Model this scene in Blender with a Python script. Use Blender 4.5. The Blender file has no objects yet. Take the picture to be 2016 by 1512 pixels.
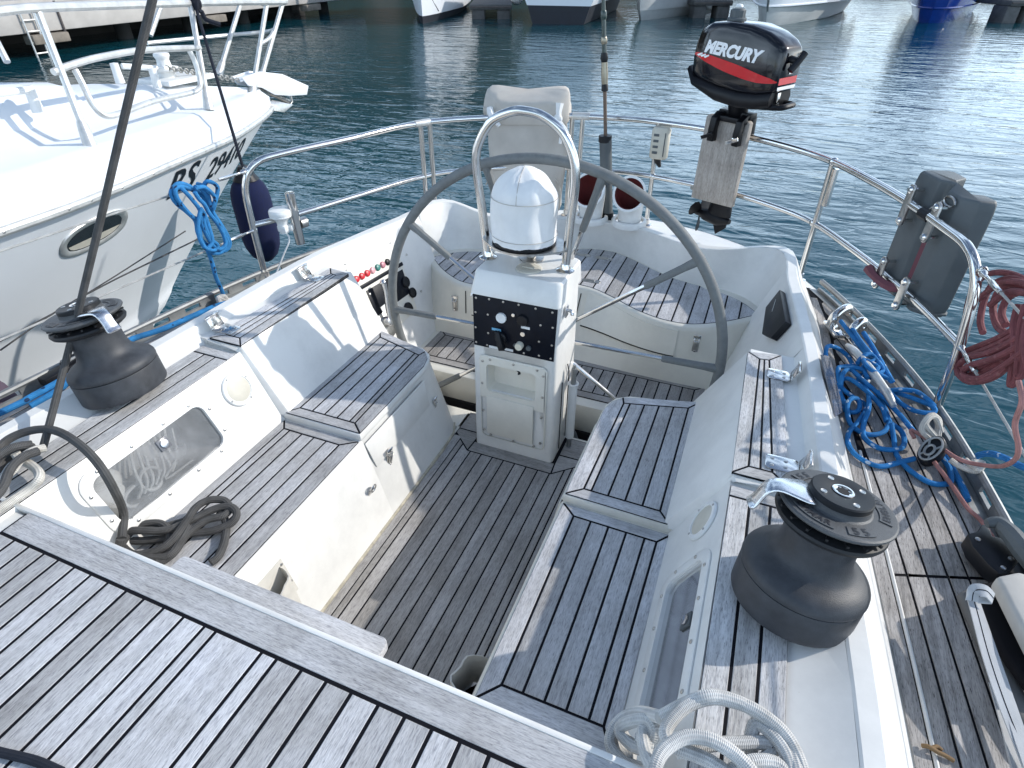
import bpy, bmesh, math, random
from mathutils import Vector, Matrix, noise as mnoise
from math import sin, cos, pi, radians, sqrt, atan2

random.seed(7)
S = bpy.context.scene
COL = S.collection

# ---------------------------------------------------------------- camera, sky, sun, exposure
cam_d = bpy.data.cameras.new('camera')
cam = bpy.data.objects.new('camera', cam_d)
COL.objects.link(cam)
cam.location = (0.77, -1.11, 1.86)
cam.rotation_euler = (radians(90 - 35.7), 0, radians(22.3))
cam_d.sensor_width = 36.0
cam_d.lens = 36.0 * 1170 / 2016
cam_d.clip_start = 0.02
cam_d.clip_end = 2000
S.camera = cam

SUN_DIR = Vector((1.48, 0.92, 1.02)).normalized()
world = bpy.data.worlds.new('World')
S.world = world
world.use_nodes = True
wn = world.node_tree.nodes
wl = world.node_tree.links
wn.clear()
wo = wn.new('ShaderNodeOutputWorld')
wb = wn.new('ShaderNodeBackground')
sky = wn.new('ShaderNodeTexSky')
sky.sky_type = 'NISHITA'
sky.sun_disc = False
sky.sun_elevation = math.asin(SUN_DIR.z)
sky.sun_rotation = atan2(SUN_DIR.x, SUN_DIR.y)
sky.air_density = 1.0
sky.dust_density = 0.6
sky.ozone_density = 1.2
wb.inputs['Strength'].default_value = 0.14
# thin broken cloud over the whole sky
tc = wn.new('ShaderNodeTexCoord')
mp = wn.new('ShaderNodeMapping')
mp.inputs['Scale'].default_value = (1.0, 1.0, 3.2)
nz = wn.new('ShaderNodeTexNoise')
nz.inputs['Scale'].default_value = 2.3
nz.inputs['Detail'].default_value = 7
nz.inputs['Roughness'].default_value = 0.6
cr = wn.new('ShaderNodeValToRGB')
cr.color_ramp.elements[0].position = 0.50
cr.color_ramp.elements[0].color = (0, 0, 0, 1)
cr.color_ramp.elements[1].position = 0.80
cr.color_ramp.elements[1].color = (1, 1, 1, 1)
mxc = wn.new('ShaderNodeMix')
mxc.data_type = 'RGBA'
mxc.inputs[7].default_value = (15.5, 19.5, 24.0, 1)
wl.new(tc.outputs['Generated'], mp.inputs['Vector'])
wl.new(mp.outputs[0], nz.inputs['Vector'])
sz = wn.new('ShaderNodeSeparateXYZ')
wl.new(tc.outputs['Generated'], sz.inputs[0])
low = wn.new('ShaderNodeMapRange')      # more of the sky is cloud towards the horizon, all the way round
low.inputs[1].default_value = 0.02
low.inputs[2].default_value = 0.62
low.inputs[3].default_value = 0.17
low.inputs[4].default_value = -0.02
wl.new(sz.outputs[2], low.inputs[0])
cadd = wn.new('ShaderNodeMath')
wl.new(nz.outputs[0], cadd.inputs[0])
wl.new(low.outputs[0], cadd.inputs[1])
wl.new(cadd.outputs[0], cr.inputs[0])
wl.new(cr.outputs[0], mxc.inputs[0])
wl.new(sky.outputs[0], mxc.inputs[6])
wl.new(mxc.outputs[2], wb.inputs['Color'])
wl.new(wb.outputs[0], wo.inputs[0])

sun_d = bpy.data.lights.new('sun', 'SUN')
sun_d.energy = 3.2
sun_d.angle = radians(0.7)
sun_d.color = (1.0, 0.955, 0.89)
sun = bpy.data.objects.new('sun', sun_d)
COL.objects.link(sun)
sun.rotation_euler = SUN_DIR.to_track_quat('Z', 'Y').to_euler()
sun.location = SUN_DIR * 50

S.view_settings.view_transform = 'Standard'
S.view_settings.look = 'None'
S.view_settings.exposure = 0.27
S.view_settings.gamma = 1
S.view_settings.use_curve_mapping = False
S.cycles.max_bounces = 8
S.cycles.transparent_max_bounces = 8
S.cycles.use_denoising = True

# ---------------------------------------------------------------- materials
MATS = {}


def new_mat(name):
    m = bpy.data.materials.new(name)
    m.use_nodes = True
    nt = m.node_tree
    b = nt.nodes['Principled BSDF']
    return m, nt, nt.nodes, nt.links, b


def ramp(nodes, stops):
    r = nodes.new('ShaderNodeValToRGB')
    e = r.color_ramp.elements
    e[0].position, e[0].color = stops[0][0], (*stops[0][1], 1)
    e[1].position, e[1].color = stops[-1][0], (*stops[-1][1], 1)
    for p, c in stops[1:-1]:
        k = e.new(p)
        k.color = (*c, 1)
    return r


def plain(name, col, rough=0.5, metal=0.0, var=0.12, nscale=14.0, bump=0.0, bscale=180.0, coat=0.0, spec=0.5):
    m, nt, N, L, b = new_mat(name)
    g = N.new('ShaderNodeNewGeometry')
    n = N.new('ShaderNodeTexNoise')
    n.inputs['Scale'].default_value = nscale
    n.inputs['Detail'].default_value = 5
    n.inputs['Roughness'].default_value = 0.6
    L.new(g.outputs['Position'], n.inputs['Vector'])
    lo = tuple(max(0, c * (1 - var)) for c in col)
    hi = tuple(min(1, c * (1 + var * 0.7)) for c in col)
    r = ramp(N, [(0.3, lo), (0.7, hi)])
    L.new(n.outputs[0], r.inputs[0])
    L.new(r.outputs[0], b.inputs['Base Color'])
    mr = N.new('ShaderNodeMapRange')
    mr.inputs[3].default_value = max(0.02, rough - 0.08)
    mr.inputs[4].default_value = min(1, rough + 0.1)
    L.new(n.outputs[0], mr.inputs[0])
    L.new(mr.outputs[0], b.inputs['Roughness'])
    b.inputs['Metallic'].default_value = metal
    b.inputs['Coat Weight'].default_value = coat
    b.inputs['Specular IOR Level'].default_value = spec
    if bump:
        n2 = N.new('ShaderNodeTexNoise')
        n2.inputs['Scale'].default_value = bscale
        n2.inputs['Detail'].default_value = 3
        L.new(g.outputs['Position'], n2.inputs['Vector'])
        bp = N.new('ShaderNodeBump')
        bp.inputs['Strength'].default_value = bump
        bp.inputs['Distance'].default_value = 0.002
        L.new(n2.outputs[0], bp.inputs['Height'])
        L.new(bp.outputs[0], b.inputs['Normal'])
    MATS[name] = m
    return m


def teak(name, axis, base=(0.52, 0.518, 0.525), wear=0.5, con=1.0):
    """weathered silver teak, grain along the given world axis; tone differs from board to board"""
    m, nt, N, L, b = new_mat(name)
    g = N.new('ShaderNodeNewGeometry')
    oi = N.new('ShaderNodeObjectInfo')
    off = N.new('ShaderNodeVectorMath')
    off.operation = 'MULTIPLY_ADD'
    cmb = N.new('ShaderNodeCombineXYZ')
    for i in range(3):
        L.new(oi.outputs['Random'], cmb.inputs[i])
    off.inputs[1].default_value = (7.3, 5.1, 3.7)
    L.new(cmb.outputs[0], off.inputs[0])
    L.new(g.outputs['Position'], off.inputs[2])

    def grain(along, across, detail, rough=0.62):
        mp = N.new('ShaderNodeMapping')
        sc = [across, across, across]
        sc[axis] = along
        mp.inputs['Scale'].default_value = sc
        L.new(off.outputs[0], mp.inputs['Vector'])
        t = N.new('ShaderNodeTexNoise')
        t.inputs['Scale'].default_value = 1.0
        t.inputs['Detail'].default_value = detail
        t.inputs['Roughness'].default_value = rough
        L.new(mp.outputs[0], t.inputs['Vector'])
        return t
    fine = grain(48, 360, 4)
    streak = grain(4, 60, 6)
    pores = grain(60, 560, 2)
    blotch = N.new('ShaderNodeTexNoise')
    blotch.inputs['Scale'].default_value = 5.5
    blotch.inputs['Detail'].default_value = 6
    blotch.inputs['Roughness'].default_value = 0.65
    L.new(g.outputs['Position'], blotch.inputs['Vector'])
    d = tuple(c * (1 - 0.26 * con) for c in base)
    h = tuple(min(1, c * (1 + 0.18 * con)) for c in base)
    r1 = ramp(N, [(0.26, d), (0.5, base), (0.74, h)])
    L.new(streak.outputs[0], r1.inputs[0])
    r2 = ramp(N, [(0.30, (0.52, 0.52, 0.55)), (0.5, (0.98, 0.98, 0.98)), (0.7, (1.14, 1.14, 1.13))])
    L.new(fine.outputs[0], r2.inputs[0])
    m1 = N.new('ShaderNodeMix')
    m1.data_type = 'RGBA'
    m1.blend_type = 'MULTIPLY'
    m1.inputs[0].default_value = 0.85
    L.new(r1.outputs[0], m1.inputs[6])
    L.new(r2.outputs[0], m1.inputs[7])
    r3 = ramp(N, [(0.3, (0.70, 0.685, 0.66)), (0.55, (1, 1, 1)), (0.75, (1.08, 1.09, 1.12))])
    L.new(blotch.outputs[0], r3.inputs[0])
    m2 = N.new('ShaderNodeMix')
    m2.data_type = 'RGBA'
    m2.blend_type = 'MULTIPLY'
    m2.inputs[0].default_value = 0.9
    L.new(m1.outputs[2], m2.inputs[6])
    L.new(r3.outputs[0], m2.inputs[7])
    # board to board
    r4 = ramp(N, [(0.0, (0.82, 0.81, 0.795)), (0.5, (1.0, 1.0, 1.0)), (1.0, (1.14, 1.14, 1.15))])
    L.new(oi.outputs['Random'], r4.inputs[0])
    m3 = N.new('ShaderNodeMix')
    m3.data_type = 'RGBA'
    m3.blend_type = 'MULTIPLY'
    m3.inputs[0].default_value = 1.0
    L.new(m2.outputs[2], m3.inputs[6])
    L.new(r4.outputs[0], m3.inputs[7])
    # dark open pores
    r5 = ramp(N, [(0.30, (0.28, 0.27, 0.27)), (0.40, (1, 1, 1))])
    L.new(pores.outputs[0], r5.inputs[0])
    m4 = N.new('ShaderNodeMix')
    m4.data_type = 'RGBA'
    m4.blend_type = 'MULTIPLY'
    m4.inputs[0].default_value = wear
    L.new(m3.outputs[2], m4.inputs[6])
    L.new(r5.outputs[0], m4.inputs[7])
    L.new(m4.outputs[2], b.inputs['Base Color'])
    b.inputs['Roughness'].default_value = 0.72
    b.inputs['Specular IOR Level'].default_value = 0.3
    ad = N.new('ShaderNodeMath')
    ad.operation = 'ADD'
    L.new(fine.outputs[0], ad.inputs[0])
    L.new(streak.outputs[0], ad.inputs[1])
    bp = N.new('ShaderNodeBump')
    bp.inputs['Strength'].default_value = 0.55
    bp.inputs['Distance'].default_value = 0.0025
    L.new(ad.outputs[0], bp.inputs['Height'])
    L.new(bp.outputs[0], b.inputs['Normal'])
    MATS[name] = m
    return m


def rope_mat(name, col, fleck=None, fleck_amt=0.0, lay=170.0, rough=0.75):
    """braided rope: u runs along the rope in metres, v goes round it"""
    m, nt, N, L, b = new_mat(name)
    uv = N.new('ShaderNodeUVMap')
    sp = N.new('ShaderNodeSeparateXYZ')
    L.new(uv.outputs[0], sp.inputs[0])

    def wave(sign):
        a = N.new('ShaderNodeMath')
        a.operation = 'MULTIPLY'
        a.inputs[1].default_value = lay * 2 * pi
        L.new(sp.outputs[0], a.inputs[0])
        c = N.new('ShaderNodeMath')
        c.operation = 'MULTIPLY_ADD'
        c.inputs[1].default_value = sign * 2 * pi * 5
        L.new(sp.outputs[1], c.inputs[0])
        L.new(a.outputs[0], c.inputs[2])
        s = N.new('ShaderNodeMath')
        s.operation = 'SINE'
        L.new(c.outputs[0], s.inputs[0])
        return s
    w1, w2 = wave(1), wave(-1)
    mu = N.new('ShaderNodeMath')
    mu.operation = 'MULTIPLY'
    L.new(w1.outputs[0], mu.inputs[0])
    L.new(w2.outputs[0], mu.inputs[1])
    g = N.new('ShaderNodeNewGeometry')
    n = N.new('ShaderNodeTexNoise')
    n.inputs['Scale'].default_value = 25
    n.inputs['Detail'].default_value = 4
    L.new(g.outputs['Position'], n.inputs['Vector'])
    r = ramp(N, [(0.3, tuple(c * 0.72 for c in col)), (0.7, tuple(min(1, c * 1.15) for c in col))])
    L.new(n.outputs[0], r.inputs[0])
    r2 = ramp(N, [(0.0, (0.6, 0.6, 0.6)), (0.6, (1.05, 1.05, 1.05))])
    mr = N.new('ShaderNodeMapRange')
    mr.inputs[1].default_value = -1
    L.new(mu.outputs[0], mr.inputs[0])
    L.new(mr.outputs[0], r2.inputs[0])
    mm = N.new('ShaderNodeMix')
    mm.data_type = 'RGBA'
    mm.blend_type = 'MULTIPLY'
    mm.inputs[0].default_value = 0.6
    L.new(r.outputs[0], mm.inputs[6])
    L.new(r2.outputs[0], mm.inputs[7])
    out = mm.outputs[2]
    if fleck:
        mp = N.new('ShaderNodeMapping')
        mp.inputs['Scale'].default_value = (26, 2.0, 1)
        L.new(uv.outputs[0], mp.inputs['Vector'])
        vo = N.new('ShaderNodeTexVoronoi')
        vo.inputs['Scale'].default_value = 1.0
        L.new(mp.outputs[0], vo.inputs['Vector'])
        rr = ramp(N, [(0.0, (1, 1, 1)), (0.19, (1, 1, 1)), (0.24, (0, 0, 0))])
        L.new(vo.outputs['Distance'], rr.inputs[0])
        k = N.new('ShaderNodeMath')
        k.operation = 'MULTIPLY'
        k.inputs[1].default_value = fleck_amt
        L.new(rr.outputs[0], k.inputs[0])
        mf = N.new('ShaderNodeMix')
        mf.data_type = 'RGBA'
        L.new(k.outputs[0], mf.inputs[0])
        L.new(out, mf.inputs[6])
        mf.inputs[7].default_value = (*fleck, 1)
        out = mf.outputs[2]
    L.new(out, b.inputs['Base Color'])
    b.inputs['Roughness'].default_value = rough
    b.inputs['Specular IOR Level'].default_value = 0.3
    bp = N.new('ShaderNodeBump')
    bp.inputs['Strength'].default_value = 0.8
    bp.inputs['Distance'].default_value = 0.0012
    L.new(mu.outputs[0], bp.inputs['Height'])
    L.new(bp.outputs[0], b.inputs['Normal'])
    MATS[name] = m
    return m


def gelcoat(name, col, rough=0.3, grime=0.10):
    m, nt, N, L, b = new_mat(name)
    g = N.new('ShaderNodeNewGeometry')
    n = N.new('ShaderNodeTexNoise')
    n.inputs['Scale'].default_value = 3.5
    n.inputs['Detail'].default_value = 8
    n.inputs['Roughness'].default_value = 0.68
    L.new(g.outputs['Position'], n.inputs['Vector'])
    r = ramp(N, [(0.28, tuple(c * (1 - grime) for c in col)), (0.55, col), (0.8, tuple(min(1, c * 1.03) for c in col))])
    L.new(n.outputs[0], r.inputs[0])
    # fine specks of dirt
    v = N.new('ShaderNodeTexVoronoi')
    v.inputs['Scale'].default_value = 38
    L.new(g.outputs['Position'], v.inputs['Vector'])
    rr = ramp(N, [(0.0, (0.62, 0.56, 0.46)), (0.045, (0.9, 0.88, 0.85)), (0.07, (1, 1, 1))])
    L.new(v.outputs['Distance'], rr.inputs[0])
    mm = N.new('ShaderNodeMix')
    mm.data_type = 'RGBA'
    mm.blend_type = 'MULTIPLY'
    mm.inputs[0].default_value = 0.5
    L.new(r.outputs[0], mm.inputs[6])
    L.new(rr.outputs[0], mm.inputs[7])
    L.new(mm.outputs[2], b.inputs['Base Color'])
    mr = N.new('ShaderNodeMapRange')
    mr.inputs[3].default_value = rough - 0.06
    mr.inputs[4].default_value = rough + 0.18
    L.new(n.outputs[0], mr.inputs[0])
    L.new(mr.outputs[0], b.inputs['Roughness'])
    n2 = N.new('ShaderNodeTexNoise')
    n2.inputs['Scale'].default_value = 9
    n2.inputs['Detail'].default_value = 3
    L.new(g.outputs['Position'], n2.inputs['Vector'])
    bp = N.new('ShaderNodeBump')
    bp.inputs['Strength'].default_value = 0.05 if grime > 0.03 else 0.0
    bp.inputs['Distance'].default_value = 0.01
    L.new(n2.outputs[0], bp.inputs['Height'])
    L.new(bp.outputs[0], b.inputs['Normal'])
    MATS[name] = m
    return m


teak('teak_y', 1)
teak('teak_x', 0)
teak('teak_deck', 1, base=(0.42, 0.40, 0.385), wear=1.0, con=1.9)
teak('teak_deck_x', 0, base=(0.42, 0.40, 0.385), wear=0.9)
teak('teak_sole', 1, base=(0.39, 0.375, 0.36))
teak('teak_sole_x', 0, base=(0.39, 0.375, 0.36))
teak('teak_rail', 1, base=(0.56, 0.555, 0.55), wear=0.8)
teak('teak_rail_x', 0, base=(0.56, 0.555, 0.55), wear=0.8)
teak('board_wood', 2, base=(0.36, 0.325, 0.29))
gelcoat('gel_white', (0.765, 0.755, 0.72), grime=0.17)
gelcoat('gel_cream', (0.77, 0.74, 0.655), rough=0.4, grime=0.14)
gelcoat('gel_boat', (0.73, 0.755, 0.78), rough=0.3, grime=0.02)
gelcoat('gel_grey', (0.52, 0.53, 0.52), rough=0.3)
gelcoat('gel_blue', (0.006, 0.035, 0.22), rough=0.12, grime=0.2)
plain('caulk', (0.006, 0.006, 0.009), 0.7, var=0.3, spec=0.15)
plain('caulk_white', (0.68, 0.67, 0.64), 0.6)
plain('steel', (0.66, 0.65, 0.63), 0.13, metal=1.0, var=0.06, nscale=30)
plain('steel_dull', (0.50, 0.49, 0.47), 0.32, metal=1.0, var=0.2, nscale=60)
plain('chrome_cast', (0.60, 0.61, 0.63), 0.24, metal=1.0, var=0.15, nscale=30, bump=0.2, bscale=60)
plain('aluminium', (0.30, 0.31, 0.31), 0.5, metal=0.7, var=0.25, nscale=18)
plain('aluminium_pale', (0.62, 0.62, 0.60), 0.4, metal=0.55, var=0.18, nscale=18)
plain('winch_grey', (0.042, 0.045, 0.051), 0.48, var=0.32, nscale=24, bump=0.28, bscale=420, spec=0.4)
plain('winch_top', (0.075, 0.079, 0.083), 0.48, var=0.18, nscale=20, bump=0.3, bscale=420)
plain('winch_dark', (0.016, 0.017, 0.019), 0.45, var=0.2, spec=0.3)
plain('wheel_leather', (0.155, 0.165, 0.165), 0.62, var=0.16, nscale=40, bump=0.35, bscale=350)
plain('canvas_white', (0.78, 0.78, 0.77), 0.95, var=0.07, nscale=10, bump=0.5, bscale=500, spec=0.08)
plain('canvas_beige', (0.50, 0.47, 0.43), 0.95, var=0.10, nscale=7, bump=0.5, bscale=500, spec=0.08)
plain('canvas_dirty', (0.58, 0.56, 0.51), 0.9, var=0.12, nscale=16, bump=0.3, bscale=500)
plain('plastic_white', (0.76, 0.76, 0.74), 0.4, var=0.07)
plain('plastic_cream', (0.56, 0.53, 0.45), 0.5, var=0.10, bump=0.2)
plain('plastic_grey', (0.085, 0.098, 0.104), 0.55, var=0.14, nscale=10, bump=0.45, bscale=300)
plain('plastic_black', (0.008, 0.009, 0.012), 0.42, var=0.25, spec=0.3)
plain('panel_black', (0.004, 0.006, 0.012), 0.4, var=0.25, nscale=30, spec=0.2)
plain('engine_black', (0.004, 0.004, 0.007), 0.14, var=0.2, coat=0.3, spec=0.4)
plain('engine_matt', (0.006, 0.006, 0.008), 0.4, var=0.3, spec=0.25)
plain('engine_red', (0.55, 0.008, 0.014), 0.18, var=0.08, coat=0.5)
plain('vent_red', (0.14, 0.028, 0.028), 0.5, var=0.12)
plain('button_red', (0.62, 0.03, 0.04), 0.35)
plain('button_pink', (0.70, 0.38, 0.40), 0.4)
plain('button_rose', (0.52, 0.22, 0.26), 0.4)
plain('button_green', (0.05, 0.22, 0.19), 0.4)
plain('label_white', (0.72, 0.73, 0.72), 0.5)
plain('label_blue', (0.16, 0.42, 0.62), 0.5)
plain('cream_knob', (0.66, 0.62, 0.50), 0.4)
plain('lettering_black', (0.012, 0.013, 0.018), 0.45)
plain('lettering_white', (0.78, 0.78, 0.78), 0.35)
plain('lettering_red', (0.30, 0.02, 0.03), 0.5)
plain('strap_maroon', (0.16, 0.055, 0.07), 0.85, bump=0.4)
plain('strap_grey', (0.44, 0.45, 0.46), 0.85, bump=0.5, bscale=700)
plain('strap_black', (0.008, 0.008, 0.010), 0.9, spec=0.15)
plain('bag_grey', (0.13, 0.128, 0.125), 0.75, bump=0.2)
plain('bag_beige', (0.47, 0.45, 0.415), 0.7, bump=0.2)
plain('smoke_plate', (0.16, 0.165, 0.18), 0.22, var=0.2)
plain('fender_navy', (0.002, 0.007, 0.045), 0.95, var=0.18, nscale=60, bump=0.5, bscale=500)
plain('concrete', (0.42, 0.40, 0.375), 0.9, var=0.16, nscale=1.3, bump=0.5, bscale=18)
plain('concrete_shaded', (0.05, 0.048, 0.045), 0.9, var=0.3, nscale=1)
plain('old_timber', (0.20, 0.175, 0.145), 0.85, var=0.3, nscale=4)
plain('dock_metal', (0.10, 0.085, 0.08), 0.6, var=0.3, nscale=6)
plain('window_dark', (0.03, 0.032, 0.036), 0.1, var=0.2)
plain('hull_antifoul', (0.012, 0.014, 0.022), 0.6, var=0.3, nscale=2)
plain('float_grey', (0.10, 0.10, 0.10), 0.8, var=0.35, nscale=3)
plain('twig_brown', (0.21, 0.13, 0.06), 0.8)
plain('interior_grey', (0.34, 0.34, 0.33), 0.9, var=0.3, nscale=9)
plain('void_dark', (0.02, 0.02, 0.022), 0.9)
plain('chain_steel', (0.40, 0.39, 0.36), 0.45, metal=0.8)
plain('purple_cloth', (0.085, 0.06, 0.085), 0.85)
rope_mat('rope_blue', (0.022, 0.22, 0.56), fleck=(0.62, 0.74, 0.85), fleck_amt=0.9)
rope_mat('rope_blue_dark', (0.035, 0.23, 0.52), fleck=(0.01, 0.025, 0.07), fleck_amt=0.95)
rope_mat('rope_grey', (0.085, 0.084, 0.083), lay=150)
rope_mat('rope_white', (0.62, 0.61, 0.585), lay=150)
rope_mat('rope_cream', (0.62, 0.59, 0.53), lay=150)
rope_mat('rope_red', (0.23, 0.072, 0.078), fleck=(0.36, 0.19, 0.18), fleck_amt=0.4, lay=190)
rope_mat('rope_pink', (0.50, 0.24, 0.22), lay=190)
rope_mat('rope_navy', (0.012, 0.016, 0.028), lay=190)
rope_mat('wire', (0.52, 0.52, 0.50), lay=200, rough=0.35)


def glass_pane():
    m, nt, N, L, b = new_mat('smoky_glass')
    N.remove(b)
    out = N['Material Output']
    tr = N.new('ShaderNodeBsdfTransparent')
    tr.inputs[0].default_value = (0.78, 0.79, 0.80, 1)
    gl = N.new('ShaderNodeBsdfGlossy')
    gl.inputs['Roughness'].default_value = 0.12
    df = N.new('ShaderNodeBsdfDiffuse')
    df.inputs[0].default_value = (0.42, 0.43, 0.44, 1)
    fr = N.new('ShaderNodeFresnel')
    fr.inputs[0].default_value = 1.5
    g = N.new('ShaderNodeNewGeometry')
    n = N.new('ShaderNodeTexNoise')
    n.inputs['Scale'].default_value = 7
    n.inputs['Detail'].default_value = 7
    L.new(g.outputs['Position'], n.inputs['Vector'])
    r = ramp(N, [(0.35, (0.16, 0.16, 0.16)), (0.7, (0.55, 0.55, 0.55))])
    L.new(n.outputs[0], r.inputs[0])
    m1 = N.new('ShaderNodeMixShader')
    L.new(r.outputs[0], m1.inputs[0])
    L.new(tr.outputs[0], m1.inputs[1])
    L.new(df.outputs[0], m1.inputs[2])
    m2 = N.new('ShaderNodeMixShader')
    L.new(fr.outputs[0], m2.inputs[0])
    L.new(m1.outputs[0], m2.inputs[1])
    L.new(gl.outputs[0], m2.inputs[2])
    L.new(m2.outputs[0], out.inputs[0])
    MATS['smoky_glass'] = m


glass_pane()


def water_mat():
    m, nt, N, L, b = new_mat('harbour_water')
    g = N.new('ShaderNodeNewGeometry')

    def nz(scale, detail, rot, stretch, dist=0.0):
        mp = N.new('ShaderNodeMapping')
        mp.inputs['Rotation'].default_value = (0, 0, rot)
        mp.inputs['Scale'].default_value = (scale, scale * stretch, scale)
        L.new(g.outputs['Position'], mp.inputs['Vector'])
        t = N.new('ShaderNodeTexNoise')
        t.inputs['Scale'].default_value = 1
        t.inputs['Detail'].default_value = detail
        t.inputs['Roughness'].default_value = 0.5
        t.inputs['Distortion'].default_value = dist
        L.new(mp.outputs[0], t.inputs['Vector'])
        return t
    a = nz(0.7, 2, 0.25, 2.2, 0.5)
    c = nz(2.3, 3, -0.35, 2.2, 0.8)
    d = nz(7.0, 2, 0.5, 1.8, 0.4)
    # patches where the breeze roughens the water and patches where it lies smoother
    pt = nz(0.10, 2, 0.4, 1.6)
    pr = N.new('ShaderNodeMapRange')
    pr.inputs[1].default_value = 0.35
    pr.inputs[2].default_value = 0.65
    pr.inputs[3].default_value = 0.55
    pr.inputs[4].default_value = 1.25
    L.new(pt.outputs[0], pr.inputs[0])
    s1 = N.new('ShaderNodeMath')
    s1.operation = 'MULTIPLY'
    s1.inputs[1].default_value = 0.42
    L.new(c.outputs[0], s1.inputs[0])
    s2 = N.new('ShaderNodeMath')
    s2.operation = 'MULTIPLY_ADD'
    s2.inputs[1].default_value = 0.05
    L.new(d.outputs[0], s2.inputs[0])
    L.new(s1.outputs[0], s2.inputs[2])
    s3 = N.new('ShaderNodeMath')
    s3.operation = 'MULTIPLY'
    L.new(s2.outputs[0], s3.inputs[0])
    L.new(pr.outputs[0], s3.inputs[1])
    s4 = N.new('ShaderNodeMath')
    s4.operation = 'ADD'
    L.new(s3.outputs[0], s4.inputs[0])
    L.new(a.outputs[0], s4.inputs[1])
    bp = N.new('ShaderNodeBump')
    bp.inputs['Strength'].default_value = 1.0
    bp.inputs['Distance'].default_value = WAVE
    L.new(s4.outputs[0], bp.inputs['Height'])
    L.new(bp.outputs[0], b.inputs['Normal'])
    r = ramp(N, [(0.3, (0.002, 0.040, 0.056)), (0.7, (0.003, 0.062, 0.084))])
    L.new(pt.outputs[0], r.inputs[0])
    L.new(r.outputs[0], b.inputs['Base Color'])
    b.inputs['Roughness'].default_value = 0.04
    b.inputs['IOR'].default_value = 1.33
    MATS['harbour_water'] = m


WAVE = 0.043
water_mat()


def hill_mat():
    m, nt, N, L, b = new_mat('wooded_hill')
    g = N.new('ShaderNodeNewGeometry')
    n = N.new('ShaderNodeTexNoise')
    n.inputs['Scale'].default_value = 0.22
    n.inputs['Detail'].default_value = 8
    L.new(g.outputs['Position'], n.inputs['Vector'])
    r = ramp(N, [(0.3, (0.012, 0.018, 0.010)), (0.5, (0.035, 0.038, 0.022)), (0.72, (0.13, 0.10, 0.075))])
    L.new(n.outputs[0], r.inputs[0])
    L.new(r.outputs[0], b.inputs['Base Color'])
    b.inputs['Roughness'].default_value = 1.0
    MATS['wooded_hill'] = m


hill_mat()

# ---------------------------------------------------------------- mesh helpers


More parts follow.
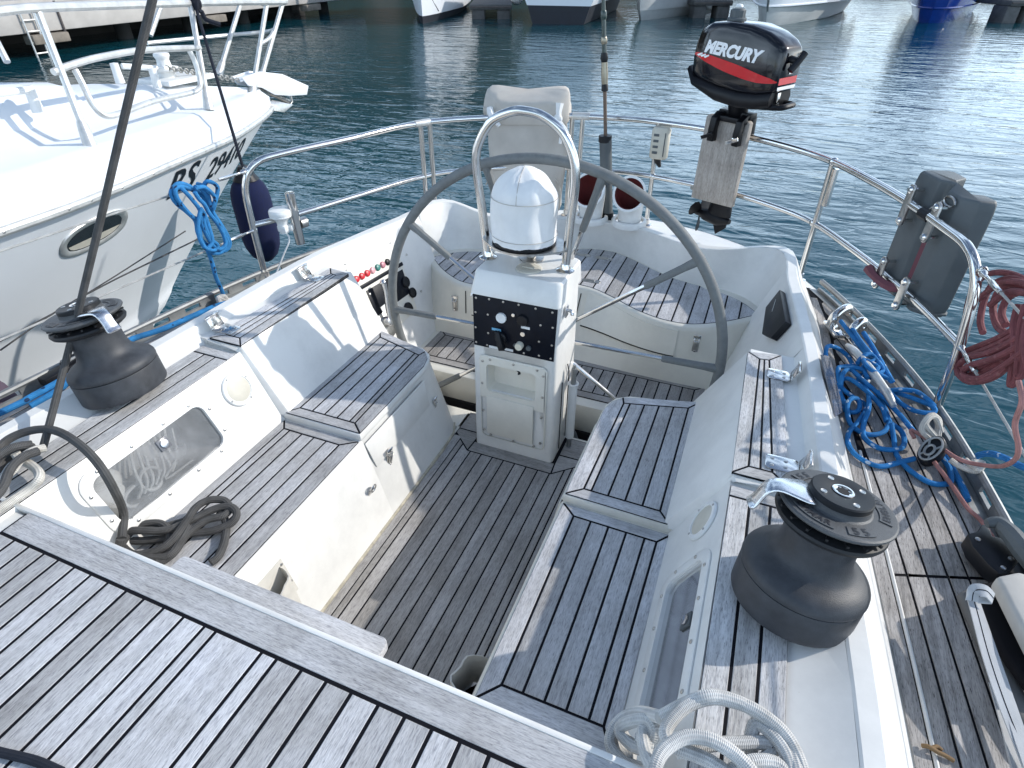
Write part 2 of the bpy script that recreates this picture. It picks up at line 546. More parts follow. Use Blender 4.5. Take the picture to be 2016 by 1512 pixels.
class MB:
    """collects faces; build() links them as ONE mesh object"""

    def __init__(self):
        self.v, self.f, self.uv = [], [], {}

    def add(self, verts, faces, uvs=None):
        o = len(self.v)
        self.v += [tuple(p) for p in verts]
        for i, f in enumerate(faces):
            if uvs:
                self.uv[len(self.f)] = uvs[i]
            self.f.append(tuple(o + k for k in f))

    def box(self, c, s, rot=None, taper=1.0):
        """box centred on c with size s; rot is a 3x3 matrix; taper scales the top"""
        hx, hy, hz = s[0] / 2, s[1] / 2, s[2] / 2
        p = [Vector((x * hx * (taper if z > 0 else 1), y * hy * (taper if z > 0 else 1), z * hz)) for z in (-1, 1) for x, y in ((-1, -1), (1, -1), (1, 1), (-1, 1))]
        if rot is not None:
            p = [rot @ q for q in p]
        c = Vector(c)
        self.add([q + c for q in p], [(3, 2, 1, 0), (4, 5, 6, 7), (0, 1, 5, 4), (1, 2, 6, 5), (2, 3, 7, 6), (3, 0, 4, 7)])
        return self

    def prism(self, poly, vec, cap=True):
        """a closed polygon of 3D points pushed along vec"""
        n = len(poly)
        v = Vector(vec)
        a = [Vector(p) for p in poly]
        b = [p + v for p in a]
        faces = [(i, (i + 1) % n, n + (i + 1) % n, n + i) for i in range(n)]
        if cap:
            faces += [tuple(range(n - 1, -1, -1)), tuple(range(n, 2 * n))]
        self.add(a + b, faces)
        return self

    def loft(self, rings, closed=True, caps=(False, False)):
        n = len(rings[0])
        vs = [p for r in rings for p in r]
        fs = []
        m = n if closed else n - 1
        for k in range(len(rings) - 1):
            for i in range(m):
                j = (i + 1) % n
                fs.append((k * n + i, k * n + j, (k + 1) * n + j, (k + 1) * n + i))
        if caps[0]:
            fs.append(tuple(range(n - 1, -1, -1)))
        if caps[1]:
            fs.append(tuple(range((len(rings) - 1) * n, len(rings) * n)))
        self.add(vs, fs)
        return self

    def tube(self, pts, r, n=8, closed=False, smooth=0, caps=True):
        """round tube through pts; r is one radius or one per point; smooth = spline steps per span"""
        pts = [Vector(p) for p in pts]
        if smooth:
            pts = spline(pts, smooth, closed)
        if len(pts) < 2:
            return self
        rs = r if isinstance(r, (list, tuple)) else None
        m = len(pts)
        tang = []
        for i in range(m):
            if closed:
                t = pts[(i + 1) % m] - pts[i - 1]
            else:
                t = pts[min(i + 1, m - 1)] - pts[max(i - 1, 0)]
            tang.append(t.normalized() if t.length > 1e-9 else Vector((0, 0, 1)))
        up = Vector((0, 0, 1))
        if abs(tang[0].dot(up)) > 0.95:
            up = Vector((1, 0, 0))
        nrm = (up - tang[0] * up.dot(tang[0])).normalized()
        rings, us, dist = [], [], 0.0
        for i in range(m):
            if i:
                nrm = nrm - tang[i] * nrm.dot(tang[i])
                if nrm.length < 1e-6:
                    nrm = tang[i].orthogonal()
                nrm.normalize()
                dist += (pts[i] - pts[i - 1]).length
            bn = tang[i].cross(nrm)
            if rs:
                ff = i * (len(rs) - 1) / (m - 1)
                k = min(int(ff), len(rs) - 2)
                rad = rs[k] + (rs[k + 1] - rs[k]) * (ff - k)
            else:
                rad = r
            rings.append([pts[i] + (nrm * cos(2 * pi * a / n) + bn * sin(2 * pi * a / n)) * rad for a in range(n)])
            us.append(dist)
        vs = [p for g in rings for p in g]
        fs, uvs = [], []
        seg = m if closed else m - 1
        for k in range(seg):
            k2 = (k + 1) % m
            u0, u1 = us[k], (us[k2] if k2 else us[k] + 0.01)
            for a in range(n):
                b2 = (a + 1) % n
                fs.append((k * n + a, k * n + b2, k2 * n + b2, k2 * n + a))
                uvs.append(((u0, a / n), (u0, (a + 1) / n), (u1, (a + 1) / n), (u1, a / n)))
        if caps and not closed:
            fs.append(tuple(range(n - 1, -1, -1)))
            uvs.append(tuple((0, 0) for _ in range(n)))
            fs.append(tuple(range((m - 1) * n, m * n)))
            uvs.append(tuple((0, 0) for _ in range(n)))
        self.add(vs, fs, uvs)
        return self

    def lathe(self, prof, n=32, mat=None, a0=0.0, a1=2 * pi):
        """profile of (r, z) turned about z; mat places it"""
        full = abs(a1 - a0 - 2 * pi) < 1e-6
        rings = []
        k = n if full else n + 1
        for r, z in prof:
            rings.append([Vector((r * cos(a0 + (a1 - a0) * i / n), r * sin(a0 + (a1 - a0) * i / n), z)) for i in range(k)])
        if mat is not None:
            rings = [[mat @ p for p in g] for g in rings]
        self.loft(rings, closed=full, caps=(full and prof[0][0] > 1e-6, full and prof[-1][0] > 1e-6))
        return self

    def ball(self, c, r, n=10, m=6, scale=(1, 1, 1)):
        c = Vector(c)
        prof = [(max(1e-4, sin(pi * i / m)) * r, -cos(pi * i / m) * r) for i in range(m + 1)]
        mat = Matrix.Translation(c) @ Matrix.Diagonal((*scale, 1))
        return self.lathe(prof, n, mat)

    def build(self, name, mat, parent=None, sharp=35, bevel=0.0, seg=2, subsurf=0, **props):
        me = bpy.data.meshes.new(name)
        me.from_pydata(self.v, [], self.f)
        if self.uv:
            ul = me.uv_layers.new(name='UVMap')
            for p in me.polygons:
                u = self.uv.get(p.index)
                if u:
                    for li, q in zip(p.loop_indices, u):
                        ul.data[li].uv = q
        bm = bmesh.new()
        bm.from_mesh(me)
        bmesh.ops.remove_doubles(bm, verts=bm.verts, dist=1e-5)
        if bevel:
            ed = [e for e in bm.edges if len(e.link_faces) == 2 and e.calc_face_angle(0) > radians(25)]
            bmesh.ops.bevel(bm, geom=ed, offset=bevel, segments=seg, profile=0.5, affect='EDGES', clamp_overlap=True)
        bmesh.ops.recalc_face_normals(bm, faces=bm.faces)
        bm.to_mesh(me)
        bm.free()
        for p in me.polygons:
            p.use_smooth = True
        me.set_sharp_from_angle(angle=radians(sharp))
        ms = mat if isinstance(mat, (list, tuple)) else [mat]
        for k in ms:
            me.materials.append(MATS[k] if isinstance(k, str) else k)
        o = bpy.data.objects.new(name, me)
        COL.objects.link(o)
        if parent is not None:
            o.parent = parent
        if subsurf:
            md = o.modifiers.new('sub', 'SUBSURF')
            md.levels = md.render_levels = subsurf
        for k, v in props.items():
            o[k] = v
        return o


def spline(pts, steps, closed=False):
    out = []
    n = len(pts)
    rng = n if closed else n - 1
    for i in range(rng):
        p1, p2 = pts[i], pts[(i + 1) % n]
        p0 = pts[i - 1] if (i or closed) else p1 * 2 - p2
        p3 = pts[(i + 2) % n] if (closed or i + 2 < n) else p2 * 2 - p1
        for s in range(steps):
            t = s / steps
            out.append(0.5 * ((2 * p1) + (p2 - p0) * t + (2 * p0 - 5 * p1 + 4 * p2 - p3) * t * t + (3 * p1 - p0 - 3 * p2 + p3) * t ** 3))
    if not closed:
        out.append(pts[-1].copy())
    return out


def thing(name, label, cat, group=None, loc=(0, 0, 0)):
    o = bpy.data.objects.new(name, None)
    COL.objects.link(o)
    o.empty_display_size = 0.1
    o['label'] = label
    o['category'] = cat
    if group:
        o['group'] = group
    return o


def tag(o, label, cat, group=None):
    o['label'] = label
    o['category'] = cat
    if group:
        o['group'] = group
    return o


def struct(o):
    o['kind'] = 'structure'
    return o


def copy_thing(root, label):
    c = root.copy()
    COL.objects.link(c)
    c['label'] = label
    for ch in list(root.children):
        k = ch.copy()
        COL.objects.link(k)
        k.parent = c
        for g in list(ch.children):
            q = g.copy()
            COL.objects.link(q)
            q.parent = k
    return c


def text_mesh(body, size, bold=0.0, shear=0.0, extrude=0.0):
    """flat letters as (verts, faces) in the xy plane, origin at the middle of the left edge"""
    cu = bpy.data.curves.new('lettering', 'FONT')
    cu.body = body
    cu.size = size
    cu.shear = shear
    cu.offset = bold
    cu.resolution_u = 3
    cu.extrude = extrude
    o = bpy.data.objects.new('lettering', cu)
    COL.objects.link(o)
    dg = bpy.context.evaluated_depsgraph_get()
    me = bpy.data.meshes.new_from_object(o.evaluated_get(dg))
    v = [tuple(p.co) for p in me.vertices]
    f = [tuple(p.vertices) for p in me.polygons]
    bpy.data.objects.remove(o)
    bpy.data.curves.remove(cu)
    bpy.data.meshes.remove(me)
    return v, f


def rrect(cx, cy, w, h, r, n=5):
    """rounded rectangle outline, counter-clockwise"""
    out = []
    for qx, qy, a in ((1, 1, 0), (-1, 1, 90), (-1, -1, 180), (1, -1, 270)):
        for i in range(n + 1):
            t = radians(a + 90 * i / n)
            out.append((cx + qx * (w / 2 - r) + r * cos(t), cy + qy * (h / 2 - r) + r * sin(t)))
    return out


def frame_from(zdir, xhint=(1, 0, 0)):
    z = Vector(zdir).normalized()
    x = Vector(xhint)
    x = (x - z * x.dot(z)).normalized()
    y = z.cross(x)
    return Matrix((x, y, z)).transposed()


def place(rot3, loc):
    m = rot3.to_4x4()
    m.translation = Vector(loc)
    return m


def screws(mb, pts, nrm, r=0.006, h=0.003):
    R = frame_from(nrm)
    for p in pts:
        mb.lathe([(r, -0.002), (r, h * 0.6), (r * 0.6, h), (0.0001, h)], 8, place(R, p))

# ================================================================ the sailing yacht the camera stands on
yacht = thing('sailing_yacht', 'white sailing yacht with silver grey teak decks and a wide open cockpit', 'sailing yacht')

DZ = 0.49      # side deck
TZ = 0.66      # deck in front of the cockpit
ZS, ZA = 0.38, 0.41      # fore and aft cockpit seats
ZL, ZH = 0.66, 0.68      # low and high coaming boards
HZ = 0.10      # helm floor
HS = 0.42      # helm seat

EDGE = [(1.80, -1.9), (1.78, -0.95), (1.735, -0.3), (1.66, 0.44), (1.56, 1.02), (1.41, 1.48), (1.20, 1.95), (0.95, 2.32), (0.6, 2.56), (0.3, 2.66), (0.0, 2.69)]
FOOT = [(1.37, -1.9), (1.37, -0.95), (1.34, -0.3), (1.30, 0.22), (1.234, 0.89), (1.19, 1.36), (1.153, 1.74), (1.03, 2.14), (0.60, 2.12), (0.2, 2.36), (0.0, 2.40)]
OUTT = [(1.23, -1.9, .692), (1.225, -0.95, .692), (1.21, -0.3, .692), (1.165, 0.2, .705), (1.108, 0.86, .727), (1.068, 1.27, .712), (1.033, 1.62, .692), (0.978, 2.04, .67), (0.60, 2.035, .62), (0.2, 2.24, .60), (0.0, 2.26, .60)]
INNT = [(1.18, -1.9, .692), (1.18, -0.95, .692), (1.160, -0.3, .692), (1.112, 0.2, .705), (1.06, 0.86, .727), (1.022, 1.25, .712), (0.987, 1.58, .692), (0.932, 2.00, .67), (0.585, 1.985, .62), (0.2, 2.185, .60), (0.0, 2.205, .60)]


def ring(path, steps=5):
    """a starboard path mirrored into one line from the starboard front round the stern to the port front"""
    p = spline([Vector(q if len(q) == 3 else (*q, 0)) for q in path], steps)
    return p + [Vector((-q.x, q.y, q.z)) for q in reversed(p[:-1])]


# hull
edge = [Vector((p.x * (1 if p.x > 0 else 0.962), p.y, 0)) for p in ring(EDGE)]
mb = MB()
mb.loft([[Vector((p.x, p.y, DZ - 0.005)) for p in edge],
         [Vector((p.x * 1.01, p.y + 0.01, 0.15)) for p in edge],
         [Vector((p.x * 0.97, p.y - 0.10, -0.3)) for p in edge],
         [Vector((p.x * 0.80, p.y - 0.45, -0.9)) for p in edge]], closed=False)
mb.build('hull', 'gel_white', yacht)

# deck moulding: ridge of the coaming, its outer face and the side deck sheet
foot = ring(FOOT)
outt = ring(OUTT)
innt = ring(INNT)
mb = MB()
mid1 = [a.lerp(Vector((b.x, b.y, DZ)), 0.9) + Vector((0, 0, 0.006)) for a, b in zip(outt, foot)]
lip = [a + Vector((0, 0, -0.005)) for a in outt]
mb.loft([innt, [a.lerp(b, 0.12) + Vector((0, 0, 0.003)) for a, b in zip(innt, outt)], [a.lerp(b, 0.88) + Vector((0, 0, 0.003)) for a, b in zip(innt, outt)], lip, mid1,
         [Vector((p.x, p.y, DZ - 0.006)) for p in foot], [Vector((p.x, p.y, DZ - 0.006)) for p in edge]], closed=False)
mb.build('deck_moulding', 'gel_white', yacht, sharp=24)


def inn_at(y):
    for a, b in zip(innt, innt[1:]):
        if a.y <= y <= b.y:
            return a.lerp(b, (y - a.y) / max(1e-9, b.y - a.y))
    return innt[0]


def wall_pt(side, y, t, out=0.0, hi=False):
    """a point on the sloping cockpit coaming: t = 0 at the seat, 1 at the coaming board"""
    if hi:
        a, b = Vector((0.735, y, ZA)), Vector((0.882, y, ZH))
    else:
        a, b = Vector((0.755, y, ZS)), Vector((0.885, y, ZL))
    n = Vector((-(b.z - a.z), 0, b.x - a.x)).normalized()
    p = a.lerp(b, t) + n * out
    return Vector((p.x * side, p.y, p.z))


def wall_n(side):
    n = Vector((-(ZL - ZS), 0, 0.13)).normalized()
    return Vector((n.x * side, 0, n.z))


# window opening in the coaming, in (y, t): t along the slope
WY0, WY1, WT0, WT1 = -0.432, -0.008, 0.25, 0.80
WLEN = sqrt(0.13 ** 2 + 0.29 ** 2)
hole = rrect((WY0 + WY1) / 2, (WT0 + WT1) / 2 * WLEN, WY1 - WY0, (WT1 - WT0) * WLEN, 0.035, 6)
y0w, y1w, t0w, t1w = -0.95, 0.24, -0.03, 1.0


def to_rect(y, s):
    cy, cs = (WY0 + WY1) / 2, (WT0 + WT1) / 2 * WLEN
    dy, ds = y - cy, s - cs
    k = 1e9
    if dy > 1e-9:
        k = min(k, (y1w - cy) / dy)
    if dy < -1e-9:
        k = min(k, (y0w - cy) / dy)
    if ds > 1e-9:
        k = min(k, (t1w * WLEN - cs) / ds)
    if ds < -1e-9:
        k = min(k, (t0w * WLEN - cs) / ds)
    return (cy + dy * k, cs + ds * k)


for side in (1, -1):
    # low coaming wall with its window opening
    mb = MB()
    inner = [wall_pt(side, y, s / WLEN) for y, s in hole]
    inner2 = [wall_pt(side, y, s / WLEN, -0.02) for y, s in hole]
    corners = [(y1w, t1w * WLEN), (y0w, t1w * WLEN), (y0w, t0w * WLEN), (y1w, t0w * WLEN)]
    outer = [to_rect(y, s) for y, s in hole]
    n = len(hole)
    vs = inner + [wall_pt(side, y, s / WLEN) for y, s in outer]
    fs = []
    for i in range(n):
        j = (i + 1) % n
        (ya, sa), (yb, sb) = outer[i], outer[j]
        if abs(ya - yb) > 1e-6 and abs(sa - sb) > 1e-6:
            # the rectangle's corner lies between these two
            cy_ = y1w if max(ya, yb) > y1w - 1e-6 else y0w
            cs_ = t1w * WLEN if max(sa, sb) > t1w * WLEN - 1e-6 else t0w * WLEN
            vs.append(wall_pt(side, cy_, cs_ / WLEN))
            fs.append((i, j, n + j, len(vs) - 1, n + i))
        else:
            fs.append((i, j, n + j, n + i))
    mb.add(vs, fs)
    mb.loft([inner, inner2])
    # ledge under the low boards and the fairing up to the ridge
    led = [(y, 0.885, 1.055) for y in (-1.9, -1.4, -0.95, -0.6, -0.3, -0.1, 0.1, 0.25)]
    mb.loft([[(side * a, y, ZL - 0.006) for y, a, b in led], [(side * b, y, ZL - 0.006) for y, a, b in led],
             [(side * inn_at(y).x, y, inn_at(y).z) for (y, a, b) in led]], closed=False)
    hl = [0.245 + 0.71 * k / 8 for k in range(9)]
    mb.loft([[(side * 0.882, y, ZH - 0.004) for y in hl], [(side * (inn_at(y).x - 0.020), y, ZH - 0.004) for y in hl],
             [(side * inn_at(y).x, y, inn_at(y).z) for y in hl]], closed=False)
    ix = inn_at(0.245)
    mb.add([(side * 0.86, 0.2445, 0.60), (side * ix.x, 0.2445, 0.60), (side * ix.x, 0.2445, ix.z), (side * (ix.x - 0.02), 0.2445, ZH - .004), (side * 0.882, 0.2445, ZH - .004)], [(0, 1, 2, 3, 4)])
    # high block: coaming wall, its end faces, ledge, wall up to the ridge
    sq = [wall_pt(side, 0.235, 0, hi=True), wall_pt(side, 0.235, 1, hi=True), Vector((side * 1.045, 0.235, ZH)), Vector((side * 1.10, 0.235, 0.3))]
    eq = [wall_pt(side, 0.955, -0.9, hi=True), wall_pt(side, 0.955, 1, hi=True), Vector((side * 1.02, 0.955, ZH - 0.006)), Vector((side * 1.10, 0.955, 0.1))]
    sq2 = [wall_pt(side, 0.25, -0.1, hi=True), wall_pt(side, 0.25, 1, hi=True), Vector((side * 1.045, 0.25, ZH - 0.006)), Vector((side * 1.10, 0.25, 0.3))]
    mb.loft([[wall_pt(side, 0.235, 0.02, -0.03, hi=True), wall_pt(side, 0.235, 0.97, -0.02, hi=True)] + sq[2:], sq2, eq], closed=False, caps=(False, True))
    mb.build('coaming', 'gel_white', yacht, sharp=26, bevel=0.004)
    # dark locker space behind the window
    mb = MB()
    bi = [wall_pt(side, y, s / WLEN, -0.019) for y, s in hole]
    bo = [p + Vector((side * 0.20, 0, -0.03)) for p in bi]
    mb.loft([bi, bo], caps=(False, True))
    mb.build('window_locker', 'interior_grey', yacht)

# inner wall of the helm well, starboard to port round the back of the helm seat
BACK = [(0.77, 0.95, HZ), (0.77, 1.20, HZ), (0.775, 1.45, HZ)]
for side in (1, -1):
    mb = MB()
    ys_ = [0.955, 1.03, 1.10, 1.18, 1.25, 1.33, 1.40, 1.48, 1.55, innt[30].y, 1.66, 1.74]
    up = [Vector((side * inn_at(y).x, y, inn_at(y).z)) for y in ys_]
    dn = [Vector((side * 0.77, y, HZ - 0.01)) for y in ys_]
    mb.loft([dn, [a.lerp(b, 0.5) for a, b in zip(dn, up)], up], closed=False)
    mb.build('helm_side', 'gel_white', yacht)

SB = [(0.985, 1.60), (0.955, 1.76), (0.85, 1.90), (0.74, 1.965), (0.60, 1.985), (0.44, 2.03), (0.32, 2.10), (0.2, 2.18), (0.08, 2.245), (0.0, 2.255)]
SF = [(0.985, 1.745), (0.955, 1.735), (0.90, 1.70), (0.80, 1.61), (0.70, 1.545), (0.60, 1.505), (0.48, 1.505), (0.34, 1.555), (0.2, 1.64), (0.08, 1.70), (0.0, 1.715)]
sb = spline([Vector((x, y, HS)) for x, y in SB], 4)
sb = sb + [Vector((-p.x, p.y, p.z)) for p in reversed(sb[:-1])]
top = []
for p in sb:
    ax = abs(p.x)
    # matching point on the ridge's inner edge
    best = min(innt, key=lambda q: (q.x - p.x) ** 2 + (q.y - (p.y + 0.03)) ** 2)
    top.append(best)
INT = [(0.985, 1.60, .691), (0.962, 1.78, .682), (0.935, 1.97, .671), (0.80, 2.0, .65), (0.62, 1.985, .624), (0.46, 2.035, .612), (0.33, 2.11, .605), (0.2, 2.185, .60), (0.08, 2.205, .60), (0.0, 2.205, .60)]
it_h = innt[30:51]
HSN = 34


def resample(pts, n):
    d = [0]
    for a, b in zip(pts, pts[1:]):
        d.append(d[-1] + (b - a).length)
    out, k = [], 0
    for i in range(n):
        t = d[-1] * i / (n - 1)
        while k < len(d) - 2 and d[k + 1] < t:
            k += 1
        f = (t - d[k]) / max(1e-9, d[k + 1] - d[k])
        out.append(pts[k].lerp(pts[k + 1], f))
    return out


it_h = resample(it_h, HSN)
sb_h = resample([Vector((inn_at(1.58).x - 0.02, 1.58, HS))] + sb[4:len(sb) // 2 + 1], HSN)
it = it_h + [Vector((-p.x, p.y, p.z)) for p in reversed(it_h[:-1])]
sbb = sb_h + [Vector((-p.x, p.y, p.z)) for p in reversed(sb_h[:-1])]
mb = MB()
mb.loft([[p + Vector((0, 0, -0.03)) for p in sbb], [a.lerp(b, 0.12) for a, b in zip(sbb, it)], [a.lerp(b, 0.85) for a, b in zip(sbb, it)], it], closed=False)
mb.build('helm_backrest', 'gel_white', yacht, sharp=60)

# helm seat: moulding with its curved front
sf = spline([Vector((x, y, HS)) for x, y in SF], 4)
sf = sf + [Vector((-p.x, p.y, p.z)) for p in reversed(sf[:-1])]
mb = MB()
nn = len(sf)


def resample(pts, n):
    d = [0]
    for a, b in zip(pts, pts[1:]):
        d.append(d[-1] + (b - a).length)
    out, k = [], 0
    for i in range(n):
        t = d[-1] * i / (n - 1)
        while k < len(d) - 2 and d[k + 1] < t:
            k += 1
        f = (t - d[k]) / max(1e-9, d[k + 1] - d[k])
        out.append(pts[k].lerp(pts[k + 1], f))
    return out


sfr, sbr = resample(sf, 60), resample(sb, 60)
sft = [Vector((p.x, 1.475 + 0.12 * max(0, abs(p.x) - .75), HZ - 0.02)) for p in sfr]


def sface(k, t, o=0.0):
    a_, b_ = Vector((sfr[k].x, sfr[k].y - 0.004, HS - 0.035)), sft[k]
    q_ = a_.lerp(b_, t)
    return q_ + Vector((0, -o, 0))


mb.loft([sft, [Vector((p.x, p.y - 0.004, HS - 0.035)) for p in sfr], [Vector((p.x, p.y - 0.004, HS - 0.012)) for p in sfr], [Vector((p.x, p.y + 0.010, HS - 0.003)) for p in sfr],
         [Vector((p.x, p.y + 0.02, HS - 0.003)) for p in sbr]], closed=False)
mb.build('helm_seat', 'gel_cream', yacht, sharp=60)
# raised lids along the front of the helm seat
for x0, x1 in ((-0.545, -0.06), (0.06, 0.575)):
    mb = MB()
    ks = [k for k, p in enumerate(sfr) if x0 - 0.01 <= p.x <= x1 + 0.01]
    a = [sface(k, 0.42, 0.010) for k in ks]
    b = [sface(k, -0.02, 0.006) for k in ks]
    c = [p + Vector((0, 0.02, 0)) for p in a]
    d = [p + Vector((0, 0.02, 0.004)) for p in b]
    mb.loft([c, a, b, d], closed=False)
    for k in (0, -1):
        mb.add([c[k], a[k], b[k], d[k]], [(0, 1, 2, 3)])
    mb.build('locker_lid', 'gel_cream', yacht, sharp=40)
# dark joints of those lids
mb = MB()
for x0, x1 in ((-0.55, -0.05), (0.05, 0.58)):
    ks = [k for k, p in enumerate(sfr) if x0 - 0.01 <= p.x <= x1 + 0.01]
    mb.tube([sface(k, 0.432, 0.006) for k in ks], 0.0045, 5)
for x in (-0.565, 0.0):
    k = min(range(len(sfr)), key=lambda i: abs(sfr[i].x - x))
    mb.tube([sface(k, 0.0, 0.003), sface(k, 0.43, 0.003)], 0.0026, 5)
mb.build('lid_joint', 'caulk', yacht)

# cockpit seat fronts (sloping) and the aft seat blocks
for side in (1, -1):
    mb = MB()
    mb.loft([[(side * 0.305, y, -0.01) for y in (-0.95, 0.245)], [(side * 0.392, y, ZS - 0.02) for y in (-0.95, 0.245)], [(side * 0.400, y, ZS - 0.005) for y in (-0.95, 0.245)], [(side * 0.78, y, ZS - 0.005) for y in (-0.95, 0.245)]], closed=False)
    # aft block, its inner aft corner rounded
    bl = [(0.40, 0.242), (0.40, 0.72), (0.405, 0.78), (0.43, 0.835), (0.48, 0.868), (0.60, 0.893), (0.78, 0.945), (0.78, 0.242)]
    ft = [(0.305, 0.242), (0.310, 0.70), (0.315, 0.80), (0.345, 0.868), (0.40, 0.90), (0.60, 0.92), (0.78, 0.955), (0.78, 0.242)]
    mb.loft([[(side * x, y, -0.01) for x, y in ft], [(side * (x + .004), y, ZA - 0.035) for x, y in bl], [(side * (x - .004), y - .002, ZA - 0.028) for x, y in bl], [(side * x, y, ZA - 0.005) for x, y in bl]], caps=(False, True))
    # lid flap of the aft seat, standing a little proud of the front
    mb.loft([[(side * 0.3665, 0.262, 0.235), (side * 0.3665, 0.69, 0.235), (side * 0.391, 0.70, 0.36), (side * 0.391, 0.246, 0.36)],
             [(side * 0.3625, 0.262, 0.237), (side * 0.3625, 0.69, 0.237), (side * 0.386, 0.70, 0.362), (side * 0.386, 0.246, 0.362)]], caps=(False, True))
    mb.build('cockpit_bench', 'gel_cream' if side > 0 else 'gel_white', yacht, sharp=40, bevel=0.004)
# rust-stained bead along the foot of the port bench
mb = MB()
mb.tube([(-0.309, -0.6, 0.004), (-0.309, 0.69, 0.004), (-0.318, 0.80, 0.004), (-0.348, 0.868, 0.004)], 0.007, 6)
mb.tube([(0.309, -0.6, 0.004), (0.309, 0.69, 0.004), (0.318, 0.80, 0.004), (0.348, 0.868, 0.004)], 0.007, 6)
mb.build('sealant_bead', plain('bead', (0.46, 0.42, 0.33), 0.7, var=0.35, nscale=25), yacht)

# bulkhead at the front of the cockpit, deck in front of it
mb = MB()
mb.box((0, -0.588, 0.32), (1.9, 0.012, 0.66))
mb.box((0.0, -0.5885, TZ - 0.006), (2.02, 0.013, 0.016))
mb.box((0, -1.25, TZ - 0.03), (1.80, 1.3, 0.04))
mb.build('bridge_deck', 'gel_white', yacht, bevel=0.004)

# sole, wheel slot and helm floor mouldings
mb = MB()
mb.box((0, 0.17, -0.03), (0.66, 1.62, 0.05))
mb.box((0, 0.93, -0.03), (1.56, 0.14, 0.05))
mb.box((0, 1.145, 0.02), (1.56, 0.05, 0.16))
mb.box((0, 1.46, 0.05), (1.58, 0.60, 0.09))
mb.build('cockpit_floor', 'gel_cream', yacht, bevel=0.006)
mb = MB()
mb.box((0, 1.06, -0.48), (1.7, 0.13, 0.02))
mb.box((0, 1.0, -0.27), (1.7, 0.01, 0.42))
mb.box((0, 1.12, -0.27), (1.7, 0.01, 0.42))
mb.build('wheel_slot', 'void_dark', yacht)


# ---------------------------------------------------------------- teak
def inset(poly, d):
    """shrink a convex polygon (list of 2D points, counter-clockwise) by d"""
    n = len(poly)
    out = []
    for i in range(n):
        p0, p1, p2 = Vector(poly[i - 1]), Vector(poly[i]), Vector(poly[(i + 1) % n])
        a, b = (p1 - p0), (p2 - p1)
        if a.length < 1e-6 or b.length < 1e-6:
            out.append(p1)
            continue
        na, nb = Vector((-a.y, a.x)).normalized(), Vector((-b.y, b.x)).normalized()
        den = 1 + na.dot(nb)
        out.append(p1 + (na + nb) * (d / max(0.2, den)))
    return out


def area(poly):
    return 0.5 * sum(poly[i][0] * poly[(i + 1) % len(poly)][1] - poly[(i + 1) % len(poly)][0] * poly[i][1] for i in range(len(poly)))


def board(poly, z, mat, parent, name='plank', gap=0.0068, th=0.012, jit=0.0004):
    """one teak board: a polygon shrunk by half the caulked joint, with its own thickness and eased edge"""
    if area(poly) < 0:
        poly = list(reversed(poly))
    p = inset(poly, gap / 2)
    if area(p) <= 1e-6:
        return None
    q = inset(p, 0.0012)
    zz = z + random.uniform(-jit, jit)
    n = len(p)
    mb = MB()
    mb.loft([[(a[0], a[1], zz - th) for a in p], [(a[0], a[1], zz - 0.001) for a in p], [(a[0], a[1], zz) for a in q]], caps=(False, True))
    return mb.build(name, mat, parent, sharp=20)


def lerp2(a, b, t):
    return (a[0] + (b[0] - a[0]) * t, a[1] + (b[1] - a[1]) * t)


def seg_x(p, q, r, s):
    p, q, r, s = Vector(p), Vector(q), Vector(r), Vector(s)
    d1, d2 = q - p, s - r
    den = d1.x * d2.y - d1.y * d2.x
    t = ((r.x - p.x) * d2.y - (r.y - p.y) * d2.x) / den
    return p + d1 * t


def teak_panel(name, quad, z, borders, seams, parent, my='teak_y', mx='teak_x', gap=0.0068, label=None, caulk='caulk'):
    """quad: corners front-left, front-right, back-right, back-left; borders: widths front, right, back, left (0 = none);
    seams: positions 0..1 across the field between the side borders; returns the caulk bed that carries the boards"""
    FL, FR, BR, BL = [Vector(q) for q in quad]
    bf, br, bb, bl = borders

    def off(a, b, d):
        n = Vector((-(b - a).y, (b - a).x)).normalized()
        return a + n * d, b + n * d
    e = [off(FL, FR, bf), off(FR, BR, br), off(BR, BL, bb), off(BL, FL, bl)]
    iFL, iFR, iBR, iBL = seg_x(*e[3], *e[0]), seg_x(*e[0], *e[1]), seg_x(*e[1], *e[2]), seg_x(*e[2], *e[3])
    mb = MB()
    qi = inset([tuple(FL), tuple(FR), tuple(BR), tuple(BL)], 0.003)
    mb.prism([(p[0], p[1], z - 0.016) for p in qi], (0, 0, 0.016 - 0.0012))
    bed = mb.build(name, caulk, parent)
    if label:
        bed['label'] = label
    if bf:
        board([FL, FR, iFR, iFL], z, mx, bed, gap=gap)
    if bb:
        board([BR, BL, iBL, iBR], z, mx, bed, gap=gap)
    if br:
        board([FR, BR, iBR, iFR], z, my, bed, gap=gap)
    if bl:
        board([BL, FL, iFL, iBL], z, my, bed, gap=gap)
    ss = [0.0] + list(seams) + [1.0]
    for a, b in zip(ss, ss[1:]):
        board([lerp2(iFL, iFR, a), lerp2(iFL, iFR, b), lerp2(iBL, iBR, b), lerp2(iBL, iBR, a)], z, my, bed, gap=gap)
    return bed


# fore seats: starboard, then port
teak_panel('teak_seat', [(0.402, -0.468), (0.752, -0.468), (0.762, 0.232), (0.402, 0.236)], ZS, (0.06, 0.036, 0.045, 0.052), [0.215, 0.43, 0.645, 0.86], yacht)
teak_panel('teak_seat', [(-0.752, -0.53), (-0.402, -0.53), (-0.402, 0.236), (-0.752, 0.234)], ZS, (0.055, 0.060, 0.045, 0.036), [0.11, 0.335, 0.555, 0.775], yacht)
